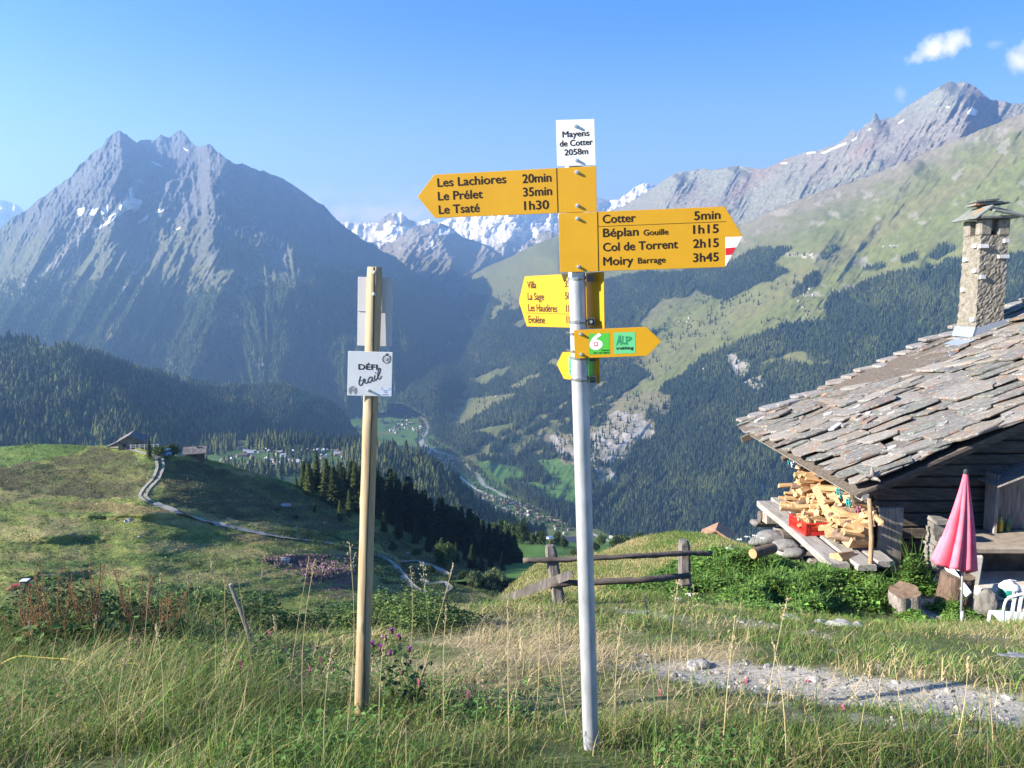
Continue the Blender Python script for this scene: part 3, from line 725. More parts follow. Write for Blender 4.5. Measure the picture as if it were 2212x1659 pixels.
# the meadow hill with the track
cr = [(-900, 1010, 260), (-300, 975, 220), (0, 965, 200), (73, 959, 195), (146, 960, 190), (205, 963, 188), (256, 961, 186), (285, 965, 185), (310, 970, 182), (340, 984, 175), (365, 985, 180), (402, 985, 190), (438, 990, 195), (475, 998, 200), (530, 1014, 205), (585, 1030, 212), (621, 1041, 216), (700, 1062, 225), (750, 1086, 230), (816, 1116, 235), (875, 1146, 240), (930, 1160, 245), (1000, 1190, 250), (1060, 1208, 255), (1130, 1228, 260), (1180, 1260, 262), (1300, 1340, 262)]
mid = [(-900, 1110, 150), (-200, 1070, 150), (0, 1062, 155), (100, 1070, 155), (230, 1086, 155), (310, 1082, 153), (360, 1098, 153), (450, 1112, 160), (560, 1130, 165), (700, 1168, 172), (800, 1200, 178), (900, 1238, 180), (1000, 1262, 180), (1130, 1285, 185), (1300, 1380, 190)]
nr = [(-900, 1430, 85), (-200, 1370, 95), (0, 1350, 98), (300, 1330, 106), (600, 1315, 118), (900, 1330, 128), (1100, 1350, 140), (1300, 1450, 150)]
n0 = [(-900, 1800, 35), (0, 1700, 40), (600, 1650, 50), (1000, 1650, 60), (1300, 1700, 70)]
HL = Sheet([n0, nr, mid, cr], -900, 1300, 1.6, (60, 170, 110)); s = HL
s.smooth(400, 'D', 1); s.smooth(14, 'D', 0); s.smooth(30, 'PY', 1)
X, Y = s.PX, s.PY
inner = sstep(0, .06, 1 - s.T)
b = lambda cx, cy, rx, ry, a: a * np.exp(-((X - cx) / rx) ** 2 - ((Y - cy) / ry) ** 2)
# little moraine humps and hollows, metres toward the viewer
hump = b(130, 1150, 140, 22, 5) + b(150, 1040, 180, 22, -4) + b(430, 1060, 60, 40, 4) + b(600, 1230, 160, 30, 3) + b(280, 1110, 120, 10, 4) + b(60, 1230, 120, 25, 3) + b(430, 1270, 150, 20, 3) + b(680, 1190, 140, 16, 3) + b(720, 1240, 90, 18, 4)
s.D -= (hump + 1.5 * fbm(X * .010, Y * .04, 4, 301) + .35 * fbm(X * .03, Y * .10, 3, 302)) * inner
s.tent([(-260, 1018), (-60, 1016), (60, 1008), (130, 990), (190, 972), (240, 968), (290, 972)], -6.0, 60, 26, taper=False, soft=True)
s.xyz()
c = np.ones(s.V.shape) * np.array(GR)
st = fbm(X * .008, Y * .055, 5, 311); st2 = fbm(X * .03, Y * .10, 5, 321)
c = lerpc(c, GRY, sstep(-.1, .45, st) * .75)
c = lerpc(c, (0.055, 0.11, 0.028), sstep(.05, .5, -st + .3 * st2) * .7)
c = lerpc(c, (.24, .185, .09), sstep(.1, .5, st2 + .25 * st) * .55)
c = lerpc(c, (.065, .12, .03), in_poly(X, Y, [(-200, 950), (205, 962), (150, 985), (0, 1010), (-200, 1040)]) * .7)
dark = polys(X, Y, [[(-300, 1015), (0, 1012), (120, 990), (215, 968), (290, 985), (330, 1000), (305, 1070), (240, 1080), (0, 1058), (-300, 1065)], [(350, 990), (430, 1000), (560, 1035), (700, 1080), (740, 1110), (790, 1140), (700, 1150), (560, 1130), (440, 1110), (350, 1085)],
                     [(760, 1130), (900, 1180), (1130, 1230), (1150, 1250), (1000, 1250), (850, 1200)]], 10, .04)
c = lerpc(c, HEATH_SHADE, dark * (.55 + .4 * sstep(-.4, .2, st2)))  # brown heath bands; the shade on these flanks is painted into the colour too
c = lerpc(c, (.23, .165, .075), polys(X, Y, [[(100, 1088), (200, 1082), (300, 1092), (420, 1105), (300, 1112), (180, 1104)], [(480, 1150), (600, 1160), (640, 1180), (520, 1172)]], 6, .05) * .7)
c = lerpc(c, (.15, .085, .09), polys(X, Y, [[(560, 1208), (640, 1198), (760, 1200), (770, 1235), (690, 1250), (640, 1232), (570, 1225)], [(650, 1250), (760, 1240), (770, 1290), (700, 1290)]], 7, .06) * sstep(-.3, .2, st2) * .85)
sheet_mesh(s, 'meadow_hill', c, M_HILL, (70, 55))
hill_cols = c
M_TRACK = noise_mat('gravel_track', [(0.3, (.22, .20, .165)), (0.7, (.36, .33, .28))], scale=.8, bump=.5, bump_scale=3, dist=.05)
# two wheel ruts, then the gravel road, then the hairpin
trk = [(343, 990), (346, 1010), (336, 1035), (316, 1055), (306, 1072), (318, 1082), (340, 1092)]
def shift(line, dx): return [(x + dx, y) for x, y in line]
ribbon('track_rut', HL, shift(trk, -6), .6, M_TRACK, .12)
ribbon('track_rut', HL, shift(trk, 7), .6, M_TRACK, .12)
ribbon('track', HL, [(240, 966), (270, 968), (300, 975), (330, 985), (345, 990)], 1.6, M_TRACK, .12)
ribbon('track', HL, [(332, 1088), (370, 1103), (440, 1125), (520, 1144), (600, 1160), (700, 1172), (760, 1184), (800, 1194), (830, 1208), (855, 1228), (872, 1252), (892, 1272), (920, 1284), (950, 1284), (970, 1270), (955, 1258), (930, 1262), (905, 1254)], 2.1, M_TRACK, .15, 10)
ribbon('track', HL, [(865, 1214), (895, 1212), (925, 1222), (950, 1232), (965, 1243)], 2.2, M_TRACK, .15, 10)
ribbon('footpath', HL, [(1155, 1262), (1160, 1250), (1172, 1236), (1180, 1228)], 1.2, M_TRACK, .15)

# grassy knoll behind the fence
cr = [(1000, 1360, 19), (1040, 1325, 20), (1072, 1296, 22), (1100, 1267, 26), (1132, 1239, 30), (1154, 1220, 32), (1174, 1209, 34), (1230, 1203, 36), (1291, 1195, 37), (1322, 1184, 38), (1360, 1168, 39), (1396, 1157, 39), (1442, 1150, 38), (1470, 1148, 37), (1511, 1151, 35), (1552, 1158, 32), (1579, 1168, 30), (1700, 1200, 26), (1900, 1260, 22), (2500, 1380, 20)]
nr = [(1000, 1480, 9), (1072, 1440, 9), (1200, 1400, 9.2), (1400, 1390, 9.4), (1600, 1380, 10), (1750, 1380, 11), (2500, 1460, 11)]
KN = Sheet([nr, cr], 1000, 2500, 2.5, (120,)); s = KN; s.smooth(10, 'D', 1); s.smooth(4, 'PY', 1); X, Y = s.PX, s.PY
s.D -= (.35 * fbm(X * .02, Y * .05, 4, 331) + .12 * fbm(X * .07 , Y * .15, 3, 332)) * s.T * sstep(0, .1, 1 - s.T); s.xyz()
st = fbm((X + Y) * .02, (Y - .4 * X) * .05, 5, 341)
c = np.ones(s.V.shape) * np.array((.145, .15, .045)); c = lerpc(c, (.25, .195, .095), sstep(-.1, .35, st) * .75); c = lerpc(c, (.09, .13, .03), sstep(.0, .4, -st) * .7)
sheet_mesh(s, 'grassy_knoll', c, col_mat('knoll_grass', 1.6, .3, bump=.8, bdist=.15, scale2=3), (14, 12))

# ---- near ground
def ground_z(x, y):
    x = np.asarray(x, float); y = np.asarray(y, float)
    b = np.interp(y, [-14, -4, 0, 1.8, 2.8, 3.4, 5.4, 7.5, 10, 11, 12, 14, 18, 24], [-.6, -1.2, -1.47, -1.54, -1.69, -1.90, -2.42, -3.03, -3.83, -4.18, -4.5, -4.75, -5.6, -8])
    edge = np.interp(x, [-14, -7, -4.5, -2.5, -1.5, -.6, .3, 1.5, 3.2, 5, 8], [3.5, 5.0, 5.9, 6.6, 7.4, 8.4, 9.6, 11.6, 13.4, 18, 30])
    over = np.maximum(0, y - np.minimum(edge, np.where(x > 6.0, 20.5, 15.5)))
    b = b - np.minimum(over * .45 + .1 * over ** 1.5, 30)
    # the hut terrace is nearly level
    lim = np.interp(y, [9, 12, 13.3, 14.6], [3.4, 3.9, 4.8, 6.2])
    b = b - sstep(1.5, 4, x) * np.interp(y, [4.5, 7, 10, 11, 14], [0, .12, .36, .38, .1])
    tr_ = sstep(lim, lim + 1.2, x) * sstep(9.2, 10.4, y) * sstep(20.5, 19.2, y)
    b = b * (1 - tr_) + (-4.52) * tr_
    # bank under the plank platform
    b = b + .62 * np.exp(-((x - 3.8) / 1.3) ** 2 - ((y - 12.4) / 1.9) ** 2)
    b = b + .035 * fbm(x * 1.1, y * 1.1, 4, 401) + .07 * fbm(x * .35, y * .35, 3, 402)
    b = b + .10 * np.exp(-((x + 3.2) / 1.6) ** 2 - ((y - 5.6) / .8) ** 2) * 1
    # gravel track is slightly sunk
    pth = np.exp(-((y - (4.66 - .60 * (x - 1.1))) / .45) ** 2) * sstep(.2, 1.2, x)
    return b - .05 * pth
def gz(x, y): return float(ground_z(np.array([x]), np.array([y]))[0])
def on_ground(px, py):
    """where the sight line through a pixel meets the near ground"""
    d = P(px, py, 1.0); t = np.linspace(1, 30, 1500)
    z = ground_z(d.x * t, d.y * t); h = d.z * t - z
    k = int(np.argmax(h < 0)) if (h < 0).any() else len(t) - 1
    return Vector((d.x * t[k], d.y * t[k], float(z[k])))
gx = np.concatenate([np.linspace(-30, -9, 60), np.linspace(-8.9, 13, 560), np.linspace(13.2, 34, 50)])
gy = np.concatenate([np.linspace(-16, 1.4, 60), np.linspace(1.45, 9, 330), np.linspace(9.03, 16, 190), np.linspace(16.2, 34, 60)])
GX, GY = np.meshgrid(gx, gy); GZ = ground_z(GX, GY)
GPX, GPY, GD = proj(GX, GY, GZ)
def gravel_mask(x, y):
    n = fbm(x * 1.3, y * 1.3, 4, 411); n2 = fbm(x * 4, y * 4, 3, 412)
    a = sstep(.62, .34, np.abs(y - (4.66 - .60 * (x - 1.1))) / .78 + .40 * n + .25 * n2 - .04) * sstep(.6, 1.3, x + .5 * n)
    b = sstep(.45, .85, n + .5 * n2) * sstep(3.2, 4.5, y) * sstep(7.5, 6, y) * sstep(-1.5, -.5, x) * .9
    d = sstep(.9, .3, np.hypot((x - 1.15 + .35 * (y - 7.6)) / .35, (y - 7.6) / 1.2) + .4 * n) * .6
    e = sstep(.0, .4, n + .5 * n2) * sstep(1.9, 2.4, y) * sstep(5, 4, y) * sstep(.8, 1.3, x) * .6
    t = sstep(5.4, 6.0, x) * sstep(9.6, 10.2, y) * sstep(25, 20, y)
    return np.clip(np.maximum.reduce([a, b, d, e, t * .95]), 0, 1)
def straw_mask(x, y):
    n = fbm(x * 1.0, y * 1.4, 4, 421)
    return np.clip(sstep(-.25, .25, n + .10 + .4 * fbm(x * 3, y * 3, 2, 422)) * np.exp(-((x - .3) / 1.9) ** 2 - ((y - 5.2) / 1.2) ** 2) * 1.2 + .25 * sstep(.1, .4, n), 0, 1)
gm = gravel_mask(GX, GY); sm = straw_mask(GX, GY)
c = np.ones(GX.shape + (3,)) * np.array((.085, .105, .036)) * (1 + .3 * fbm(GX * 2, GY * 2, 4, 5)[..., None])
c = lerpc(c, (.33, .26, .15), sm * .75)
c = lerpc(c, (.38, .35, .30), gm * .9)
idx = np.arange(GX.size).reshape(GX.shape)
F = np.stack([idx[:-1, :-1], idx[:-1, 1:], idx[1:, 1:], idx[1:, :-1]], -1).reshape(-1, 4)
o = np_mesh('ground', np.stack([GX, GY, GZ], -1).reshape(-1, 3), F, col_mat('soil_and_gravel', 26, .35, bump=.8, bdist=.012, scale2=45), cols=c.reshape(-1, 3)); o['kind'] = 'structure'

# gravel stones
def ico_pts():
    bm = bmesh.new(); bmesh.ops.create_icosphere(bm, subdivisions=1, radius=1)
    V = np.array([v.co for v in bm.verts]); F = np.array([[v.index for v in f.verts] for f in bm.faces]); bm.free(); return V, F
ICO_V, ICO_F = ico_pts()
def stones_mesh(name, pts, size, cols, mat, flat=.6, seed=1):
    rs = np.random.default_rng(seed); n = len(pts)
    a = rs.uniform(0, 6.28, n); sc = rs.uniform(.6, 1.2, (n, 3)) * size[:, None]; sc[:, 2] *= flat
    Vj = ICO_V[None] * (1 + rs.uniform(-.25, .2, (n, len(ICO_V), 1))) * sc[:, None]
    x = Vj[..., 0] * np.cos(a)[:, None] - Vj[..., 1] * np.sin(a)[:, None]; y = Vj[..., 0] * np.sin(a)[:, None] + Vj[..., 1] * np.cos(a)[:, None]
    V = np.stack([x, y, Vj[..., 2]], -1) + pts[:, None]
    F = (ICO_F[None] + (np.arange(n) * len(ICO_V))[:, None, None]).reshape(-1, 3)
    return np_mesh(name, V.reshape(-1, 3), F, mat, cols=np.repeat(cols, len(ICO_V), 0), smooth=False)
rs = np.random.default_rng(5)
x = rs.uniform(-2.5, 11, 90000); y = rs.uniform(2.6, 12, 90000)
k = rs.random(90000) < gravel_mask(x, y) * np.where(y > 9.4, .06, .62); x, y = x[k], y[k]
z = ground_z(x, y); n = len(x); sz = rs.gamma(1.6, .0050, n).clip(.003, .034)
gcol = np.array((.30, .28, .25))[None] * rs.uniform(.45, 1.3, (n, 1)) * rs.uniform(.93, 1.06, (n, 3))
M_STONE = col_mat('stone_colour', 60, .25, rough=.85, bump=.3, bdist=.003)
o = stones_mesh('gravel', np.stack([x, y, z + sz * .2], -1), sz, gcol, M_STONE); o['kind'] = 'stuff'
# ================================================================== helpers for built objects
def attach(o, root):
    o.parent = root
    o.matrix_parent_inverse = Matrix.Translation(-Vector(root.location)) if root.rotation_euler.z == 0 else (Matrix.Translation(root.location) @ root.rotation_euler.to_matrix().to_4x4()).inverted()
    return o
def add_tube(bm, pts, rad, seg=12, caps=True):
    """swept tube through world points; rad number or list"""
    pts = [Vector(p) for p in pts]; rings = []
    for k, p in enumerate(pts):
        t = (pts[min(k + 1, len(pts) - 1)] - pts[max(k - 1, 0)]).normalized()
        a = Vector((0, 0, 1)) if abs(t.z) < .9 else Vector((1, 0, 0))
        u = t.cross(a).normalized(); v = t.cross(u)
        r = rad[k] if isinstance(rad, (list, tuple)) else rad
        rings.append([bm.verts.new(p + (u * math.cos(2 * math.pi * i / seg) + v * math.sin(2 * math.pi * i / seg)) * r) for i in range(seg)])
    for a, b in zip(rings[:-1], rings[1:]):
        for i in range(seg): bm.faces.new((a[i], a[(i + 1) % seg], b[(i + 1) % seg], b[i]))
    if caps: bm.faces.new(rings[0]); bm.faces.new(rings[-1][::-1])
    return rings
def add_box(bm, c, s, rot=None, bev=0.0, jit=0.0):
    M = Matrix.Translation(Vector(c)) @ (rot.to_4x4() if rot is not None else Matrix.Identity(4)) @ Matrix.Diagonal((*s, 1))
    r = bmesh.ops.create_cube(bm, size=1, matrix=M)
    if jit:
        for v in r['verts']: v.co += Vector([random.uniform(-jit, jit) for _ in range(3)])
    if bev:
        es = {e for v in r['verts'] for e in v.link_edges}
        bmesh.ops.bevel(bm, geom=list(es), offset=bev, segments=1, affect='EDGES')
    return r['verts']
def prism(bm, poly, n, th):
    """poly = world points of the front face, extruded along -n by th"""
    n = Vector(n)
    f = [bm.verts.new(Vector(p)) for p in poly]; b = [bm.verts.new(Vector(p) - n * th) for p in poly]
    bm.faces.new(f); bm.faces.new(b[::-1])
    for i in range(len(f)): bm.faces.new((f[i], b[i], b[(i + 1) % len(f)], f[(i + 1) % len(f)]))
class Plane:
    def __init__(s, p0, u, v):
        s.p0 = Vector(p0); s.v = Vector(v).normalized(); u = Vector(u); s.u = (u - s.v * u.dot(s.v)).normalized(); s.n = s.u.cross(s.v)
    def __call__(s, px, py, off=0.0):
        d = P(px, py, 1.0); k = (s.p0 + s.n * off).dot(s.n) / d.dot(s.n); return d * k
    def text(s, name, body, px, py, wpx, cap, mat, parent, off=.0006, weight=.004, root=None, shear=0, rot=0):
        cu = bpy.data.curves.new(name, 'FONT'); cu.body = body; cu.size = 1; cu.offset = 0; cu.resolution_u = 4; cu.shear = shear
        o = bpy.data.objects.new(name, cu); COL.objects.link(o); bpy.context.view_layer.update()
        me = bpy.data.meshes.new_from_object(o.evaluated_get(bpy.context.evaluated_depsgraph_get()))
        bpy.data.objects.remove(o); bpy.data.curves.remove(cu)
        xs = [v.co.x for v in me.vertices]; x0, x1 = min(xs), max(xs)
        capu = 0.70
        A = s(px, py, off); B = s(px + wpx, py, off); w = (B - A).length * 1.0
        h = (s(px, py - cap, off) - A).length
        bm = bmesh.new(); wt = max(weight, .026) * h / capu * 1.0
        for k, (ox, oy) in enumerate(((0, 0), (-wt, 0), (wt, 0), (0, wt * .7), (0, -wt * .7))):
            n0 = len(bm.verts); bm.from_mesh(me); bm.verts.ensure_lookup_table()
            for v in bm.verts[n0:]:
                a = wt + (v.co.x - x0) / (x1 - x0) * (w - 2 * wt) + ox; b = v.co.y / capu * h + oy
                v.co = A + s.u * a + s.v * b + s.n * (.00004 * k)
        bm.to_mesh(me); bm.free()
        return me
    def line(s, bm, pts, w, off=.0006):
        """flat stroke through pixel points, width in metres"""
        q = [s(x, y, off) for x, y in pts]
        L = []
        for k, p in enumerate(q):
            t = (q[min(k + 1, len(q) - 1)] - q[max(k - 1, 0)]).normalized(); nn = s.n.cross(t)
            ww = (w[k] if isinstance(w, list) else w) / 2
            L.append((bm.verts.new(p - nn * ww), bm.verts.new(p + nn * ww)))
        for a, b in zip(L[:-1], L[1:]): bm.faces.new((a[0], a[1], b[1], b[0]))
    def poly(s, bm, pts, off=.0004):
        bm.faces.new([bm.verts.new(s(x, y, off)) for x, y in pts])
def smooth_pts(pts, n=4):
    q = []
    P_ = [pts[0]] + list(pts) + [pts[-1]]
    for i in range(1, len(P_) - 2):
        p0, p1, p2, p3 = [np.array(P_[j], float) for j in (i - 1, i, i + 1, i + 2)]
        for k in range(n):
            t = k / n
            q.append(tuple(.5 * ((2 * p1) + (-p0 + p2) * t + (2 * p0 - 5 * p1 + 4 * p2 - p3) * t * t + (-p0 + 3 * p1 - 3 * p2 + p3) * t ** 3)))
    q.append(tuple(pts[-1])); return q
def merge_meshes(name, meshes, mat, root=None, parent=None):
    bm = bmesh.new()
    for me in meshes: bm.from_mesh(me)
    o = bm_obj(name, bm, mat)
    return o
def sub(o, root, parent):
    """child of parent whose parent chain starts at root (all meshes in world coordinates)"""
    o.parent = parent
    o.matrix_parent_inverse = Matrix.Translation(-Vector(root.location))
    if parent is not root: o.matrix_parent_inverse = Matrix.Identity(4)
    return o

# ================================================================== the yellow signpost
M_YEL = noise_mat('yellow_enamel', [(0.3, (.50, .255, .006)), (0.7, (.55, .285, .008))], scale=9, rough=.38, spec=.4, bump=.02, bump_scale=60, dist=.001)
M_WHT = noise_mat('white_enamel', [(0.3, (.62, .62, .60)), (0.7, (.68, .68, .66))], scale=14, rough=.4, spec=.4)
M_BLK = new_mat('black_paint', (.022, .010, .006), .5)
M_RED = new_mat('red_paint', (.55, .02, .03), .4)
M_GALV = noise_mat('galvanised_steel', [(0.25, (.30, .30, .30)), (0.5, (.42, .42, .42)), (0.75, (.54, .54, .54))], scale=22, rough=.46, metal=.35, spec=.5, stretch=(1, 1, .35), bump=.12, bump_scale=50, dist=.001)
M_STEEL = noise_mat('bright_steel', [(0.3, (.55, .55, .54)), (0.7, (.75, .74, .72))], scale=60, rough=.28, metal=.9)
M_STK1 = new_mat('green_sticker', (.075, .42, .045), .35, spec=.5); M_STK2 = new_mat('mint_sticker', (.12, .50, .20), .35, spec=.5)
M_STKW = new_mat('white_ink', (.80, .80, .80), .4); M_STKD = new_mat('dark_green_ink', (.035, .23, .085), .4)
base = P(1277, 1618, 3.12); topP = P(1245, 560, 2.835)
pdir = (topP - base).normalized()
SGN = empty('signpost', base, 0, 'galvanised pole carrying yellow hiking arrows and a white name plate', 'signpost')
def pole_pt(py_frac): return base + pdir * py_frac
LEN = (topP - base).length
bm = bmesh.new(); add_tube(bm, [base - pdir * .25] + [base + pdir * (LEN + .36) * k / 12 for k in range(13)], .0305, 40)
pole = sub(bm_obj('pole', bm, M_GALV, smooth=True), SGN, SGN)
for f in pole.data.polygons:
    if len(f.vertices) > 4: f.use_smooth = False
uF = Vector((math.cos(R(8)), -math.sin(R(8)), math.sin(R(.2))))
axis_at = lambda py: base + pdir * (base - P(1245, py, 2.83)).length
front0 = P(1247, 500, 2.80); ap = base + pdir * (front0 - base).dot(pdir)
nF = uF.cross(pdir).normalized()
FP = Plane(ap + nF * .044, uF, pdir)
TH = .0035
def board(name, plane, pix, mat, root, parent, th=TH, off=0.0, label=None, bev=.0006):
    bm = bmesh.new(); prism(bm, [plane(x, y, off) for x, y in pix], plane.n, th)
    bmesh.ops.recalc_face_normals(bm, faces=bm.faces)
    bmesh.ops.bevel(bm, geom=list(bm.edges), offset=bev, segments=1, affect='EDGES')
    o = sub(bm_obj(name, bm, mat), root, parent)
    if label: o['label'] = label
    return o
def bolts(plane, root, parent, spots, off=0.0, length=.011):
    for x, y in spots:
        bm = bmesh.new(); p = plane(x, y, off)
        add_tube(bm, [p - plane.n * .001, p + plane.n * .0015], .0068, 20)
        add_tube(bm, [p + plane.n * .0015, p + plane.n * (length - .004), p + plane.n * (length - .002), p + plane.n * length], [.0048, .0048, .0044, .003], 6)
        sub(bm_obj('bolt', bm, M_STEEL), root, parent)
# white name plate
wp = board('name_plate', FP, [(1201, 259.5), (1284, 257), (1287, 356.6), (1204, 359.6)], M_WHT, SGN, SGN)
t = [FP.text('t', 'Mayens', 1214.8, 296.9, 58.5, 13.2, None, None), FP.text('t', 'de Cotter', 1209, 316.8, 71.6, 13.2, None, None), FP.text('t', '2058m', 1219.2, 335.6, 51.5, 13.0, None, None)]
sub(merge_meshes('lettering', t, M_BLK), SGN, wp)
bolts(FP, SGN, wp, [(1244, 272.5), (1245.5, 346)])
# upper arrow, pointing left
ub = board('arrow_board', FP, [(902, 425), (938, 377), (1288, 358.3), (1289.2, 456.8), (940, 471)], M_YEL, SGN, SGN, label='yellow arrow board pointing left to Les Lachiores, Le Prélet and Le Tsaté')
t = [FP.text('t', 'Les Lachiores', 945, 403.6, 149, 18.6, 0, 0), FP.text('t', 'Le Prélet', 946.2, 432.9, 97, 18.6, 0, 0), FP.text('t', 'Le Tsaté', 948, 462.0, 88.5, 18.6, 0, 0),
     FP.text('t', '20min', 1128.4, 395.4, 63, 19, 0, 0), FP.text('t', '35min', 1129.7, 424.3, 63, 19, 0, 0), FP.text('t', '1h30', 1132.2, 453.6, 54, 19, 0, 0)]
sub(merge_meshes('lettering', t[:3], M_BLK), SGN, ub); t = t[3:]
bm = bmesh.new()
for me in t: bm.from_mesh(me)
FP.line(bm, [(1202.2, 363), (1205.2, 459.3)], .0028)
sub(bm_obj('lettering', bm, M_BLK), SGN, ub)
bolts(FP, SGN, ub, [(1245.5, 372), (1247, 444)])
# main arrow, pointing right
rb = board('arrow_board', FP, [(1206.5, 461), (1565.5, 446), (1605, 511.5), (1566, 577), (1210, 588.5)], M_YEL, SGN, SGN, label='yellow arrow board pointing right to Cotter, Béplan, Col de Torrent and Moiry')
t = [FP.text('t', 'Cotter', 1301.8, 482.2, 71.5, 18.2, 0, 0), FP.text('t', '5min', 1499.2, 475.2, 57, 18.6, 0, 0), FP.text('t', 'Béplan', 1302.5, 512, 77, 18.2, 0, 0), FP.text('t', 'Gouille', 1390, 508.8, 54, 12.6, 0, 0),
     FP.text('t', '1h15', 1497, 505, 55.5, 18.6, 0, 0), FP.text('t', 'Col de Torrent', 1302.5, 543, 162, 18.2, 0, 0), FP.text('t', '2h15', 1497, 535.4, 55.5, 18.6, 0, 0),
     FP.text('t', 'Moiry', 1303, 573.4, 65, 18.2, 0, 0), FP.text('t', 'Barrage', 1377.8, 569.2, 60, 12.6, 0, 0), FP.text('t', '3h45', 1497, 565.8, 55.5, 18.6, 0, 0)]
sub(merge_meshes('lettering', [t[1], t[4], t[6], t[9]], M_BLK), SGN, rb); t = [t[0], t[2], t[3], t[5], t[7], t[8]]
bm = bmesh.new()
for me in t: bm.from_mesh(me)
FP.line(bm, [(1290.6, 457.6), (1293, 585.6)], .0028); FP.line(bm, [(1292, 489.4), (1568, 478.4)], .0014)
sub(bm_obj('lettering', bm, M_BLK), SGN, rb)
bm = bmesh.new(); FP.poly(bm, [(1567, 512.2), (1604, 511), (1567, 575.5)], .0004); sub(bm_obj('white_marker', bm, M_STKW), SGN, rb)
bm = bmesh.new(); FP.poly(bm, [(1567.4, 535.8), (1590, 534), (1580.8, 550.2), (1567.4, 551.4)], .0009); sub(bm_obj('red_stripe', bm, M_RED), SGN, rb)
bolts(FP, SGN, rb, [(1247, 472), (1249.5, 576)])
# small right arrow with two stickers
F2 = Plane(base + pdir * (P(1255, 740, 2.8) - base).dot(pdir) + nF * .046, uF, pdir)
sb = board('arrow_board', F2, [(1239.6, 713.4), (1396, 706), (1428.8, 737), (1398, 768.7), (1241.3, 774.6)], M_YEL, SGN, SGN, label='small yellow arrow pointing right with two green stickers')
bm = bmesh.new(); F2.poly(bm, [(1271.6, 720.9), (1316.5, 719.3), (1317.6, 765), (1272.7, 765.8)], .0005); st1 = sub(bm_obj('sticker', bm, M_STK1), SGN, sb); st1['label'] = 'green sticker with a white 6'
bm = bmesh.new(); F2.poly(bm, [(1325.8, 718.3), (1371.8, 717.2), (1372.9, 762.8), (1327, 764.5)], .0005); st2 = sub(bm_obj('sticker', bm, M_STK2), SGN, sb); st2['label'] = 'mint green sticker reading ALP trekking'
t = [F2.text('t', '6', 1274.0, 754.6, 28, 33.5, 0, 0, off=.0008, weight=.045, shear=.12)]
sub(merge_meshes('numeral', t, M_STKW), SGN, sb)
bm = bmesh.new(); c0_ = (1287.2, 743.2)
F2.poly(bm, [(c0_[0] + 4.7 * math.cos(a * math.pi / 10), c0_[1] + 5.5 * math.sin(a * math.pi / 10)) for a in range(20)], .0011)
sub(bm_obj('emblem_disc', bm, M_RED), SGN, sb)
bm = bmesh.new(); F2.line(bm, [(c0_[0] - 3.4, c0_[1]), (c0_[0] + 3.4, c0_[1])], .0034, .0014); F2.line(bm, [(c0_[0], c0_[1] - 3.8), (c0_[0], c0_[1] + 3.8)], .0034, .0016); sub(bm_obj('emblem_cross', bm, M_STKW), SGN, sb)
t = [F2.text('t', 'Chemin', 1298.5, 758.3, 17.3, 3.4, 0, 0, weight=.02, off=.0009), F2.text('t', 'des cols alpins', 1282, 763.8, 34.2, 3.4, 0, 0, weight=.02, off=.0009), F2.text('t', 'trekking', 1331, 755.4, 37.5, 6.8, 0, 0, weight=.035, off=.0009)]
sub(merge_meshes('lettering', t, M_BLK), SGN, sb)
def alp(plane, ox, oy, sx, sy, off):
    bm = bmesh.new(); q = lambda L: [(ox + x * sx, oy + y * sy) for x, y in L]
    for L in ([(0, 1), (.16, .05), (.28, .0), (.36, .92), (.27, .98), (.25, .72), (.12, .78), (.10, .96)], [(.36, .02), (.46, .10), (.44, .70), (.62, .70), (.60, .92), (.38, .86)],
              [(.58, .12), (.68, .10), (.74, .98), (.64, .90)], [(.68, .10), (.98, .18), (1.0, .38), (.84, .60), (.70, .62), (.71, .46), (.86, .34), (.70, .28)]): plane.poly(bm, q(L), off)
    return bm
sub(bm_obj('lettering', alp(F2, 1331, 724, 34.5, 22.5, .0009), M_STKD), SGN, sb)
bolts(F2, SGN, sb, [(1254.5, 721.5), (1256, 765.5)])
# the two arrows behind the pole, turned toward the sun
a54 = R(52); uV = Vector((math.cos(a54), -math.sin(a54), .004))
pv0 = base + pdir * (P(1250, 650, 2.8) - base).dot(pdir); nV = uV.cross(pdir).normalized()
VP = Plane(pv0 - nV * .052, uV, pdir)
vb = board('arrow_board', VP, [(1120.5, 651), (1133.3, 597), (1304, 587), (1305.5, 709.8), (1138, 705.2)], M_YEL, SGN, SGN, label='sunlit yellow arrow board behind the pole pointing left to Villa, La Sage and Evolène')
t = [VP.text('t', 'Villa', 1139.2, 622.7, 19.4, 15.2, 0, 0), VP.text('t', '35min', 1220, 620, 29, 15.4, 0, 0), VP.text('t', 'La Sage', 1139.9, 647.6, 35.8, 15.2, 0, 0), VP.text('t', '50min', 1220.7, 646.5, 29, 15.4, 0, 0),
     VP.text('t', 'Les Haudères', 1141, 672, 63, 15.4, 0, 0), VP.text('t', '1h15', 1222.9, 674, 24, 15.6, 0, 0), VP.text('t', 'Evolène', 1141.7, 697, 35.8, 15.4, 0, 0), VP.text('t', '1h50', 1223.6, 697.9, 24, 15.6, 0, 0)]
bm = bmesh.new()
for me in t: bm.from_mesh(me)
VP.line(bm, [(1136, 676), (1240, 679)], .0014)
sub(bm_obj('lettering', bm, M_BLK), SGN, vb)
lb = board('arrow_board', VP, [(1202.5, 787), (1215, 760.6), (1294, 757), (1295, 828.5), (1218, 818.3)], M_YEL, SGN, SGN, label='small sunlit yellow arrow behind the pole pointing left')
bm = bmesh.new(); VP.poly(bm, [(1227.5, 770.5), (1252, 770), (1252.5, 812.5), (1229, 811)], .0005); st3 = sub(bm_obj('sticker', bm, M_STK2), SGN, lb)
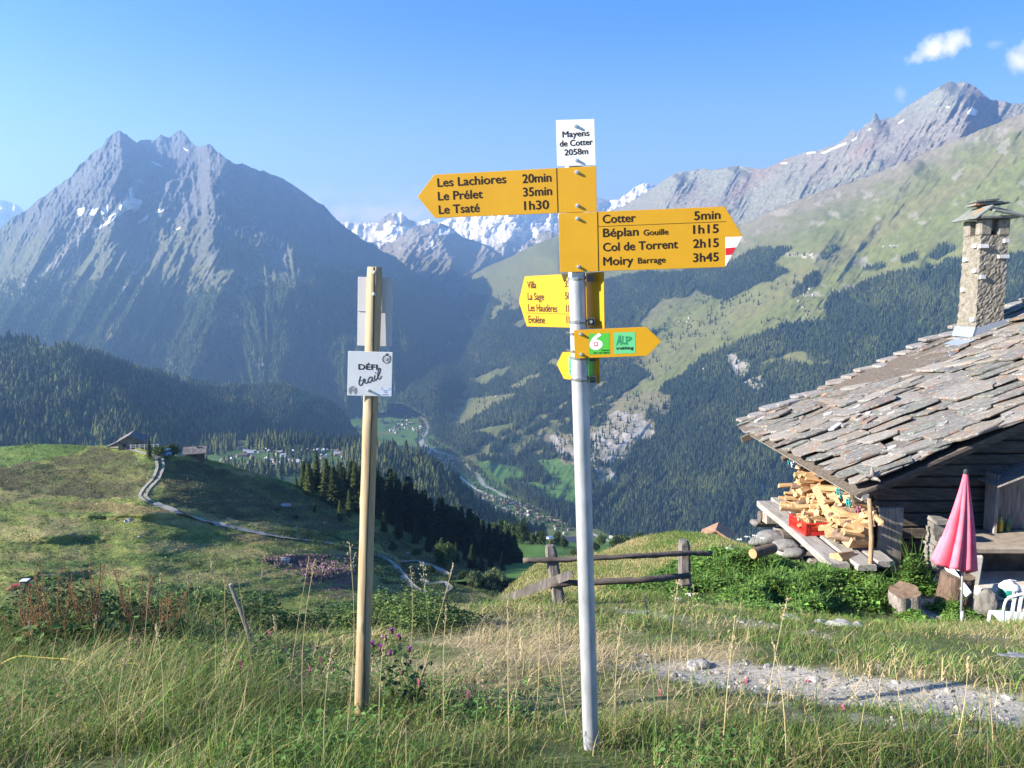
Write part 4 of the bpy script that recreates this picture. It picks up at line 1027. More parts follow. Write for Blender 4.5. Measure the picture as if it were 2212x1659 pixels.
sub(bm_obj('lettering', alp(VP, 1230, 775, 19, 21, .0009), M_STKD), SGN, lb)
sub(merge_meshes('lettering', [VP.text('t', 'trekking', 1230, 804, 20, 6.2, 0, 0, weight=.035, off=.0009)], M_BLK), SGN, lb)
bm = bmesh.new(); VP.poly(bm, [(1258, 762), (1281, 761), (1282, 824), (1259, 821)], .0005); sub(bm_obj('sticker', bm, M_STK1), SGN, lb)
# hose clamps and brackets
M_CLAMP = new_mat('clamp_steel', (.42, .42, .41), .32, .85); M_BRK = new_mat('dark_bracket', (.12, .12, .12), .5, .6)
for py, side in ((655, 0), (820, 0), (721, 2), (764, 2), (950.5 - 5, 9), (0, 0)):
    pass
for py, kind in ((601, 1), (696, 1), (722.5, 0), (761.5, 0), (776.5, 1), (825, 1)):
    pc = base + pdir * (P(1255, py, 2.82) - base).dot(pdir)
    bm = bmesh.new(); add_tube(bm, [pc - pdir * .0055, pc - pdir * .005, pc + pdir * .005, pc + pdir * .0055], [.0305, .0328, .0328, .0305], 36, caps=False)
    if kind:
        e = uF * .030 - nF * .0 + nF * .022
        add_tube(bm, [pc + nF * .0335 + uF * .004, pc + nF * .026 + uF * .026], .0062, 10)
    else:
        add_tube(bm, [pc - uF * .034 + nF * .006, pc - uF * .045 + nF * .006], .0045, 8); add_tube(bm, [pc - uF * .02 + nF * .03, pc + uF * .02 + nF * .03], .006, 8)
    sub(bm_obj('clamp', bm, M_CLAMP), SGN, SGN)
    if kind:
        bm = bmesh.new(); c_ = pc + uF * .047 + nF * .012
        rot = Matrix((uF, -nF, pdir)).transposed()
        for dz in (-1, 1): add_box(bm, c_ + pdir * dz * .0115, (.022, .012, .0022), rot)
        add_box(bm, c_ + nF * -.0065, (.022, .002, .0255), rot); add_box(bm, c_ + uF * .0115, (.002, .014, .0255), rot)
        sub(bm_obj('bracket', bm, M_BRK), SGN, SGN)
        if py == 696:
            bm = bmesh.new(); add_tube(bm, [c_, c_ + nF * .012], .0055, 12); sub(bm_obj('bolt', bm, M_STEEL), SGN, SGN)

# ================================================================== the wooden trail post
M_PINE = noise_mat('barked_pine', [(0.25, (.15, .085, .035)), (0.45, (.34, .245, .135)), (0.7, (.44, .35, .22))], scale=3.2, rough=.6, stretch=(9, 9, .8), bump=.35, bump_scale=14, dist=.0015, nrough=.7)
pb = P(780, 1562, 3.74); pt = P(809.5, 577, 3.44); dW = (pt - pb).normalized()
TRP = empty('trail_post', pb, 0, 'peeled round wooden post with a square white trail plate nailed on', 'post')
def round_post(bm, A, B, r0, r1, seg=110, rings=90, crack0=0.3, seed=0, knots=()):
    d = (B - A); L = d.length; d.normalize(); uu = d.cross(Vector((0, 1, 0))).normalized(); vv = d.cross(uu); RG = []
    if uu.x < 0: uu, vv = -uu, -vv
    for k in range(rings + 1):
        t = k / rings; ring = []
        for i in range(seg):
            a = 2 * math.pi * i / seg
            r = r0 + (r1 - r0) * t
            nn = float(fbm(np.array([math.cos(a) * 1.2 + 5]), np.array([math.sin(a) * 1.2 + t * 7]), 3, 600 + seed)[0])
            r *= 1 + .045 * nn
            ca = crack0 + .10 * math.sin(t * 9 + 1) + .25 * (1 - t)
            da = (a - ca + math.pi) % (2 * math.pi) - math.pi
            wd = .05 + .035 * max(0, t - .8) / .2
            if abs(da) < wd: r -= .016 * (1 - abs(da) / wd) ** .5
            for kt, ka, kr in knots:
                q = math.exp(-((t - kt) * L / kr) ** 2 - ((a - ka) * r / kr) ** 2); r += .006 * q
            if k >= rings - 1: r *= .93 if k == rings else .985
            ring.append(bm.verts.new(A + d * (L * t) + (uu * math.cos(a) + vv * math.sin(a)) * r))
        RG.append(ring)
    for a, b in zip(RG[:-1], RG[1:]):
        for i in range(seg): bm.faces.new((a[i], a[(i + 1) % seg], b[(i + 1) % seg], b[i]))
    c = bm.verts.new(B + d * .002)
    for i in range(seg): bm.faces.new((RG[-1][i], RG[-1][(i + 1) % seg], c))
bm = bmesh.new(); uu_ = dW.cross(Vector((0, 1, 0))).normalized()
# the camera side of the post is at angle +-90 degrees, find which
vv_ = dW.cross(uu_ if uu_.x > 0 else -uu_); cam_ang = math.pi / 2 if vv_.y < 0 else -math.pi / 2
round_post(bm, pb - dW * .2, pt, .0335, .0325, crack0=(cam_ang - .22) % (2 * math.pi) if cam_ang > 0 else (cam_ang + .22) % (2 * math.pi), knots=((.72, cam_ang % (2 * math.pi) + .5, .02), (.55, 3, .015), (.3, 4.6, .012)))
post = sub(bm_obj('post', bm, M_PINE, smooth=True), TRP, TRP)
# square plate
nD = Vector((math.sin(R(-2)), -math.cos(R(-2)), 0)); roll = R(-1.3)
uD = Vector((math.cos(roll), 0.03, math.sin(roll))); vD = Vector((-math.sin(roll), -.05, math.cos(roll)))
pp = pb + dW * (P(800, 806, 3.5) - pb).dot(dW)
DP = Plane(pp + Vector((0, -1, 0)) * .040, uD, vD)
dz = lambda L: [(715.5 + x * .0914, 727.6 + y * .0914) for x, y in L]
pl = board('square_plate', DP, dz([(400, 338), (1448, 365), (1425, 1410), (380, 1385)]), M_WHT, TRP, TRP, th=.004)
lt = [DP.text('t', 'DÉFI', 774, 798.0, 41.6, 11.6, 0, 0, weight=.03)]
bm = bmesh.new(); bm.from_mesh(lt[0])
S_ = .0914 / FPX * 3.46
W_ = lambda z: z * S_
for L, w in (([(690, 930), (672, 1000), (655, 1080), (668, 1135), (700, 1148), (735, 1110), (757, 1050), (775, 990)], 24), ([(640, 1052), (690, 1040), (745, 1018)], 12), ([(757, 985), (775, 1005), (800, 1000), (792, 1050), (800, 1090), (830, 1098), (862, 1060)], 20),
             ([(965, 950), (925, 950), (885, 985), (868, 1040), (885, 1082), (925, 1068), (955, 1010), (968, 955), (965, 1015), (985, 1052), (1012, 1035)], 21), ([(1035, 905), (1018, 960), (1020, 1010), (1045, 1030), (1075, 990)], 22),
             ([(1075, 990), (1110, 920), (1150, 830), (1158, 760), (1140, 738), (1115, 775), (1100, 860), (1098, 950), (1115, 992), (1150, 995), (1185, 920)], 21), ([(1040, 862), (1050, 840)], 26)):
    DP.line(bm, dz(smooth_pts(L, 5)), W_(w), .0007)
ringp = lambda cx, cy, r, a0=0, a1=360, n=36: [(cx + r * math.cos(R(a0 + (a1 - a0) * k / n)), cy + r * math.sin(R(a0 + (a1 - a0) * k / n))) for k in range(n + 1)]
DP.line(bm, dz(ringp(1310, 530, 93)), W_(17), .0006); DP.line(bm, dz([(1288, 405), (1354, 408)]), W_(26)); DP.line(bm, dz([(1320, 410), (1318, 440)]), W_(24), .0009)
DP.line(bm, dz([(1378, 470), (1395, 445), (1412, 470), (1395, 485)]), W_(9))
for L in ([(1282, 495), (1330, 493)], [(1242, 516), (1290, 514)], [(1255, 540), (1295, 538)], [(1242, 567), (1280, 566)]): DP.line(bm, dz(L), W_(5))
for L, w in (([(1345, 520), (1325, 560)], 20), ([(1328, 556), (1350, 572), (1362, 596)], 10), ([(1325, 560), (1298, 575), (1290, 560)], 10), ([(1342, 518), (1362, 530), (1380, 515)], 9), ([(1342, 515), (1318, 522), (1310, 540)], 9)): DP.line(bm, dz(L), W_(w), .0008)
DP.poly(bm, dz(ringp(1357, 500, 11, 0, 342, 12)), .0008); DP.poly(bm, dz(ringp(512, 1272, 14, 0, 342, 12)), .0008)
for r_, w_ in ((40, 11), (68, 11), (97, 11)): DP.line(bm, dz(ringp(512, 1272, r_, 115, 425)), W_(w_), .0006)
sub(bm_obj('lettering', bm, M_BLK), TRP, pl)
bm = bmesh.new(); DP.poly(bm, dz([(1165, 1192), (1425, 1200), (1420, 1392), (1160, 1386)]), .0004); sub(bm_obj('sticker', bm, new_mat('pale_blue_sticker', (.62, .66, .76), .4)), TRP, pl)
bm = bmesh.new()
for L, w in (([(1225, 1203), (1180, 1205), (1188, 1235), (1210, 1250)], 9), ([(1352, 1212), (1398, 1216), (1392, 1240), (1368, 1262)], 9), ([(1225, 1250), (1262, 1260), (1272, 1280)], 12), ([(1345, 1256), (1310, 1262), (1300, 1282)], 12),
             ([(1235, 1280), (1250, 1310), (1270, 1322), (1310, 1322), (1330, 1298)], 8), ([(1262, 1296), (1280, 1302), (1300, 1298)], 8), ([(1210, 1362), (1350, 1364)], 12)): DP.line(bm, dz(L), W_(w), .0010)
sub(bm_obj('emblem', bm, new_mat('grey_ink', (.16, .17, .2), .5)), TRP, pl)
bolts(DP, TRP, pl, [(796.5, 843.5)], length=.011)
# two blank plates seen from behind
BPp = Plane(pp + Vector((0, 1, 0)) * .043, Vector((1, .02, -.022)), Vector((.02, -.05, 1)))
M_GREYB = noise_mat('plate_back', [(0.3, (.56, .56, .56)), (0.7, (.62, .62, .62))], scale=12, rough=.5)
board('back_plate', BPp, [(773.4, 597.7), (848.8, 601.7), (847, 674), (772.6, 672)], M_GREYB, TRP, TRP)
board('back_plate', BPp, [(772.8, 672.8), (847, 675), (846, 748.4), (771.8, 746.4)], M_GREYB, TRP, TRP, off=-.003)
for x, y in ((811, 589), (811, 636)):
    c_ = pb + dW * (P(x, y, 3.45) - pb).dot(dW) + Vector((.006, -.032, 0))
    bm = bmesh.new(); add_tube(bm, [c_, c_ + Vector((.001, -.010, .001)), c_ + Vector((.002, -.013, .001))], [.0075, .0065, .004], 10)
    sub(bm_obj('wire_clip', bm, M_GREYB), TRP, TRP)
bm = bmesh.new()
A_ = pb + dW * (P(811, 589, 3.45) - pb).dot(dW) + Vector((.006, -.042, 0)); B_ = pb + dW * (P(811, 636, 3.45) - pb).dot(dW) + Vector((.006, -.040, 0))
add_tube(bm, [A_, B_], .0009, 6); sub(bm_obj('wire', bm, M_BRK), TRP, TRP)
# ================================================================== near vegetation
M_GRASS = col_mat('grass_blade', 3, .2, rough=.7, spec=.3, trans=.32)
def blades(name, x, y, h, w, bend, ang, cols, segs=3, tipw=.12, parent=None, z0=None, mat=None, droop=.30):
    n = len(x); z = ground_z(x, y) - .01 if z0 is None else z0
    dirx, diry = np.cos(ang), np.sin(ang); fa = ang + math.pi / 2 + RNG.uniform(-.9, .9, n)
    sx, sy = np.cos(fa), np.sin(fa)
    V = np.empty((n, (segs + 1) * 2, 3)); C = np.empty((n, (segs + 1) * 2, 3))
    for k in range(segs + 1):
        t = k / segs; ww = w * (1 - t * (1 - tipw)) * .5
        off = bend * h * t ** 2; zz = h * (t - droop * np.abs(bend) * t ** 2.2)
        cx = x + dirx * off; cy = y + diry * off
        V[:, 2 * k] = np.stack([cx - sx * ww, cy - sy * ww, z + zz], -1); V[:, 2 * k + 1] = np.stack([cx + sx * ww, cy + sy * ww, z + zz], -1)
        C[:, 2 * k] = C[:, 2 * k + 1] = cols
    base = (np.arange(n) * (segs + 1) * 2)[:, None, None]
    Fq = np.array([[2 * k, 2 * k + 1, 2 * k + 3, 2 * k + 2] for k in range(segs)])[None]
    return np_mesh(name, V.reshape(-1, 3), (base + Fq).reshape(-1, 4), mat or M_GRASS, parent, cols=C.reshape(-1, 3), smooth=True)
def leaves(name, c, size, cols, up=.4, mat=None, parent=None, seed=0, long=1.6):
    """flat diamond leaves at points c"""
    n = len(c); g_ = np.random.default_rng(seed); a = g_.uniform(0, 6.283, n)
    d = np.stack([np.cos(a), np.sin(a), g_.uniform(-.5, up, n)], -1); u = np.stack([-np.sin(a), np.cos(a), g_.uniform(-.5, .5, n)], -1)
    s = size[:, None]; m = c + d * s * long * .5 + np.array([0, 0, 1]) * s * .12
    V = np.stack([c, m - u * s * .5, c + d * s * long - np.array([0, 0, 1]) * s * .15, m + u * s * .5], 1)
    return np_mesh(name, V.reshape(-1, 3), np.arange(n * 4).reshape(-1, 4), mat or M_GRASS, parent, cols=np.repeat(cols, 4, 0), smooth=False)
def pick(n, x0, x1, y0, y1, dens, seed, wedge=True):
    rs = np.random.default_rng(seed); x = rs.uniform(x0, x1, n); y = rs.uniform(y0, y1, n)
    d = dens(x, y)
    if wedge: d = d * (np.abs(x) < .74 * y + .8)
    k = rs.random(n) < d; return x[k], y[k]
def gcols(n, dry, seed=0, lush=None):
    rs = np.random.default_rng(seed); d = (rs.random(n) < dry)[:, None]
    fresh = np.array((.128, .215, .044)) * rs.uniform(.5, 1.5, (n, 1)) * np.stack([rs.uniform(.7, 1.5, n), np.ones(n), rs.uniform(.6, 1.3, n)], -1)
    st = np.array((.50, .39, .19)) * rs.uniform(.6, 1.3, (n, 1))
    return np.where(d, st, fresh)
clump = lambda x, y: fbm(x * 1.9, y * 1.9, 3, 501)
clump2 = lambda x, y: fbm(x * 5, y * 5, 2, 502)
edge_y = lambda x: np.interp(x, [-14, -7, -4.5, -2.5, -1.5, -.6, .3, 1.5, 3.2, 5, 8], [3.5, 5.0, 5.9, 6.6, 7.4, 8.4, 9.6, 11.6, 13.4, 18, 30])
# foreground strip: mixed grass in tussocks
far_ = lambda x: np.interp(x, [-6, -2.2, -.9, .3, 1.2, 2.2, 4], [7.0, 5.6, 4.2, 3.7, 3.5, 3.2, 2.9])
def d_fore(x, y):
    return sstep(0, -.6, y - far_(x)) * (1 - .85 * gravel_mask(x, y)) * (.38 + .62 * sstep(-.45, .15, clump(x, y) + .6 * clump2(x, y) + .2))
x, y = pick(420000, -6.5, 5.2, 1.55, 8, d_fore, 1); n = len(x); cl = clump(x, y) + .5 * clump2(x, y)
left = sstep(-.6, -1.8, x)
dry = np.clip(.15 + .22 * fbm(x * .9, y * .9, 3, 77) + .10 * (x > .2) + .10 * left, .04, .7)
h = RNG.gamma(4.5, .0255, n) * (1 + .75 * cl) * (.78 + .70 * left * sstep(2.4, 3.6, y)); foot = np.minimum(np.hypot(x + .68, (y - 3.35) * .8), np.hypot(x - .31, (y - 2.75) * .8)); h = (h * (.50 + .50 * sstep(.10, .45, foot))).clip(.02, .38)
c_ = gcols(n, dry, 3)
dk = .85 * sstep(.15, -.35, fbm(x * 1.1 + 9, y * 1.1, 3, 79))[:, None]; c_ = c_ * (1 - .45 * dk)
blades('foreground_grass', x, y, h, RNG.uniform(.0022, .0060, n), RNG.uniform(.2, 1.3, n), RNG.uniform(0, 6.28, n), c_)['kind'] = 'stuff'
# low broad-leaved herbs between the grass
x, y = pick(150000, -6.5, 5.2, 1.6, 7.5, lambda x, y: sstep(0, -.6, y - far_(x) - .5) * sstep(.0, .35, fbm(x * 1.4 + 4, y * 1.4, 3, 88)) * (1 - .9 * gravel_mask(x, y)), 11); n = len(x)
hh = RNG.uniform(.01, .10, n) * (1 + .8 * sstep(-1, -2.5, x))
leaves('low_herbs', np.stack([x, y, ground_z(x, y) + hh], -1), RNG.uniform(.008, .022, n), np.array((.085, .165, .035)) * RNG.uniform(.5, 1.6, (n, 1)), seed=3)['kind'] = 'stuff'
# short turf and straw farther back
def d_mid(x, y): return sstep(.4, -.1, y - edge_y(x)) * (1 - .97 * gravel_mask(x, y)) * (.25 + .75 * sstep(-.3, .2, clump(x, y) + .4 * clump2(x, y))) * (1 - .45 * straw_mask(x, y)) * (1 - (x > 5.2) * (y > 9.6))
x, y = pick(620000, -8, 9, 3.0, 14, d_mid, 2); n = len(x)
lushb = sstep(1.2, 2.2, x) * sstep(8.2, 9.6, y); dry = np.clip((.20 + .55 * straw_mask(x, y) + .25 * fbm(x * .8, y * .8, 3, 78)) * (1 - .85 * lushb), .03, .8)
h = (RNG.gamma(4, .012, n) * (1 + .8 * clump(x, y))).clip(.015, .16)
blades('short_turf', x, y, h, RNG.uniform(.004, .009, n), RNG.uniform(.3, 1.3, n), RNG.uniform(0, 6.28, n), gcols(n, dry, 4) * (.75 + .35 * sstep(-.3, .3, fbm(x * .9, y * 1.3, 4, 81)))[:, None], 2)['kind'] = 'stuff'
# cut straw lying flat
x, y = pick(30000, -2.5, 6, 3.6, 8.5, lambda x, y: straw_mask(x, y), 6); n = len(x)
blades('cut_straw', x, y, RNG.uniform(.04, .16, n), RNG.uniform(.002, .005, n), RNG.uniform(2, 6, n) * .45, RNG.uniform(0, 6.28, n), np.array((.58, .46, .26)) * RNG.uniform(.6, 1.2, (n, 1)), 2, z0=ground_z(x, y) + .012, droop=.3)['kind'] = 'stuff'
# grass of the knoll
kp, ki, kj = scatter(KN, sstep(.02, .3, KN.T) * (KN.PX < 2000), 110000, 4); n = len(kp)
dry = np.clip(.45 + .6 * fbm(kp[:, 0] * .4, kp[:, 1] * .22, 4, 5), .05, .9)
blades('knoll_grass', kp[:, 0], kp[:, 1], RNG.uniform(.05, .16, n), RNG.uniform(.012, .028, n), RNG.uniform(.2, .9, n), RNG.uniform(0, 6.28, n), gcols(n, dry, 9) * .95, 2, z0=kp[:, 2] - .02)['kind'] = 'stuff'
# tufts on the meadow hill
hp_, hi_, hj_ = scatter(HL, sstep(0.12, .2, HL.T) * ((HL.PX > -60) & (HL.PX < 1200)), 330000, 14); n = len(hp_)
hx, hy = HL.PX[hi_, hj_], HL.PY[hi_, hj_]
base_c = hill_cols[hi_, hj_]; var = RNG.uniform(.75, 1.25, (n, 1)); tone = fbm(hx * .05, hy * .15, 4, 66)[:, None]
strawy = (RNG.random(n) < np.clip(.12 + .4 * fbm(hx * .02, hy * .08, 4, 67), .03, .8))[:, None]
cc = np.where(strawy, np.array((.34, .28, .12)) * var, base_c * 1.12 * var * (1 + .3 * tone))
sz = RNG.gamma(4, .028, n).clip(.05, .35)
blades('hill_grass_tufts', hp_[:, 0], hp_[:, 1], sz, sz * RNG.uniform(.5, 1.2, n), RNG.uniform(.0, .6, n), RNG.uniform(0, 6.28, n), cc, 1, z0=hp_[:, 2] - .04, tipw=.3)['kind'] = 'stuff'
# low dwarf shrubs and heather
m_ = in_poly(HL.PX, HL.PY, [(560, 1208), (640, 1199), (762, 1202), (766, 1240), (700, 1256), (600, 1232)]) * 1.0 * (fbm(HL.PX * .05, HL.PY * .1, 3, 68) > -.15)
hp_, _, _ = scatter(HL, m_ + 1e-9, 9000, 15); n = len(hp_)
pk = (RNG.random(n) < .45)[:, None]; cc = np.where(pk, np.array((.46, .25, .32)), np.array((.13, .155, .06))) * RNG.uniform(.5, 1.3, (n, 1)); sz = RNG.uniform(.2, .55, n)
blades('heather', hp_[:, 0], hp_[:, 1], sz, sz * .5, RNG.uniform(0, .5, n), RNG.uniform(0, 6.28, n), cc, 1, z0=hp_[:, 2] - .04, tipw=.5)['kind'] = 'stuff'
dn = ((fbm(HL.PX * .04, HL.PY * .12, 4, 69) > .34) * 1.0 + 2.5 * in_poly(HL.PX, HL.PY, [(560, 1140), (700, 1150), (800, 1190), (900, 1230), (1040, 1250), (1130, 1260), (1130, 1310), (960, 1300), (850, 1290), (780, 1200), (650, 1170)]) * (fbm(HL.PX * .05, HL.PY * .12, 3, 70) > -.05)) * (HL.T > .2) * (HL.PX > -50)
hp_, _, _ = scatter(HL, dn + 1e-9, 60000, 16); n = len(hp_)
g_ = np.random.default_rng(4); off = g_.normal(0, .25, (n, 3)); off[:, 2] = np.abs(off[:, 2]) * .9
leaves('dwarf_shrubs', hp_ + off, g_.uniform(.10, .26, n), np.array((.055, .085, .028)) * g_.uniform(.5, 1.9, (n, 1)), seed=8)['kind'] = 'stuff'

# green weed bank in front of the wood pile
def weed_h(x, y):
    a = np.exp(-((x - 3.6) / 1.8) ** 2 - ((y - 11.6) / 2.2) ** 2) * .19 * (1 + .7 * fbm(x * 1.2, y * 1.2, 3, 94))
    a = np.maximum(a, np.exp(-((x - 5.0) / 1.0) ** 2 - ((y - 11.35) / .45) ** 2) * .30)
    a = np.maximum(a, np.exp(-((x - 5.9) / .55) ** 2 - ((y - 11.0) / .45) ** 2) * .30)
    a = np.maximum(a, np.exp(-((x - 6.15) / .35) ** 2 - ((y - 12.0) / .3) ** 2) * .8)
    a = np.maximum(a, np.exp(-((x - 6.75) / .2) ** 2 - ((y - 10.55) / .2) ** 2) * .35)
    return a * (.75 + 1.1 * fbm(x * 2.2, y * 2.2, 3, 90))
x, y = pick(420000, .9, 7.2, 8.8, 14.5, lambda x, y: sstep(.02, .16, weed_h(x, y)) , 21, wedge=False); n = len(x)
H_ = weed_h(x, y); zz = ground_z(x, y) + H_ * RNG.random(n) ** .45
leaves('leafy_weed_bank', np.stack([x, y, zz], -1), RNG.gamma(4, .0065, n).clip(.008, .06), np.array((.105, .21, .038)) * RNG.uniform(.35, 1.7, (n, 1)) * (1 + .5 * fbm(x * 1.6, y * 1.6, 3, 95))[:, None] * np.stack([RNG.uniform(.8, 1.4, n), np.ones(n), np.ones(n)], -1), seed=5)['kind'] = 'stuff'
x, y = pick(30000, .9, 7.2, 8.8, 14.5, lambda x, y: sstep(.04, .2, weed_h(x, y)) * (clump2(x, y) > -.2), 31, wedge=False); n = len(x)
blades('weed_stems', x, y, weed_h(x, y) * RNG.uniform(.7, 2.0, n) + .05, RNG.uniform(.008, .022, n), RNG.uniform(.1, .8, n), RNG.uniform(0, 6.28, n), np.array((.13, .24, .05)) * RNG.uniform(.5, 1.5, (n, 1)), 3)['kind'] = 'stuff'
# brush along the left and middle edge of the terrace
def brush_h(x, y):
    e = edge_y(x); b = np.exp(-((y - (e - .55)) / .6) ** 2)
    a = .36 * b * sstep(-.3, .15, fbm(x * .9 + 2, y * .9, 3, 91) + .18 * (x < -1.9) - .1)
    a = np.maximum(a, .42 * np.exp(-((x + 2.9) / .7) ** 2 - ((y - 5.1) / .5) ** 2)); a = np.maximum(a, .32 * np.exp(-((x + 1.0) / .8) ** 2 - ((y - 6.6) / .55) ** 2)); k_ = sstep(-1.1, -.5, x) * sstep(6.6, 7.2, y); a = a * (1 - .75 * k_)
    return a * (.8 + .7 * fbm(x * 2.6, y * 2.6, 3, 92))
x, y = pick(330000, -7, 2.5, 3.6, 11, lambda x, y: sstep(.05, .2, brush_h(x, y)), 22); n = len(x)
H_ = brush_h(x, y); zz = ground_z(x, y) + H_ * RNG.random(n) ** .5; lt_ = sstep(-.2, .4, fbm(x * 1.5, y * 1.5, 3, 93) + RNG.normal(0, .2, n))[:, None]
leaves('terrace_brush', np.stack([x, y, zz], -1), RNG.uniform(.010, .030, n), (np.array((.05, .095, .025)) * (1 - lt_) + np.array((.12, .18, .045)) * lt_) * RNG.uniform(.5, 1.5, (n, 1)), seed=6)['kind'] = 'stuff'

# ---- single plants one can point at
rsg = random.Random(5)
M_STALK = new_mat('dry_stalk', (.46, .36, .18), .8); M_STALKG = new_mat('green_stalk', (.16, .22, .07), .8); M_SEED = noise_mat('seed_head', [(0.3, (.30, .21, .10)), (0.7, (.56, .44, .26))], scale=60)
M_RUST = noise_mat('rusty_seeds', [(0.3, (.20, .10, .045)), (0.7, (.36, .20, .09))], scale=30); M_PURP = noise_mat('thistle_purple', [(0.3, (.26, .03, .24)), (0.7, (.42, .10, .38))], scale=60); M_PINKF = new_mat('sainfoin_pink', (.50, .10, .18), .6)
M_HEADB = new_mat('thistle_brown', (.10, .055, .045), .8); M_LEAFG = new_mat('plant_leaf', (.07, .13, .03), .7)
def curve_pts(A, B, sag=.05, n=7):
    A, B = Vector(A), Vector(B); s_ = (B - A).cross(Vector((0, 1, 0))).normalized() * sag
    return [A.lerp(B, k / n) + s_ * math.sin(math.pi * k / n * .8) * (1 if k else 0) for k in range(n + 1)]
def grass_stalk(px, py, d, topx, topy, kind=0):
    A = P(px, py, d); gzz = gz(A.x, A.y); A.z = gzz - .02
    dd = A.y * math.cos(PITCH) - A.z * math.sin(PITCH); B = P(topx, topy, dd * rsg.uniform(.97, 1.03))
    T = empty('grass_stalk', A, 0, None); pts = curve_pts(A, B, rsg.uniform(-.03, .03) * (B - A).length * 2, 8)
    bm = bmesh.new(); add_tube(bm, pts, [.0018] * 5 + [.0013] * 4, 5); attach(bm_obj('stem', bm, M_STALK if rsg.random() < .7 else M_STALKG), T)
    bm = bmesh.new(); t = (pts[-1] - pts[-2]).normalized(); L = .055 + .03 * rsg.random()
    for k in range(26):
        f = k / 26; p = pts[-1] - t * L * (1 - f) + Vector([rsg.uniform(-1, 1) * .0055 * (1.1 - f) for _ in range(3)]); dr = (t + Vector([rsg.uniform(-.5, .5) for _ in range(3)])).normalized()
        if kind: p = pts[-1] - t * L * 1.8 * (1 - f) + Vector([rsg.uniform(-1, 1) * .022 * math.sin(math.pi * f) for _ in range(3)]); dr = (dr + Vector((0, 0, -.6))).normalized()
        add_tube(bm, [p, p + dr * .006, p + dr * .012], [.0006, .0021, .0004], 5)
    attach(bm_obj('seed_head', bm, M_SEED), T); return T
G_ST = 'tall dry grass stalks in the foreground'
for (px, py, d, tx, ty, k) in ((500, 1600, 3.1, 463, 1203, 0), (560, 1500, 3.9, 511, 1218, 0), (505, 1480, 4.2, 492, 1240, 0), (655, 1560, 3.3, 694, 1212, 0), (540, 1500, 4, 561, 1214, 0), (620, 1470, 4.2, 670, 1205, 0), (330, 1480, 4, 345, 1240, 0), (430, 1470, 4.1, 408, 1245, 0), (300, 1470, 4.2, 319, 1262, 0), (380, 1530, 3.6, 428, 1235, 1),
                              (745, 1560, 3.2, 742, 1172, 1), (900, 1470, 4.3, 977, 1217, 0), (930, 1540, 3.6, 906, 1215, 1), (880, 1450, 4.6, 880, 1222, 1), (960, 1560, 3.4, 968, 1310, 0), (1100, 1600, 3.0, 1098, 1300, 0), (1160, 1500, 4, 1160, 1310, 0), (1330, 1560, 3.4, 1352, 1330, 1), (1440, 1540, 3.5, 1470, 1252, 1), (1500, 1520, 3.7, 1503, 1262, 1),
                              (1420, 1600, 3.1, 1390, 1290, 0), (1560, 1620, 3, 1590, 1330, 1), (1700, 1640, 2.9, 1660, 1380, 0), (1850, 1600, 3.0, 1880, 1440, 0), (1960, 1560, 3.3, 1930, 1390, 1), (2060, 1600, 3.0, 2085, 1420, 0), (180, 1560, 3.4, 205, 1330, 0), (90, 1560, 3.4, 60, 1340, 0), (250, 1620, 3, 290, 1380, 1), (700, 1640, 2.8, 725, 1400, 1),
                              (820, 1600, 3.1, 838, 1370, 0), (610, 1620, 3.0, 590, 1330, 0), (1010, 1640, 2.8, 1035, 1420, 1), (450, 1640, 2.8, 480, 1400, 0), (1230, 1540, 3.5, 1216, 1350, 0), (1650, 1540, 3.4, 1705, 1290, 1), (2150, 1620, 2.9, 2130, 1460, 1), (350, 1600, 3.1, 330, 1350, 0)):
    tag(grass_stalk(px, py, d, tx, ty, k), 'tall dry grass stalk with a seed head rising above the foreground grass', 'grass stalk', G_ST)
def sorrel(px, py, d, h, label):
    A = P(px, py, d); A.z = gz(A.x, A.y); T = empty('sorrel_plant', A, 0, label, 'plant')
    bs = bmesh.new()
    for k in range(9):
        B = A + Vector((rsg.uniform(-.16, .16), rsg.uniform(-.1, .1), h * rsg.uniform(.7, 1.1))); pts = curve_pts(A + Vector((rsg.uniform(-.05, .05), 0, 0)), B, .02, 7); add_tube(bs, pts, [.003] * 5 + [.002] * 3, 5)
        bh_ = bmesh.new()
        for j in range(60):
            f = rsg.uniform(.45, 1); i = min(6, int(f * 7)); p = pts[i].lerp(pts[i + 1], f * 7 - i) + Vector([rsg.gauss(0, .009) for _ in range(3)]); add_tube(bh_, [p, p + Vector([rsg.uniform(-.005, .005), rsg.uniform(-.005, .005), .006])], [.0030, .001], 4)
        attach(bm_obj('seed_head', bh_, M_RUST), T)
    attach(bm_obj('stem', bs, M_RUST), T)
    n = 90; g_ = np.random.default_rng(int(px)); c = np.array(A)[None] + np.stack([g_.normal(0, .10, n), g_.normal(0, .08, n), g_.uniform(.02, h * .45, n)], -1)
    attach(leaves('leaves', c, g_.uniform(.03, .06, n), np.array((.09, .16, .035)) * g_.uniform(.6, 1.4, (n, 1)), seed=int(px)), T)
for px, py, d, h, lb in ((130, 1420, 4.9, .62, 'rust-brown sorrel plant second from the left picture edge'), (215, 1410, 5.0, .60, 'rust-brown sorrel plant with the broadest reddish heads'), (312, 1400, 5.1, .56, 'rust-brown sorrel plant just left of the tall grass stalks'), (62, 1430, 4.9, .45, 'low rust-brown sorrel plant at the left picture edge'), (365, 1405, 5.2, .42, 'small rust-brown sorrel plant among the pale stalks')):
    sorrel(px, py, d, h, lb)
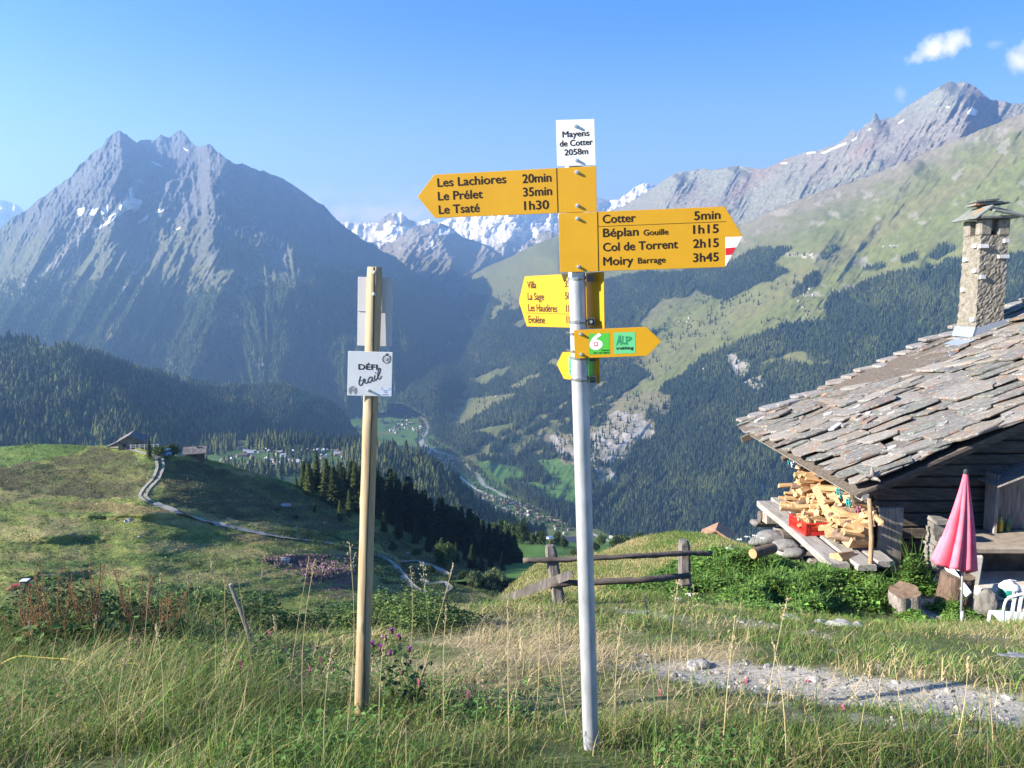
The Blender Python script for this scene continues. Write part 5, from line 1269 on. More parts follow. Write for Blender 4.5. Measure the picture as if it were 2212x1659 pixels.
def thistle(A, tops, label, mat, name='thistle', group=None, hr=.014):
    T = empty(name, A, 0, label, 'flower', group); bs = bmesh.new()
    for B in tops: add_tube(bs, curve_pts(A, B, .02, 5), .0024, 5)
    attach(bm_obj('stem', bs, M_LEAFG), T)
    n = 34; g_ = np.random.default_rng(int(abs(A.x) * 1000)); t = g_.random(n)[:, None]; B0 = np.array(tops)[g_.integers(0, len(tops), n)]; c = np.array(A)[None] * (1 - t * .85) + B0 * t * .85
    attach(leaves('leaves', c, g_.uniform(.015, .035, n), np.array((.07, .12, .045)) * g_.uniform(.6, 1.3, (n, 1)), seed=3), T)
    for k, B in enumerate(tops):
        t_ = Vector((rsg.uniform(-.3, .3), rsg.uniform(-.3, .1), 1)).normalized(); bm = bmesh.new(); add_tube(bm, [B - t_ * hr, B - t_ * hr * .3, B + t_ * hr * .5], [hr * .3, hr * .75, hr * .5], 10); attach(bm_obj('bud', bm, M_HEADB), T)
        if mat is not M_HEADB:
            bm = bmesh.new()
            for j in range(26):
                dr = (t_ + Vector([rsg.uniform(-.9, .9) for _ in range(3)])).normalized(); add_tube(bm, [B + t_ * hr * .4, B + t_ * hr * .4 + dr * hr * 1.1], [.0012, .0016], 4)
            attach(bm_obj('petals', bm, mat), T)
A = P(890, 1500, 4.05); A.z = gz(A.x, A.y); dd = 4.05
thistle(A, [P(846, 1364, dd), P(863, 1377, dd), P(884, 1404, dd)], 'purple flowering thistle right of the wooden post', M_PURP)
A = P(860, 1500, 3.9); A.z = gz(A.x, A.y)
thistle(A, [P(805, 1393, 3.9), P(822, 1400, 3.9), P(842, 1412, 3.9), P(832, 1380, 3.9)], 'thistle with brown and purple heads close beside the wooden post', M_PURP)
A = P(900, 1520, 3.8); A.z = gz(A.x, A.y)
thistle(A, [P(885, 1428, 3.8), P(910, 1440, 3.8), P(868, 1452, 3.8), P(930, 1432, 3.8)], 'thistle with only dark brown withered heads', M_HEADB)
for k, (px, py, d) in enumerate(((905, 1475, 3.7), (1010, 1503, 3.5), (582, 1370, 4.3), (520, 1438, 3.6), (670, 1448, 3.7), (298, 1385, 4.5), (1520, 1565, 3.2), (1425, 1500, 3.6), (1745, 1470, 3.8), (1820, 1530, 3.3), (692, 1428, 3.9), (1612, 1475, 3.7))):
    B = P(px, py, d); A = B + Vector((rsg.uniform(-.04, .04), .02, 0)); A.z = gz(A.x, A.y)
    if B.z < A.z + .06: B.z = A.z + .14
    T = empty('sainfoin', A, 0, 'small pink flower spike standing in the foreground grass', 'flower', 'pink flower spikes in the grass'); bm = bmesh.new(); add_tube(bm, curve_pts(A, B, .01, 4), .0018, 5); attach(bm_obj('stem', bm, M_LEAFG), T)
    bm = bmesh.new()
    for j in range(24):
        f = rsg.random(); p = B + Vector((rsg.gauss(0, .005 * (1.1 - f)), rsg.gauss(0, .005), -.012 + .034 * f)); add_tube(bm, [p, p + Vector((rsg.uniform(-.004, .004), -.004, .004))], [.0022, .0010], 5)
    attach(bm_obj('petals', bm, M_PINKF), T)
# white umbels near the right fence post
for k, (px, py, d) in enumerate(((1462, 1295, 9.8), (1475, 1300, 9.8), (1452, 1310, 9.6), (1490, 1285, 10), (1468, 1318, 9.5), (1612, 1160, 12.5), (1630, 1158, 12.6), (1598, 1166, 12.4), (1645, 1163, 12.4))):
    B = P(px, py, d); A = B.copy(); A.z = min(gz(A.x, A.y), B.z - .1); T = empty('white_umbel', A, 0, 'white umbel flower at the top of the green bank', 'flower', 'white umbels on the green bank'); bm = bmesh.new(); add_tube(bm, [A, B], .003, 5); attach(bm_obj('stem', bm, M_LEAFG), T)
    bm = bmesh.new()
    for j in range(16): p = B + Vector((rsg.gauss(0, .022), rsg.gauss(0, .02), rsg.uniform(0, .01))); add_tube(bm, [p, p + Vector((0, 0, .006))], [.008, .006], 6)
    attach(bm_obj('florets', bm, new_mat('white_petals', (.75, .75, .7), .6)), T)
# ================================================================== the stone roofed hut
M_OLDW = noise_mat('weathered_timber', [(0.25, (.05, .038, .03)), (0.5, (.115, .092, .07)), (0.75, (.20, .17, .14))], scale=4, rough=.85, stretch=(1, 9, 9), bump=.6, bump_scale=12, dist=.006)
M_OLDWY = noise_mat('grey_timber_lengthwise', [(0.25, (.15, .13, .11)), (0.5, (.30, .27, .235)), (0.75, (.44, .41, .37))], scale=3, rough=.85, stretch=(10, 1, 10), bump=.6, bump_scale=9, dist=.006)
M_OLDWZ = noise_mat('grey_timber_upright', [(0.25, (.12, .10, .08)), (0.5, (.25, .215, .18)), (0.75, (.40, .36, .31))], scale=3, rough=.85, stretch=(10, 10, 1), bump=.6, bump_scale=9, dist=.006)
M_DRYST = noise_mat('dry_stone', [(0.25, (.09, .083, .07)), (0.5, (.17, .157, .135)), (0.75, (.27, .25, .215))], scale=5, rough=.9, bump=.8, bump_scale=14, dist=.02)
M_WIRE = new_mat('thin_wire', (.25, .25, .25), .5, .5)
SL = .447; EX, EZ = 5.33, -2.98; Y0, Y1 = 12.12, 18.75
roof_z = lambda x, y: EZ + (x - EX) * SL - .022 * (y - 12.1) + .05 * math.sin(y * .9 + 1) + .03 * math.sin(x * 1.3)
HUT = empty('stone_roofed_hut', (8.5, 15.5, -4.52), 0, 'old timber hut with a lichen-covered stone slab roof and firewood under its eave', 'hut')
# slab roof
m = new_mat('lichened_stone_slabs', rough=.88, spec=.2); b_ = m.node_tree.nodes['Principled BSDF']
at = mnode(m, 'ShaderNodeAttribute'); at.attribute_name = 'Col'; tc = mnode(m, 'ShaderNodeTexCoord')
mpn = mnode(m, 'ShaderNodeMapping'); mpn.inputs['Scale'].default_value = (1, 1.8, 1); mlink(m, tc.outputs['Object'], mpn.inputs['Vector'])
def nz(sc, det=6, ro=.6):
    n = mnode(m, 'ShaderNodeTexNoise', Scale=sc, Detail=det, Roughness=ro); mlink(m, mpn.outputs[0], n.inputs['Vector']); return n.outputs['Fac']
col = mixrgb(m, .5, at.outputs['Color'], ramp(m, nz(5, 8, .7), [(.3, (.05, .048, .045)), (.7, (.17, .16, .148))]), 'MIX')
col = mixrgb(m, ramp(m, nz(11, 9, .8), [(.54, (0, 0, 0)), (.62, (.9, .9, .9))]), col, (.50, .47, .42))
at2 = mnode(m, 'ShaderNodeSeparateColor'); mlink(m, at.outputs['Color'], at2.inputs[0])
lich = mnode(m, 'ShaderNodeMath', operation='MULTIPLY'); mlink(m, ramp(m, nz(3.2, 10, .8), [(.54, (0, 0, 0)), (.64, (1, 1, 1))]), lich.inputs[0]); lich.inputs[1].default_value = .75
col = mixrgb(m, lich.outputs[0], col, (.34, .125, .03))
mlink(m, col, b_.inputs['Base Color'])
bp = mnode(m, 'ShaderNodeBump', Strength=.9, Distance=.012); mlink(m, nz(22, 8, .7), bp.inputs['Height']); mlink(m, bp.outputs[0], b_.inputs['Normal'])
M_SLAB = m
rs = random.Random(21)
bm = bmesh.new(); cl = bm.loops.layers.float_color.new('Col')
def slab(cx, cy, lx, ly, th, tilt, yaw, z, col, tiltx=0.0):
    """irregular flat stone; lx up the slope, ly along the eave"""
    n = rs.randint(11, 17); out = []; ee = rs.uniform(.28, .65)
    for k in range(n):
        a = 2 * math.pi * k / n + rs.uniform(-.1, .1)
        ca, sa = math.cos(a), math.sin(a); e = ee
        x = math.copysign(abs(ca) ** e, ca) * lx / 2 * rs.uniform(.84, 1.08); y = math.copysign(abs(sa) ** e, sa) * ly / 2 * rs.uniform(.84, 1.08)
        out.append((x * math.cos(yaw) - y * math.sin(yaw), x * math.sin(yaw) + y * math.cos(yaw)))
    T, Bm, Md = [], [], []
    for x, y in out:
        zt = z + x * tilt + y * tiltx
        T.append(bm.verts.new((cx + x * .965, cy + y * .965, zt + th + rs.uniform(-.004, .004)))); Md.append(bm.verts.new((cx + x * 1.0, cy + y * 1.0, zt + th * rs.uniform(.45, .7)))); Bm.append(bm.verts.new((cx + x * .97, cy + y * .97, zt)))
    fs = [bm.faces.new(T), bm.faces.new(Bm[::-1])]
    for i in range(n):
        j = (i + 1) % n; fs.append(bm.faces.new((Bm[i], Bm[j], Md[j], Md[i]))); fs.append(bm.faces.new((Md[i], Md[j], T[j], T[i])))
    for f in fs:
        for l in f.loops: l[cl] = (*col, 1)
pal = [(.17, .16, .14), (.25, .233, .20), (.15, .16, .13), (.17, .20, .16), (.26, .22, .165), (.12, .113, .10), (.33, .30, .25), (.21, .19, .155)]
x = EX - .05; row = 0
while x < 13.4:
    stepx = rs.uniform(.22, .34); y = Y0 - .05 + rs.uniform(-.06, .1)
    while y < Y1:
        ly = rs.choice((rs.uniform(.2, .45), rs.uniform(.35, .7), rs.uniform(.5, .95))) * (1.2 if x > 7.5 else 1); lx = rs.uniform(.45, .95); cy = y + ly / 2
        if cy + ly / 2 > Y1 + .25: ly = max(.3, (Y1 + .12 - y)); cy = y + ly / 2
        cx = x + lx / 2 + rs.uniform(-.07, .07)
        slab(cx, cy, lx, ly * 1.10, rs.uniform(.018, .055), SL - rs.uniform(.03, .13), rs.uniform(-.22, .22), roof_z(cx, cy) + rs.uniform(.02, .10), rs.choice(pal), rs.uniform(-.16, -.02))
        y += ly * .97
    x += stepx; row += 1
for _ in range(70):   # loose wedging stones
    x = rs.uniform(EX + .3, 12.8); y = rs.uniform(Y0 + .2, Y1 - .1); s_ = rs.uniform(.06, .2)
    slab(x, y, s_ * rs.uniform(.8, 2), s_, rs.uniform(.02, .05), SL, rs.uniform(-.8, .8), roof_z(x, y) + .10, rs.choice([(.2, .14, .12), (.5, .5, .49), (.3, .28, .26), (.07, .08, .11)]))
# rough steps along the far verge
for k in range(26):
    x = EX + .1 + k * .31; slab(x + .2, Y1 + .02 + rs.uniform(-.12, .18), rs.uniform(.5, .8), rs.uniform(.35, .6), rs.uniform(.04, .075), SL * .45, rs.uniform(-.2, .2), roof_z(x + .2, Y1) + rs.uniform(.06, .12), rs.choice([(.34, .30, .26), (.28, .25, .22), (.3, .29, .28)]))
roof = attach(bm_obj('roof', bm, M_SLAB), HUT)
# other slope, beyond the ridge, plain slabs
bm = bmesh.new(); cl = bm.loops.layers.float_color.new('Col')
x = 13.4
while x < 19:
    y = Y0
    while y < Y1:
        ly = rs.uniform(.4, 1.1); slab(x + .35, y + ly / 2, .8, ly, .05, -SL * 1.1, 0, EZ + (13.4 - EX) * SL - (x + .35 - 13.4) * SL + .05, rs.choice(pal)); y += ly
    x += .42
attach(bm_obj('roof', bm, M_SLAB), HUT)
# boards and beams under the slabs
bm = bmesh.new(); ang = math.atan(SL)
rotr = Matrix.Rotation(-ang, 3, 'Y')
L_ = 8.1 / math.cos(ang)
add_box(bm, (EX + 4.05, (Y0 + Y1) / 2, roof_z(EX + 4.05, 15) - .06), (L_, Y1 - Y0 - .1, .05), rotr)
attach(bm_obj('roof_boarding', bm, M_OLDW), HUT)
for yb in (Y0 + .34, Y1 - .15):
    bm = bmesh.new(); add_box(bm, (EX + 4.1, yb, roof_z(EX + 4.1, yb) - .19), (L_, .09, .15), rotr, bev=.012); attach(bm_obj('verge_beam', bm, M_OLDW), HUT)
bm = bmesh.new(); add_box(bm, (EX + .14, (Y0 + Y1) / 2 + .0, EZ - .11), (.13, Y1 - Y0 - .1, .12), bev=.015); attach(bm_obj('eave_beam', bm, M_OLDWY), HUT)
for k in range(4):
    bm = bmesh.new(); yb = Y0 + 1.0 + k * .95; add_tube(bm, [(EX + .12, yb, roof_z(EX + .1, yb) - .28), (EX + 3, yb, roof_z(EX + 3, yb) - .28)], .06, 10); attach(bm_obj('rafter', bm, M_OLDW), HUT)
# timber walls: hewn logs one above the other
def log_wall(name, A, B, z0, z1, th, step=.21, mat=M_OLDW, top=None):
    bm = bmesh.new(); A, B = Vector(A), Vector(B); d = (B - A); L = d.length; a = math.atan2(d.y, d.x); z = z0; k = 0
    while z < z1 - .03:
        h = step * rs.uniform(.85, 1.15); x0_, x1_ = 0, L
        if top: 
            # stop where the roof cuts the wall
            while x0_ < L and top(A.x + d.x * x0_ / L) < z + h: x0_ += .1
        if x1_ - x0_ > .2:
            c_ = A + d * ((x0_ + x1_) / 2 / L); add_box(bm, (c_.x, c_.y, z + h / 2), (x1_ - x0_, th * rs.uniform(.85, 1.1), h - .018), Matrix.Rotation(a, 3, 'Z'), bev=.02, jit=.008)
        z += h; k += 1
    return attach(bm_obj(name, bm, mat), HUT)
WX, WY = 6.12, 13.25
log_wall('front_wall', (WX, WY, 0), (14.5, WY, 0), -4.5, .4, .16, top=lambda x: roof_z(x, 13) - .34)
log_wall('side_wall', (WX, WY + .12, 0), (WX, 15.6, 0), -4.5, -2.92, .16)
log_wall('back_wall', (WX + .15, 15.75, 0), (14.5, 15.75, 0), -4.5, .4, .16, top=lambda x: roof_z(x, 13) - .34)
bm = bmesh.new(); add_box(bm, (WX - .02, WY - .62, -4.04), (.40, .055, 1.35), Matrix.Rotation(R(4), 3, 'Z'), bev=.008, jit=.01); attach(bm_obj('corner_board', bm, M_OLDWZ), HUT)
bm = bmesh.new()
zz = -4.75
while zz < -3.42:
    h = rs.uniform(.05, .10); add_box(bm, (6.60 + rs.uniform(-.02, .02), 12.15 + rs.uniform(-.02, .02), zz + h / 2), (rs.uniform(.17, .22), rs.uniform(.26, .34), h - .006), Matrix.Rotation(rs.uniform(-.12, .12), 3, 'Z'), jit=.012); zz += h
attach(bm_obj('stone_pillar', bm, M_DRYST), HUT)
bm = bmesh.new(); q0, q1 = P(1886, 1272, 12.25), P(1877, 1088, 12.2)
add_tube(bm, [q0 - Vector((0, 0, .3)), q0, q0.lerp(q1, .3) + Vector((-.02, 0, 0)), q0.lerp(q1, .6) + Vector((.015, 0, 0)), q1 + Vector((0, 0, .08))], [.04, .038, .034, .036, .03], 10)
attach(bm_obj('eave_post', bm, noise_mat('bare_branch', [(0.3, (.22, .13, .07)), (0.7, (.42, .28, .16))], scale=6, stretch=(4, 4, 1), bump=.5), smooth=True), HUT)
# foundation
bm = bmesh.new()
for k in range(120):
    y = rs.uniform(12.9, 16); z = rs.uniform(-4.95, -4.45); add_box(bm, (WX - .25 + rs.uniform(-.2, .2), y, z), (rs.uniform(.2, .45), rs.uniform(.2, .5), rs.uniform(.08, .2)), Matrix.Rotation(rs.uniform(-.5, .5), 3, 'Z'), bev=.02, jit=.03)
attach(bm_obj('stone_foundation', bm, M_DRYST), HUT)
# chimney
M_RCAST = noise_mat('rough_cast', [(0.3, (.13, .115, .085)), (0.5, (.205, .183, .143)), (0.7, (.27, .245, .20))], scale=8, rough=.95, bump=1.0, bump_scale=30, dist=.022)
CX, CY = 10.45, 17.95
CX0, CX1, CY0, CY1 = 10.13, 10.73, 17.6, 18.3
CZ0, CZ1 = roof_z(10.4, 18) - .3, 1.33
bm = bmesh.new()
sx_, sy_, sz_ = 14, 16, 52
def cface(o, a, b, na, nb):
    g_ = [[bm.verts.new(Vector(o) + Vector(a) * i / na + Vector(b) * j / nb) for j in range(nb + 1)] for i in range(na + 1)]
    for i in range(na):
        for j in range(nb): bm.faces.new((g_[i][j], g_[i + 1][j], g_[i + 1][j + 1], g_[i][j + 1]))
W1, W2, HH = CX1 - CX0, CY1 - CY0, CZ1 - CZ0
cface((CX0, CY0, CZ0), (W1, 0, 0), (0, 0, HH), sx_, sz_); cface((CX0, CY1, CZ0), (0, -W2, 0), (0, 0, HH), sy_, sz_)
cface((CX1, CY1, CZ0), (-W1, 0, 0), (0, 0, HH), sx_, sz_); cface((CX1, CY0, CZ0), (0, W2, 0), (0, 0, HH), sy_, sz_); cface((CX0, CY0, CZ1), (W1, 0, 0), (0, W2, 0), 6, 6)
bmesh.ops.remove_doubles(bm, verts=bm.verts, dist=.001)
for v in bm.verts:
    v.co += Vector([.012 * rs.uniform(-1, 1), .012 * rs.uniform(-1, 1), 0]) + Vector((v.co.x - CX, v.co.y - CY, 0)) * (.05 * (CZ0 + HH * .5 - v.co.z) / HH)
chim = attach(bm_obj('chimney', bm, M_RCAST), HUT)
def csub(name, bm, mat):
    o = bm_obj(name, bm, mat); o.parent = chim; o.matrix_parent_inverse = Matrix.Identity(4); return o
for (x, y) in ((CX0 + .10, CY0 + .10), (CX1 - .11, CY0 + .11), (CX0 + .09, CY1 - .1), (CX1 - .1, CY1 - .1)):
    bm = bmesh.new(); add_box(bm, (x, y, CZ1 + .16), (.25 if y < CY else .2, .24, .36), bev=.03, jit=.012); csub('cap_pier', bm, M_RCAST)
bm = bmesh.new(); add_box(bm, (CX + -.0, CY, CZ1 + .03), (.30, .3, .12)); csub('flue', bm, new_mat('soot', (.012, .012, .012), 1))
M_CAPS = noise_mat('cap_slab', [(0.35, (.10, .11, .095)), (0.5, (.19, .195, .17)), (0.62, (.16, .155, .13)), (0.72, (.46, .17, .04))], scale=3.5, rough=.9, bump=.8, bump_scale=20, dist=.012)
for (c_, s_, rt) in (((CX - .34, CY, CZ1 + .47), (.48, .95, .035), Matrix.Rotation(R(-36), 3, 'Y')), ((CX + .20, CY - .02, CZ1 + .55), (.72, 1.05, .06), Matrix.Rotation(R(10), 3, 'Y') @ Matrix.Rotation(R(14), 3, 'X')), ((CX + .02, CY + .1, CZ1 + .70), (.75, .4, .04), Matrix.Rotation(R(-4), 3, 'Y')),
                     ((CX - .1, CY + .0, CZ1 + .76), (.5, .3, .035), Matrix.Rotation(R(-6), 3, 'Y')), ((CX + .3, CY + .2, CZ1 + .75), (.45, .3, .035), Matrix.Rotation(R(4), 3, 'Y')), ((CX + .02, CY - .1, CZ1 + .37), (.85, .75, .04), Matrix.Identity(3))):
    bm = bmesh.new(); add_box(bm, c_, s_, rt, bev=.012, jit=.02); csub('cap_slab', bm, M_CAPS)
M_WST = noise_mat('white_quartz', [(0.3, (.38, .36, .34)), (0.7, (.55, .53, .50))], scale=10, rough=.8, bump=.3)
for (fx, py_, w_) in ((.75, 525, 1), (.0, 530, 0), (.55, 571, 1), (.02, 592, 0), (.5, 440, 2), (.0, 690, 0)):
    pass
for dx_, dz_, w_, fr in ((.06, 1.08, .20, 'f'), (.50, .86, .24, 'f'), (.07, .42, .12, 'f'), (.54, 1.2, .12, 'f'), (.15, 1.1, .14, 's'), (.12, .56, .15, 's'), (.5, .82, .16, 's'), (.55, .15, .12, 's'), (.08, -.5, .14, 's')):
    bm = bmesh.new()
    if fr == 'f': add_box(bm, (CX0 + dx_, CY0 - .01, dz_), (w_, .10, .085), bev=.006, jit=.008)
    else: add_box(bm, (CX0 - .01, CY0 + dx_ * 1.0, dz_), (.09, w_, .085), bev=.006, jit=.008)
    csub('protruding_stone', bm, M_WST)
bm = bmesh.new()
prism(bm, [(CX0 - .10, CY0 - .07, roof_z(CX0, CY0) + .10), (CX0 - .04, CY0 - .07, roof_z(CX0, CY0) + .32), (CX0 - .04, CY1 + .05, roof_z(CX0, CY0) + .32), (CX0 - .10, CY1 + .05, roof_z(CX0, CY0) + .10)], (-1, 0, 0), .01)
prism(bm, [(CX0 - .10, CY0 - .06, roof_z(CX0, CY0) + .09), (CX1 + .1, CY0 - .06, roof_z(CX1, CY0) + .13), (CX1 + .1, CY0 - .06, roof_z(CX1, CY0) + .24), (CX0 - .04, CY0 - .06, roof_z(CX0, CY0) + .30)], (0, -1, 0), .01)
add_box(bm, (CX0 - .2, CY0 + .1, roof_z(CX0 - .2, CY0) + .125), (.5, .7, .008), rotr)
csub('lead_flashing', bm, new_mat('lead_sheet', (.36, .40, .45), .45, .5))

# ---- plank platform, crate, firewood
PLT = empty('plank_platform', (5.1, 14.5, -4.35), 0, 'low platform of thick grey planks under the firewood', 'platform')
def plank(x, ya, yb, w, th, z, mat=M_OLDWY):
    bm = bmesh.new(); n = 14
    rings = []
    for k in range(n + 1):
        t = k / n; y = ya + (yb - ya) * t; wx = w / 2 * (1 + .06 * math.sin(5 * t + x * 3)); e = 1 if 0 < k < n else .86
        ox = .02 * math.sin(4 * t + x)
        rings.append([bm.verts.new((x + ox + sx * wx * e, y, z + sz)) for sx, sz in ((-1, -th), (1, -th), (1, -.01), (.9, 0), (-.9, 0), (-1, -.012))])
    for a, b in zip(rings[:-1], rings[1:]):
        for i in range(6): bm.faces.new((a[i], a[(i + 1) % 6], b[(i + 1) % 6], b[i]))
    bm.faces.new(rings[0]); bm.faces.new(rings[-1][::-1]); return bm
for a_ in ((5.03, 11.9, 15.7, .33, .10, -4.05), (5.40, 11.8, 15.95, .34, .09, -4.04), (5.77, 12.0, 15.9, .32, .09, -4.05)): attach(bm_obj('plank', plank(*a_), M_OLDWY), PLT)
for yb in (12.4, 14.0, 15.3):
    bm = bmesh.new(); add_tube(bm, [(4.82, yb, -4.26), (6.0, yb + .05, -4.26)], .11, 14); attach(bm_obj('log_support', bm, M_OLDW), PLT)
bm = bmesh.new()
for k in range(16):
    add_box(bm, (5.25 + rs.uniform(-.3, .4), 11.9 + k * .24, -4.46 + rs.uniform(-.05, .04)), (rs.uniform(.3, .5), rs.uniform(.25, .4), rs.uniform(.12, .2)), Matrix.Rotation(rs.uniform(-.5, .5), 3, 'Z'), bev=.03, jit=.04)
attach(bm_obj('stone_footing', bm, M_DRYST), PLT)
# firewood
M_FW = noise_mat('fresh_split_wood', [(0.25, (.30, .165, .075)), (0.5, (.46, .285, .135)), (0.75, (.58, .42, .245))], scale=3, rough=.7, stretch=(1, 8, 8), bump=.3, bump_scale=14, dist=.003, rnd=.22)
M_BARK = noise_mat('log_bark', [(0.3, (.10, .065, .045)), (0.7, (.26, .18, .12))], scale=8, rough=.95, stretch=(1, 4, 4), bump=1.0, bump_scale=18, dist=.012, rnd=.2)
fw_me = []
for k in range(12):
    bm = bmesh.new(); L = rs.uniform(.26, .42); n = rs.choice((3, 4, 4, 5)); r = rs.uniform(.040, .072)
    if k in (3, 7): L = rs.uniform(.5, .8); n = 4
    prof = [(r * math.cos(2 * math.pi * i / n + rs.uniform(-.4, .4)), r * rs.uniform(.5, 1.0) * math.sin(2 * math.pi * i / n + rs.uniform(-.3, .3))) for i in range(n)]
    A = [bm.verts.new((-L / 2 + rs.uniform(-.01, .01), a, b)) for a, b in prof]; B = [bm.verts.new((L / 2 + rs.uniform(-.01, .01), a * rs.uniform(.85, 1.1), b * rs.uniform(.85, 1.1))) for a, b in prof]
    bm.faces.new(A[::-1]); bm.faces.new(B)
    for i in range(n): bm.faces.new((A[i], A[(i + 1) % n], B[(i + 1) % n], B[i]))
    bmesh.ops.recalc_face_normals(bm, faces=bm.faces); bmesh.ops.bevel(bm, geom=list(bm.edges), offset=.003, segments=1, affect='EDGES')
    me = bpy.data.meshes.new('firewood_piece'); bm.to_mesh(me); bm.free(); me.materials.append(M_FW); fw_me.append(me)
for k in range(2):
    bm = bmesh.new(); add_tube(bm, [(-.18, 0, 0), (-.05, .004, .003), (.08, -.004, 0), (.18, .002, 0)], [.062, .066, .064, .06], 9)
    me = bpy.data.meshes.new('firewood_log'); bm.to_mesh(me); bm.free(); me.materials.append(M_BARK); fw_me.append(me)
def firewood(loc, rot, k, label, group):
    o = bpy.data.objects.new('firewood_piece', fw_me[k]); COL.objects.link(o); o.location = loc; o.rotation_euler = rot
    return tag(o, label, 'firewood', group)
GP = 'firewood pieces piled under the eave'; LB = 'pale split firewood piece in the pile under the roof eave'
y = 12.95; cnt = 0
while y < 15.25:
    ztop = np.interp(y, [12.9, 13.4, 14.2, 15.0, 15.3], [-3.62, -3.50, -3.42, -3.30, -3.26]) if True else 0
    z = -3.98
    while z < ztop and cnt < 285:
        f = (z + 4.0) / (ztop + 4.0 + .01)
        x = 5.55 - .0 + .22 * f + rs.uniform(-.10, .08) - (0.12 if y > 14.6 else 0)
        if rs.random() < .70: rot = (rs.uniform(0, 6.28), rs.uniform(-.15, .15), rs.uniform(-.35, .35))
        else: rot = (rs.uniform(0, 6.28), rs.uniform(-.5, .5), rs.uniform(-1.2, 1.2))
        firewood((x, y + rs.uniform(-.03, .03), z), rot, rs.choice(range(12)) if rs.random() < .90 else 12 + rs.randint(0, 1), LB, GP); cnt += 1
        z += rs.uniform(.055, .095)
    y += rs.uniform(.10, .15)
# loose pieces tumbled in front of the pile
LB2 = 'loose firewood tumbled on the planks beside the red crate'; GP2 = 'loose firewood on the platform'
for k in range(34):
    y = rs.uniform(12.3, 14.2); x = rs.uniform(5.2, 5.75) + .1; z = -3.98 + max(0, (x - 5.25)) * .9 + rs.uniform(0, .08)
    firewood((x, y, z), (rs.uniform(0, 6.28), rs.uniform(-.5, .5), rs.uniform(-1.5, 1.5)), rs.choice([0, 1, 2, 4, 5, 6, 8, 9, 10, 11, 12, 13]), LB2, GP2)
for (px, py, d, s_, a_) in ((1853, 1135, 13.1, 3.2, 1.4), (1848, 1165, 13.0, 3.0, .3), (1820, 1205, 12.6, 2.4, .6)):
    o = firewood(P(px, py, d), (.4, .1, a_), 4, 'big blocky chunk of pale wood leaning on the firewood pile', 'big wood chunks on the platform'); o.scale = (1, s_ * .72, s_ * .72)
for (px, py, py2, d, a_) in ((1772, 1112, 1060, 14.0, 0), (1808, 1120, 1075, 13.7, 1)):
    bm = bmesh.new(); A, B = P(px + 30, py + 22, d - .3), P(px - 12, py2 - 8, d + .2)
    dd_ = (B - A).normalized(); sd_ = Vector((.3, 1, 0)).cross(dd_).normalized()
    prism(bm, [A - sd_ * .07, A + sd_ * .07, B + sd_ * .06, B - sd_ * .06], dd_.cross(sd_), .035)
    tag(bm_obj('wood_board', bm, M_FW), 'long pale offcut board leaning against the firewood pile', 'board', 'offcut boards leaning on the firewood')
# crate
M_CRT = new_mat('red_plastic', (.62, .028, .018), .38, spec=.45)
cc_ = P(1746, 1160, 14.0); cc_.z = -4.045; CR = empty('crate', cc_, R(6), 'red slatted plastic crate heaped with kindling on the grey planks', 'crate')
bm = bmesh.new(); cw, cl_, chh = .40, .60, .215
add_box(bm, (0, 0, .008), (cw - .02, cl_ - .02, .012))
for sx in (-1, 1):
    add_box(bm, (sx * cw / 2, 0, chh - .015), (.026, cl_, .03), bev=.004); add_box(bm, (sx * cw / 2, 0, .025), (.014, cl_ - .01, .05)); add_box(bm, (sx * cw / 2, 0, chh * .66), (.013, cl_ - .012, .02))
    for k in range(15): add_box(bm, (sx * cw / 2, -cl_ / 2 + .03 + k * (cl_ - .06) / 14, chh / 2), (.010, .014, chh - .03))
for sy in (-1, 1):
    add_box(bm, (0, sy * cl_ / 2, chh - .015), (cw + .02, .026, .03), bev=.004); add_box(bm, (0, sy * cl_ / 2, .025), (cw, .014, .05)); add_box(bm, (0, sy * cl_ / 2, chh * .66), (cw, .013, .02))
    for k in range(10): add_box(bm, (-cw / 2 + .03 + k * (cw - .06) / 9, sy * cl_ / 2, chh / 2), (.014, .010, chh - .03))
    for sx in (-1, 1): add_box(bm, (sx * cw / 2, sy * cl_ / 2, chh / 2), (.036, .036, chh + .004), bev=.005)
bo = bm_obj('basket', bm, M_CRT); bo.parent = CR
for k in range(26):
    x, y = rs.uniform(-.14, .14), rs.uniform(-.22, .22); z = .12 + .13 * (1 - (x / .2) ** 2) * (1 - (y / .33) ** 2) * rs.random() + .03
    o = firewood(cc_ + Vector((x, y, z)), (rs.uniform(0, 6.28), rs.uniform(-.5, .5), rs.uniform(0, 3.14)), rs.choice([0, 1, 2, 4, 5, 6, 8]), 'small kindling piece heaped in the red crate', 'kindling in the red crate'); o.scale = (.62, .62, .62)
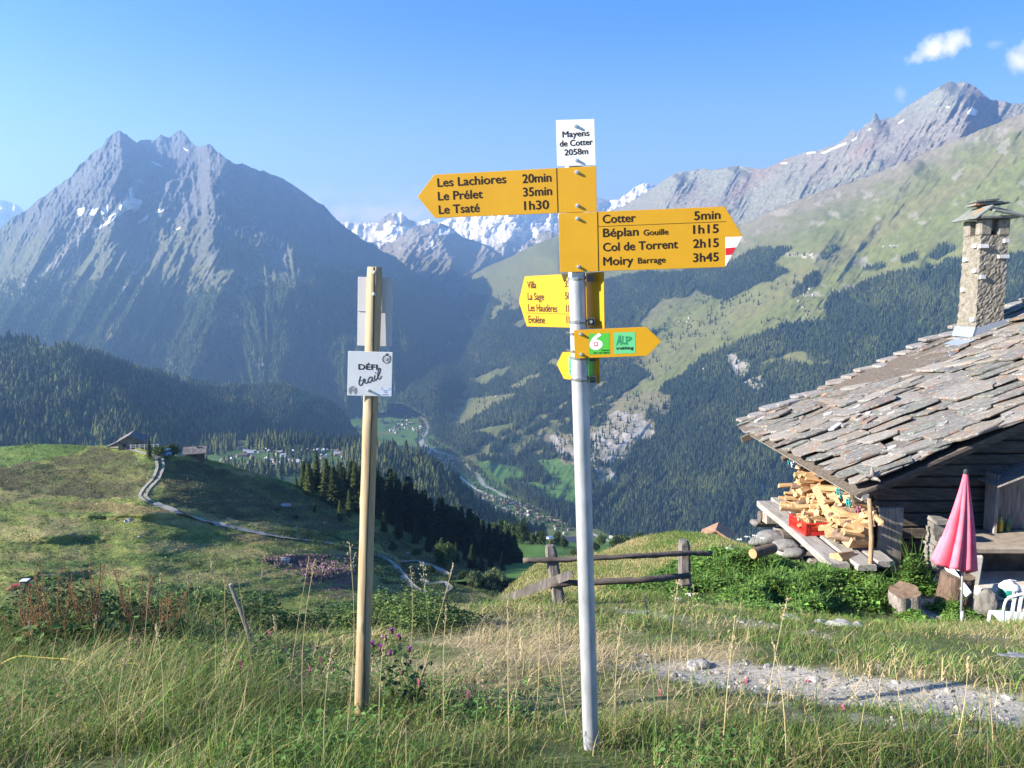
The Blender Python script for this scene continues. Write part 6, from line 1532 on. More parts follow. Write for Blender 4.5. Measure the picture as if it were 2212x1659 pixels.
# end beam and stones by the far end
bm = bmesh.new(); a = P(1655, 1118, 15.6); b = P(1692, 1120, 15.4); add_box(bm, (a + b) / 2, (.42, .26, .2), bev=.02, jit=.01)
tag(bm_obj('timber_block', bm, M_OLDWZ), 'square grey timber end under the far plank', 'timber')
bm = bmesh.new()
for (px, py, d, s_) in ((1668, 1162, 14.5, .42), (1700, 1178, 14.0, .36), (1640, 1170, 14.6, .30), (1715, 1196, 13.6, .30)):
    p_ = P(px, py, d); bm = bmesh.new(); bmesh.ops.create_icosphere(bm, subdivisions=3, radius=.5)
    o_ = rs.uniform(0, 99)
    for v in bm.verts:
        nn = float(fbm(np.array([v.co.x * 3 + o_]), np.array([v.co.y * 3 + v.co.z * 2]), 3, 5)[0]); v.co = Vector((v.co.x * 1.3, v.co.y, v.co.z * .62)) * s_ * (1 + .28 * nn)
    o = bm_obj('boulder', bm, noise_mat('pale_rock', [(0.3, (.11, .105, .095)), (0.7, (.26, .245, .225))], scale=6, bump=.8, dist=.02), smooth=True); o.location = p_
    tag(o, 'pale rough stone at the far end of the plank platform', 'stone', 'stones by the platform')
# ================================================================== things in front of the hut
def thing(name, loc, label, cat, group=None, rz=0): return empty(name, loc, rz, label, cat, group)
# parasol, closed, pink
M_CANV = noise_mat('faded_pink_canvas', [(0.3, (.74, .12, .17)), (0.7, (.82, .20, .25))], scale=5, rough=.85, bump=.15, bump_scale=120, dist=.001)
pbz = P(2076, 1362, 11.0); ptz = P(2067, 1009, 11.0); ptz = Vector((ptz.x, pbz.y + .02, ptz.z))
PA = thing('parasol', pbz, 'closed pink parasol on a grey pole in front of the hut', 'parasol')
bm = bmesh.new(); add_tube(bm, [pbz - Vector((0, 0, .15)), pbz.lerp(ptz, .99)], .017, 14); attach(bm_obj('pole', bm, M_GALV, smooth=True), PA)
bm = bmesh.new(); add_tube(bm, [pbz - Vector((0, 0, .1)), pbz + Vector((0, 0, .28))], .024, 14); attach(bm_obj('ground_sleeve', bm, M_GALV, smooth=True), PA)
bm = bmesh.new(); seg, rings = 144, 30; hC = 1.33; RG = []
topc = ptz - Vector((0, 0, .035))
for k in range(rings + 1):
    t = k / rings; ring = []
    for i in range(seg):
        a = 2 * math.pi * i / seg
        fold = abs(math.sin(a * 4 + .7 * math.sin(a) + .3)) ** .8
        r = .030 + (.275 * t ** 1.08) * (1 + .10 * math.sin(a * 2 + 1)) ; r *= 1 - (.42 * (1 - fold)) * min(1, t * 2.2)
        ring.append(bm.verts.new(topc + Vector((r * math.cos(a) * .98 - .09 * t * t, r * math.sin(a) * .8, -hC * t * (1 - .045 * fold * t) + (-.05 * math.cos(a) * t if t > .7 else 0)))))
    RG.append(ring)
for a_, b_2 in zip(RG[:-1], RG[1:]):
    for i in range(seg): bm.faces.new((a_[i], a_[(i + 1) % seg], b_2[(i + 1) % seg], b_2[i]))
inner = [bm.verts.new(v.co * 1 + (Vector((topc.x, topc.y, v.co.z)) - v.co) * .35 + Vector((0, 0, .06))) for v in RG[-1]]
for i in range(seg): bm.faces.new((RG[-1][i], RG[-1][(i + 1) % seg], inner[(i + 1) % seg], inner[i]))
attach(bm_obj('canopy', bm, M_CANV, smooth=True), PA)
bm = bmesh.new(); add_tube(bm, [topc - Vector((0, 0, .01)), topc + Vector((0, 0, .03)), topc + Vector((0, 0, .05)), topc + Vector((0, 0, .06))], [.032, .032, .02, .006], 16)
attach(bm_obj('cap', bm, new_mat('black_plastic', (.03, .04, .035), .4)), PA)

# concrete outdoor table with a step
M_CONC = noise_mat('limewashed_concrete', [(0.3, (.42, .38, .31)), (0.6, (.60, .56, .48)), (0.8, (.70, .67, .61))], scale=4, rough=.9, bump=.5, bump_scale=20, dist=.01)
M_CTOP = noise_mat('dirty_concrete_top', [(0.3, (.20, .16, .11)), (0.7, (.36, .30, .23))], scale=6, rough=.9, bump=.5, bump_scale=20, dist=.01)
tz = lambda px, py, d: P(px, py, d)
T0 = tz(2100, 1205, 11.9); zt = T0.z
TB = thing('concrete_table', (7.9, 12.1, -4.52), 'limewashed concrete table with a dark hollow under its top by the hut wall', 'table')
bm = bmesh.new(); add_box(bm, (8.15, 12.35, zt), (2.6, 1.0, .10), bev=.015, jit=.012); attach(bm_obj('table_top', bm, M_CTOP), TB)
xl = T0.x + .02
bm = bmesh.new(); add_box(bm, (xl + .17, 12.25, zt - .40), (.32, .78, .70), bev=.03, jit=.03); attach(bm_obj('leg', bm, M_CONC), TB)
bm = bmesh.new(); add_box(bm, (9.3, 12.3, zt - .40), (.3, .7, .70), bev=.03, jit=.02); attach(bm_obj('leg', bm, M_CONC), TB)
bm = bmesh.new(); add_box(bm, (8.3, 12.1, -4.47), (2.5, .95, .16), bev=.02, jit=.03); attach(bm_obj('plinth', bm, M_CONC), TB)
bm = bmesh.new(); add_box(bm, (8.3, 12.78, zt - .4), (2.4, .08, .7)); attach(bm_obj('rear_wall', bm, M_DRYST), TB)
# gas bottle
gb = P(2180, 1281, 11.75); gb.z = -4.385
GB = thing('gas_bottle', gb, 'small white and green gas bottle under the concrete table', 'gas bottle')
prof = [(0, .0), (.10, .0), (.135, .02), (.145, .05), (.145, .15), (.135, .19), (.10, .225), (.05, .24), (.045, .26), (.0, .26)]
def lathe(bm, c, prof, seg=32, z0=None, z1=None):
    RG = []
    for r, z in prof: RG.append([bm.verts.new(c + Vector((max(r, .0005) * math.cos(2 * math.pi * i / seg), max(r, .0005) * math.sin(2 * math.pi * i / seg), z))) for i in range(seg)])
    for a, b in zip(RG[:-1], RG[1:]):
        for i in range(seg): bm.faces.new((a[i], a[(i + 1) % seg], b[(i + 1) % seg], b[i]))
M_WP = noise_mat('white_paint', [(0.3, (.70, .70, .68)), (0.7, (.80, .80, .78))], scale=10, rough=.35)
bm = bmesh.new(); lathe(bm, gb, prof); attach(bm_obj('bottle_body', bm, M_WP, smooth=True), GB)
bm = bmesh.new(); lathe(bm, gb, [(.1455, .03), (.1475, .032), (.1475, .158), (.1455, .16)]); o = attach(bm_obj('green_band', bm, new_mat('green_paint', (.01, .16, .12), .4), smooth=True), GB)
bm = bmesh.new(); add_box(bm, gb + Vector((-.03, -.147, .095)), (.035, .006, .126)); attach(bm_obj('white_stripe', bm, M_WP), GB)
bm = bmesh.new(); add_box(bm, gb + Vector((.055, -.139, .10)), (.10, .02, .10), Matrix.Rotation(R(20), 3, 'Z')); attach(bm_obj('label', bm, noise_mat('printed_label', [(0.45, (.02, .05, .12)), (0.6, (.35, .35, .4)), (.7, (.3, .05, .08))], scale=30)), GB)
bm = bmesh.new(); add_tube(bm, [gb + Vector((-.09, 0, .262)), gb + Vector((.0, 0, .275)), gb + Vector((.09, 0, .262))], .008, 8); add_tube(bm, [gb + Vector((0, 0, .24)), gb + Vector((0, 0, .275))], .022, 12); attach(bm_obj('handle', bm, M_WP), GB)
# white plastic garden chair, only its slatted back stands inside the picture
ch = P(2200, 1406, 9.9); chz = ch.z
CH = thing('garden_chair', (ch.x, ch.y, chz), 'white plastic garden chair with a slatted back at the picture edge', 'chair', rz=R(-12)); CH.scale = (1.05, 1, .92)
M_PL = new_mat('white_plastic', (.82, .82, .80), .35, spec=.5)
def cpart(name, bm): o = bm_obj(name, bm, M_PL, smooth=False); o.parent = CH; return o
bw, bh = .25, .48; zs0 = .42
bm = bmesh.new()   # backrest frame, back toward the camera (-y)
arc = [(-bw, zs0), (-bw - .03, zs0 + .22), (-bw - .02, zs0 + .40), (-bw + .05, zs0 + bh - .02), (-.1, zs0 + bh + .02), (.1, zs0 + bh + .02), (bw - .05, zs0 + bh - .02), (bw + .02, zs0 + .40), (bw + .03, zs0 + .22), (bw, zs0)]
lean = lambda z: -.20 - (z - zs0) * .28
sm_ = smooth_pts(arc, 5)
add_tube(bm, [(x, lean(z), z) for x, z in sm_], .017, 8); cpart('back_frame', bm)
for k in range(7):
    xs = -.195 + k * .065; bm = bmesh.new()
    zt_ = zs0 + bh - .03 * abs(k - 3) / 3
    q = [(xs * .92, lean(zs0), zs0), (xs * 1.02, lean(zs0 + .24) - .02, zs0 + .24), (xs, lean(zt_), zt_)]
    for (a, b) in zip(q[:-1], q[1:]):
        A, B = Vector(a), Vector(b); add_box(bm, (A + B) / 2, (.034, .012, (B - A).length + .004), Matrix.Rotation(math.atan2(A.y - B.y, B.z - A.z) * 1.0, 3, 'X'))
    cpart('back_slat', bm)
bm = bmesh.new(); add_box(bm, (0, .04, .42), (.48, .46, .03), bev=.01); cpart('seat', bm)
for sx in (-1, 1):
    for yy, yt in ((-.22, -.2), (.28, .25)):
        bm = bmesh.new(); add_tube(bm, [(sx * .27, yy, -.03), (sx * .235, yt, .42)], [.022, .026], 8); cpart('leg', bm)

# stumps
M_ENDG = noise_mat('sawn_stump_top', [(0.3, (.10, .065, .04)), (0.7, (.24, .165, .11))], scale=9, bump=.6, bump_scale=40, dist=.008)
M_GBARK = noise_mat('grey_bark', [(0.3, (.13, .11, .095)), (0.7, (.36, .32, .28))], scale=6, stretch=(3, 3, 1), bump=1, bump_scale=14, dist=.02)
M_RBARK = noise_mat('red_brown_bark', [(0.3, (.06, .038, .027)), (0.7, (.19, .125, .09))], scale=6, stretch=(4, 4, .8), bump=1, bump_scale=14, dist=.02)
def stump(p, r, h, tilt, label, mat, seed):
    S = thing('tree_stump', p, label, 'stump'); bm = bmesh.new(); seg = 40; RG = []
    rot = Matrix.Rotation(tilt[0], 3, 'X') @ Matrix.Rotation(tilt[1], 3, 'Y')
    for k in range(9):
        t = k / 8; ring = []
        for i in range(seg):
            a = 2 * math.pi * i / seg
            nn = float(fbm(np.array([math.cos(a) * 1.6 + seed]), np.array([math.sin(a) * 1.6 + t * .5]), 4, 700 + seed)[0])
            rr = r * (1.12 - .2 * t + .22 * nn + .05 * math.sin(a * 5))
            ring.append(bm.verts.new(rot @ Vector((rr * math.cos(a), rr * math.sin(a), -.12 + (h + .12) * t + .03 * nn * t))))
        RG.append(ring)
    for a, b in zip(RG[:-1], RG[1:]):
        for i in range(seg): bm.faces.new((a[i], a[(i + 1) % seg], b[(i + 1) % seg], b[i]))
    o = bm_obj('bark', bm, mat, smooth=True); o.parent = S
    bm = bmesh.new(); c = bm.verts.new(rot @ Vector((0, 0, h - .01))); ring = [bm.verts.new(q) for q in RING_CO(o, seg)]
    for i in range(seg): bm.faces.new((ring[i], ring[(i + 1) % seg], c))
    o2 = bm_obj('sawn_top', bm, M_ENDG); o2.parent = S
    return S
def RING_CO(o, seg): return [v.co.copy() for v in list(o.data.vertices)[-seg:]]
p_ = P(1955, 1315, 11.5); p_.z = gz(p_.x, p_.y); stump(p_, .20, .34, (R(14), R(-10)), 'pale grey tree stump among the weeds beside the hut', M_GBARK, 1)
p_ = P(2054, 1340, 11.75); p_.z = gz(p_.x, p_.y); stump(p_, .235, .50, (R(3), R(4)), 'tall red-brown tree stump behind the parasol pole', M_RBARK, 2)
def rock(name, px, py, d, s, label, cat, group=None, mat=None, seed=0, sub_=3, zoff=0.0, ground=True, sheet=None):
    p = P(px, py, d)
    if sheet is not None: p = sheet.at(px, py)
    elif ground: p = on_ground(px, py)
    bm = bmesh.new(); bmesh.ops.create_icosphere(bm, subdivisions=sub_, radius=.5)
    sx, sy, sz = (s if isinstance(s, tuple) else (s * 1.2, s, s * .6))
    for v in bm.verts:
        nn = float(fbm(np.array([v.co.x * 2.4 + seed * 3.1]), np.array([v.co.y * 2.4 + v.co.z * 2]), 3, 40 + seed)[0]); v.co = Vector((v.co.x * sx, v.co.y * sy, v.co.z * sz)) * (1 + .6 * nn)
    o = bm_obj(name, bm, mat or M_PALE); o.location = p + Vector((0, 0, zoff)); o.rotation_euler = (0, 0, seed)
    return tag(o, label, cat, group)
M_PALE = noise_mat('pale_stone', [(0.3, (.20, .19, .17)), (0.7, (.36, .345, .315))], scale=8, bump=.7, bump_scale=20, dist=.01)
rock('boulder', 2132, 1312, 11.3, (.32, .22, .42), 'angular grey stone beside the tall stump', 'stone', ground=False, seed=3, mat=M_DRYST)
rock('boulder', 1512, 1442, 4.8, (.17, .12, .10), 'pale round stone at the left end of the gravel track', 'stone', seed=4, zoff=.01)
rock('boulder', 1372, 1422, 4.9, (.07, .06, .07), 'small dark grey stone on the trodden ground right of the signpost', 'stone', seed=5, mat=noise_mat('dark_stone', [(0.3, (.06, .06, .06)), (0.7, (.14, .13, .12))], scale=10))
rock('boulder', 2195, 1418, 5.5, (.24, .12, .04), 'flat dark stone half sunk in the gravel track', 'stone', seed=6, mat=noise_mat('slate_stone', [(0.3, (.12, .13, .15)), (0.7, (.22, .23, .25))], scale=10))
for k, (px, py, s) in enumerate(((1705, 1338, .14), (1722, 1342, .11), (1815, 1352, .22), (1850, 1356, .16), (1772, 1346, .12), (1800, 1410, .05), (1905, 1445, .06), (1660, 1440, .05), (1760, 1470, .07))):
    rock('small_stone', px, py, 8, s, 'small pale stone lying in the turf below the green bank', 'stone', 'small pale stones in the turf', seed=10 + k)
rock('boulder', 1592, 1196, 13, .35, 'pale stone on the grassy bank left of the cut log', 'stone', seed=30)
# cut log
M_ENDG2 = noise_mat('log_end_grain', [(0.3, (.30, .16, .07)), (0.7, (.48, .30, .15))], scale=14)
a, b = P(1626, 1196, 12.2), P(1671, 1184, 12.5); LG = thing('cut_log', (a + b) / 2, 'short bark-covered cut log lying on the grassy bank', 'log')
bm = bmesh.new(); add_tube(bm, [a, a.lerp(b, .3), a.lerp(b, .7), b], [.078, .084, .082, .076], 22, caps=False); attach(bm_obj('bark', bm, M_BARK, smooth=True), LG)
for e, dr in ((a, -1), (b, 1)):
    bm = bmesh.new(); t = (b - a).normalized() * dr; add_tube(bm, [e - t * .01, e + t * .001], .075, 22); attach(bm_obj('cut_face', bm, M_ENDG2), LG)
# cabinet against the wall with bottles
bm = bmesh.new(); CB = thing('wall_cabinet', (8.5, 12.9, -3.9), 'open weathered wooden cabinet standing on the concrete table', 'cabinet')
cxl = P(2186, 1150, 12.5).x
for nm, c_, s_, rt in (('side_board', (cxl, 12.75, zt + .52), (.05, .30, 1.0), None), ('side_board', (cxl + 1.0, 12.75, zt + .55), (.05, .30, .95), None), ('back_board', (cxl + .5, 12.9, zt + .5), (.98, .03, .9), None), ('sloping_lid', (cxl + .45, 12.68, zt + 1.1), (1.25, .55, .03), Matrix.Rotation(R(-22), 3, 'Y'))):
    bm = bmesh.new(); add_box(bm, c_, s_, rt, bev=.005, jit=.006); attach(bm_obj(nm, bm, M_OLDWZ), CB)
for k, (px, c_, lb_) in enumerate(((2200, (.50, .33, .02), 'amber glass bottle inside the wall cabinet'), (2208, (.04, .10, .03), 'dark green glass bottle inside the wall cabinet'))):
    p_ = Vector((cxl + .14 + .12 * k, 12.70, zt + .052)); B_ = thing('glass_bottle', p_, lb_, 'bottle')
    bm = bmesh.new(); lathe(bm, p_, [(0, 0), (.036, .002), (.038, .02), (.038, .15), (.03, .185), (.014, .22), (.013, .27)], 18); attach(bm_obj('bottle_body', bm, new_mat('glass_%d' % k, c_, .15, spec=.6), smooth=True), B_)
    bm = bmesh.new(); lathe(bm, p_, [(.0132, .255), (.016, .256), (.016, .282), (0, .283)], 12); attach(bm_obj('cap', bm, M_BRK), B_)
# white board leaning
a, b = P(2030, 1200, 12.0), P(2092, 1284, 11.3)
bm = bmesh.new(); dd_ = (b - a).normalized(); sd_ = dd_.cross(Vector((.3, 1, .2))).normalized(); prism(bm, [a - sd_ * .05, a + sd_ * .05, b + sd_ * .05, b - sd_ * .05], dd_.cross(sd_), .03)
tag(bm_obj('leaning_board', bm, M_WP), 'white painted board leaning behind the parasol', 'board')
# driftwood lying on the roof edge
RW = P(1883, 1048, 12.35)
bm = bmesh.new(); rz_ = roof_z(RW.x, RW.y) + .13; c0r = Vector((RW.x, RW.y, rz_))
add_tube(bm, [c0r + Vector((-.24, -.05, -.04)), c0r + Vector((-.1, 0, .03)), c0r + Vector((0, 0, .02)), c0r + Vector((.16, .05, .09)), c0r + Vector((.30, .05, .10))], [.012, .03, .04, .028, .012], 8)
add_tube(bm, [c0r, c0r + Vector((.0, .0, .09)), c0r + Vector((-.01, 0, .17))], [.04, .032, .012], 8); add_tube(bm, [c0r, c0r + Vector((.05, -.08, .0)), c0r + Vector((.07, -.13, -.02))], [.035, .025, .012], 8)
tag(bm_obj('driftwood', bm, M_OLDWZ, smooth=True), 'twisted grey root lying on the lowest roof slabs', 'root')
# clothes lines with pegs
def line_with_pegs(A, B, sag, spots, label, n0):
    pts = [A.lerp(B, t / 14) - Vector((0, 0, sag * math.sin(math.pi * t / 14))) for t in range(15)]
    bm = bmesh.new(); add_tube(bm, pts, .003, 5); tag(bm_obj('clothes_line', bm, M_WIRE), label, 'clothes line')
    for t, col, cn in spots:
        p = A.lerp(B, t) - Vector((0, 0, sag * math.sin(math.pi * t)))
        bm = bmesh.new(); 
        for sg in (-1, 1): add_box(bm, (sg * .014, 0, -.03), (.011, .012, .085), Matrix.Rotation(sg * .3, 3, 'Y'))
        add_box(bm, (0, 0, -.01), (.02, .014, .012))
        o = bm_obj('clothes_peg', bm, PEG[cn]); o.location = p; o.rotation_euler = (0, 0, .5); o.scale = (1.4, 1.4, 1.4)
        tag(o, cn + ' clothes peg clipped to ' + n0, 'clothes peg', cn + ' pegs on ' + n0)
PEG = {'turquoise': new_mat('turquoise_plastic', (.05, .35, .33), .4), 'white': new_mat('white_peg', (.75, .75, .78), .4), 'blue': new_mat('blue_plastic', (.02, .06, .45), .4), 'pink': new_mat('pink_plastic', (.5, .08, .2), .4)}
line_with_pegs(P(1688, 978, 17.0), P(1828, 1066, 14.0), .10, [(.14, 0, 'turquoise'), (.20, 0, 'white'), (.36, 0, 'white'), (.40, 0, 'white'), (.58, 0, 'blue'), (.62, 0, 'white')], 'thin clothes line strung below the far part of the eave', 'the far clothes line')
line_with_pegs(P(1800, 1045, 13.4), P(1872, 1105, 12.5), .06, [(.15, 0, 'turquoise'), (.24, 0, 'turquoise'), (.45, 0, 'turquoise'), (.53, 0, 'turquoise'), (.78, 0, 'pink')], 'thin clothes line strung below the near corner of the eave', 'the near clothes line')

# ================================================================== pasture fence
M_FENCE = noise_mat('silvered_fence_wood', [(0.25, (.06, .052, .045)), (0.5, (.15, .132, .113)), (0.75, (.27, .24, .21))], scale=5, rough=.9, stretch=(4, 4, .7), bump=1.0, bump_scale=10, dist=.01)
M_RAIL = noise_mat('dark_fence_rail', [(0.25, (.045, .035, .03)), (0.7, (.16, .13, .105))], scale=5, rough=.9, stretch=(.7, 4, 4), bump=1.0, bump_scale=14, dist=.008)
f0 = on_ground(1212, 1306); dF = f0.y * math.cos(PITCH) - f0.z * math.sin(PITCH)
FN = thing('wooden_fence', f0, 'old silvered pasture fence of two posts and two dark rails', 'fence')
def post_mesh(A, B, w, bendx=0.0, bev=.02):
    bm = bmesh.new(); n = 10; RG = []
    for k in range(n + 1):
        t = k / n; c = A.lerp(B, t) + Vector((bendx * math.sin(math.pi * t), 0, 0)); ww = w * (1.08 - .16 * t) * (.72 if k == n else 1)
        RG.append([bm.verts.new(c + Vector((x * ww / 2 * rs.uniform(.93, 1.07), y * ww / 2 * rs.uniform(.93, 1.07), 0))) for x, y in ((-1, -.6), (-.6, -1), (.6, -1), (1, -.6), (1, .6), (.6, 1), (-.6, 1), (-1, .6))])
    for a, b in zip(RG[:-1], RG[1:]):
        for i in range(8): bm.faces.new((a[i], a[(i + 1) % 8], b[(i + 1) % 8], b[i]))
    bm.faces.new(RG[0]); bm.faces.new(RG[-1][::-1]); return bm
pA, pB = P(1212, 1330, dF), P(1188, 1178, dF - .05); attach(bm_obj('post', post_mesh(pA, pB, .135), M_FENCE), FN)
dR = dF * 1.03; qA, qB = P(1479, 1262, dR), P(1477, 1166, dR); attach(bm_obj('post', post_mesh(qA, qB, .13), M_FENCE), FN)
sc_ = dF / FPX
def rail(name, pts, rad, mat):
    bm = bmesh.new(); q = []
    for a, b in zip(pts[:-1], pts[1:]):
        for k in range(6): q.append(Vector(a).lerp(Vector(b), k / 6) + Vector([0, 0, rs.uniform(-.006, .006)]))
    q.append(Vector(pts[-1])); add_tube(bm, q, [rad * rs.uniform(.85, 1.12) for _ in q], 9)
    return attach(bm_obj(name, bm, mat, smooth=True), FN)
rail('rail', [P(1130, 1211, dF - .12), P(1200, 1209, dF - .10), P(1350, 1202, dF - .08), P(1480, 1195, dR - .12), P(1536, 1195, dR)], .030, M_RAIL)
rail('rail', [P(1190, 1261, dF - .10), P(1280, 1258, dF - .10), P(1400, 1252, dF - .05), P(1487, 1243, dR - .10)], .036, M_RAIL)
A, B = P(1042, 1318, dF + .25), P(1236, 1236, dF - .18); bm = bmesh.new(); dd_ = (B - A).normalized(); up_ = Vector((0, .1, 1)); up_ = (up_ - dd_ * up_.dot(dd_)).normalized(); nn_ = dd_.cross(up_); n = 16; L0 = []
for k in range(n + 1):
    t = k / n; w = (.045 + .055 * min(1, t * 1.6)) * rs.uniform(.9, 1.1); c = A.lerp(B, t) + up_ * (.012 * math.sin(t * 5)); w *= .45 if k in (0, n) else 1
    L0.append([bm.verts.new(c + up_ * w * a + nn_ * b * .014) for a, b in ((-.5, -1), (.5, -1), (.5, 1), (-.5, 1))])
for a, b in zip(L0[:-1], L0[1:]):
    for i in range(4): bm.faces.new((a[i], a[(i + 1) % 4], b[(i + 1) % 4], b[i]))
bm.faces.new(L0[0]); bm.faces.new(L0[-1][::-1])
tag(bm_obj('broken_fence_board', bm, M_FENCE), 'broken grey board hanging slantwise across the left fence post', 'board')
cp = P(1188, 1163, dF - .05); KN_ = thing('metal_cup', cp, 'shiny metal cup set on top of the left fence post', 'cup')
bm = bmesh.new(); lathe(bm, cp - Vector((0, 0, .055)), [(0, 0), (.012, .0), (.010, .03), (.02, .035), (.042, .05), (.047, .06), (.042, .072), (.02, .08), (0, .082)], 26); attach(bm_obj('cup_body', bm, M_STEEL, smooth=True), KN_)
# thin leaning pale stake at the left
A, B = on_ground(537, 1372), P(497, 1262, 5.0); A2 = P(537, 1372, 5.1)
bm = bmesh.new(); add_tube(bm, [A2 - (B - A2).normalized() * .25, A2.lerp(B, .5) + Vector((.006, 0, 0)), B], [.014, .013, .010], 7)
tag(bm_obj('leaning_stake', bm, M_OLDWZ), 'thin pale wooden stake leaning in the long grass', 'stake')
# yellow fence tape
for nm, L, lab in (('fence_tape', [(0, 1435, 4.3), (40, 1425, 4.3), (80, 1415, 4.3), (118, 1418, 4.3), (150, 1432, 4.3), (200, 1436, 4.3), (240, 1432, 4.3), (290, 1438, 4.3), (340, 1460, 4.3), (400, 1472, 4.4), (440, 1464, 4.6), (510, 1450, 4.8), (560, 1440, 5.0)], 'yellow electric fence tape sagging through the grass at the left'),
                   ('fence_tape', [(960, 1362, 6.2), (1040, 1355, 6.4), (1110, 1352, 6.6), (1160, 1344, 6.9), (1200, 1335, 7.2), (1240, 1328, 7.5)], 'yellow electric fence tape lying in the grass between the two posts'), ('fence_tape', [(690, 1385, 5.2), (760, 1372, 5.6), (840, 1378, 5.7), (880, 1382, 5.8)], 'short yellow fence tape passing behind the wooden trail post')):
    q = [P(x, y, d) for x, y, d in L]; bm = bmesh.new()
    q = [v + Vector((0, 0, .02 * math.sin(i * 1.9))) for i, v in enumerate(q)]; q = [Vector(v) for v in smooth_pts([tuple(v) for v in q], 4)]
    add_tube(bm, q, .0040, 5); tag(bm_obj(nm, bm, new_mat('yellow_tape', (.50, .42, .07), .7)), lab, 'fence tape')
# ================================================================== huts, car, tractor on the meadow hill
def gable_house(name, label, cat, L, W_, H, roofh, over, mats, group=None, windows=0, parts=True):
    """L along x, W_ along y, gable ends at +-x"""
    T = empty(name, (0, 0, 0), 0, label, cat, group)
    bm = bmesh.new(); 
    v = [bm.verts.new(p) for p in ((-L / 2, -W_ / 2, -3), (L / 2, -W_ / 2, -3), (L / 2, W_ / 2, -3), (-L / 2, W_ / 2, -3), (-L / 2, -W_ / 2, H), (L / 2, -W_ / 2, H), (L / 2, W_ / 2, H), (-L / 2, W_ / 2, H), (-L / 2, 0, H + roofh), (L / 2, 0, H + roofh))]
    for f in ((0, 1, 5, 4), (2, 3, 7, 6), (1, 2, 6, 9, 5), (3, 0, 4, 8, 7), (4, 5, 9, 8), (6, 7, 8, 9)): bm.faces.new([v[i] for i in f])
    w = bm_obj('wall', bm, mats[0]); w.parent = T
    bm = bmesh.new(); sl = roofh / (W_ / 2); th = .22
    for sy in (-1, 1):
        y1 = sy * (W_ / 2 + over); z1 = H - over * sl; x1 = L / 2 + over
        q = [(-x1, 0, H + roofh + .05), (x1, 0, H + roofh + .05), (x1, y1, z1 + .05), (-x1, y1, z1 + .05)]
        a = [bm.verts.new(p) for p in q]; b = [bm.verts.new((p[0], p[1], p[2] + th)) for p in q]
        bm.faces.new(a); bm.faces.new(b[::-1])
        for i in range(4): bm.faces.new((a[i], b[i], b[(i + 1) % 4], a[(i + 1) % 4]))
    r = bm_obj('roof', bm, mats[1]); r.parent = T
    for k in range(windows):
        bm = bmesh.new(); add_box(bm, (-L / 2 + (k + .8) * L / (windows + .6), -W_ / 2 - .03, H * .55), (.9, .08, .9)); o = bm_obj('window', bm, mats[2]); o.parent = T
        bm = bmesh.new(); add_box(bm, (-L / 2 - .03, -W_ / 4 + (k % 2) * W_ / 2, H * .6), (.08, .8, .9)); o = bm_obj('window', bm, mats[2]); o.parent = T
    return T
M_SL2 = noise_mat('grey_slab_roof', [(0.3, (.08, .07, .065)), (0.5, (.14, .125, .115)), (0.7, (.24, .22, .20))], scale=1.2, detail=8, bump=.8, bump_scale=3, dist=.08)
M_DKW = noise_mat('dark_larch_wall', [(0.3, (.075, .045, .028)), (0.7, (.17, .105, .065))], scale=.8, stretch=(1, 1, 9), bump=.6, bump_scale=2)
M_STW = noise_mat('field_stone_wall', [(0.3, (.12, .10, .075)), (0.7, (.24, .205, .16))], scale=1.5, bump=.8, bump_scale=3, dist=.1)
M_WIN = new_mat('dark_window', (.03, .035, .04), .2, spec=.6)
M_LIME = noise_mat('lime_plaster', [(0.3, (.45, .42, .37)), (0.7, (.62, .59, .54))], scale=.8)
h1 = gable_house('stone_hut', 'stone hut with a grey slab roof on the meadow hilltop', 'hut', 7.0, 5.6, 2.0, 1.5, .9, (M_STW, M_SL2, M_WIN), windows=2); h1.location = HL.at(272, 972) + Vector((0, 3.5, -.1)); h1.rotation_euler.z = R(106); h1.scale = (.92, .92, .98)
h2 = gable_house('lean_to_shed', 'low stone shed attached left of the hilltop hut', 'shed', 3.2, 3.4, .9, .8, .4, (M_STW, M_SL2, M_WIN)); h2.location = HL.at(245, 966) + Vector((-.5, 1.5, -.6)); h2.rotation_euler.z = R(106); h2.scale = (.7, .7, .7)
h3 = gable_house('wooden_chalet', 'small wooden chalet with a slab roof right of the parked car', 'chalet', 5.2, 4.6, 1.5, 1.3, .7, (M_DKW, M_SL2, M_WIN), windows=1); h3.location = HL.at(411, 987) + Vector((0, 3.0, -.5)); h3.rotation_euler.z = R(18); h3.scale = (.8, .8, .8)
bm = bmesh.new(); add_box(bm, (.8, -.6, 2.9), (.5, .5, .9)); o = bm_obj('chimney', bm, M_STW); o.parent = h3
# rail fence by the hut
M_PALEW = new_mat('pale_rail', (.50, .47, .42), .8)
f_ = HL.at(300, 970); FR = empty('rail_fence', f_, 0, 'pale two-rail fence beside the hilltop hut', 'fence')
for k in range(7):
    bm = bmesh.new(); add_box(bm, f_ + Vector((-1.6 + k * 1.0, -.6 + .15 * k, .55)), (.12, .12, 1.3)); attach(bm_obj('post', bm, M_PALEW), FR)
for z in (.55, 1.0):
    bm = bmesh.new(); add_tube(bm, [f_ + Vector((-1.8, -.7, z)), f_ + Vector((4.6, .4, z))], .06, 6); attach(bm_obj('rail', bm, M_PALEW), FR)
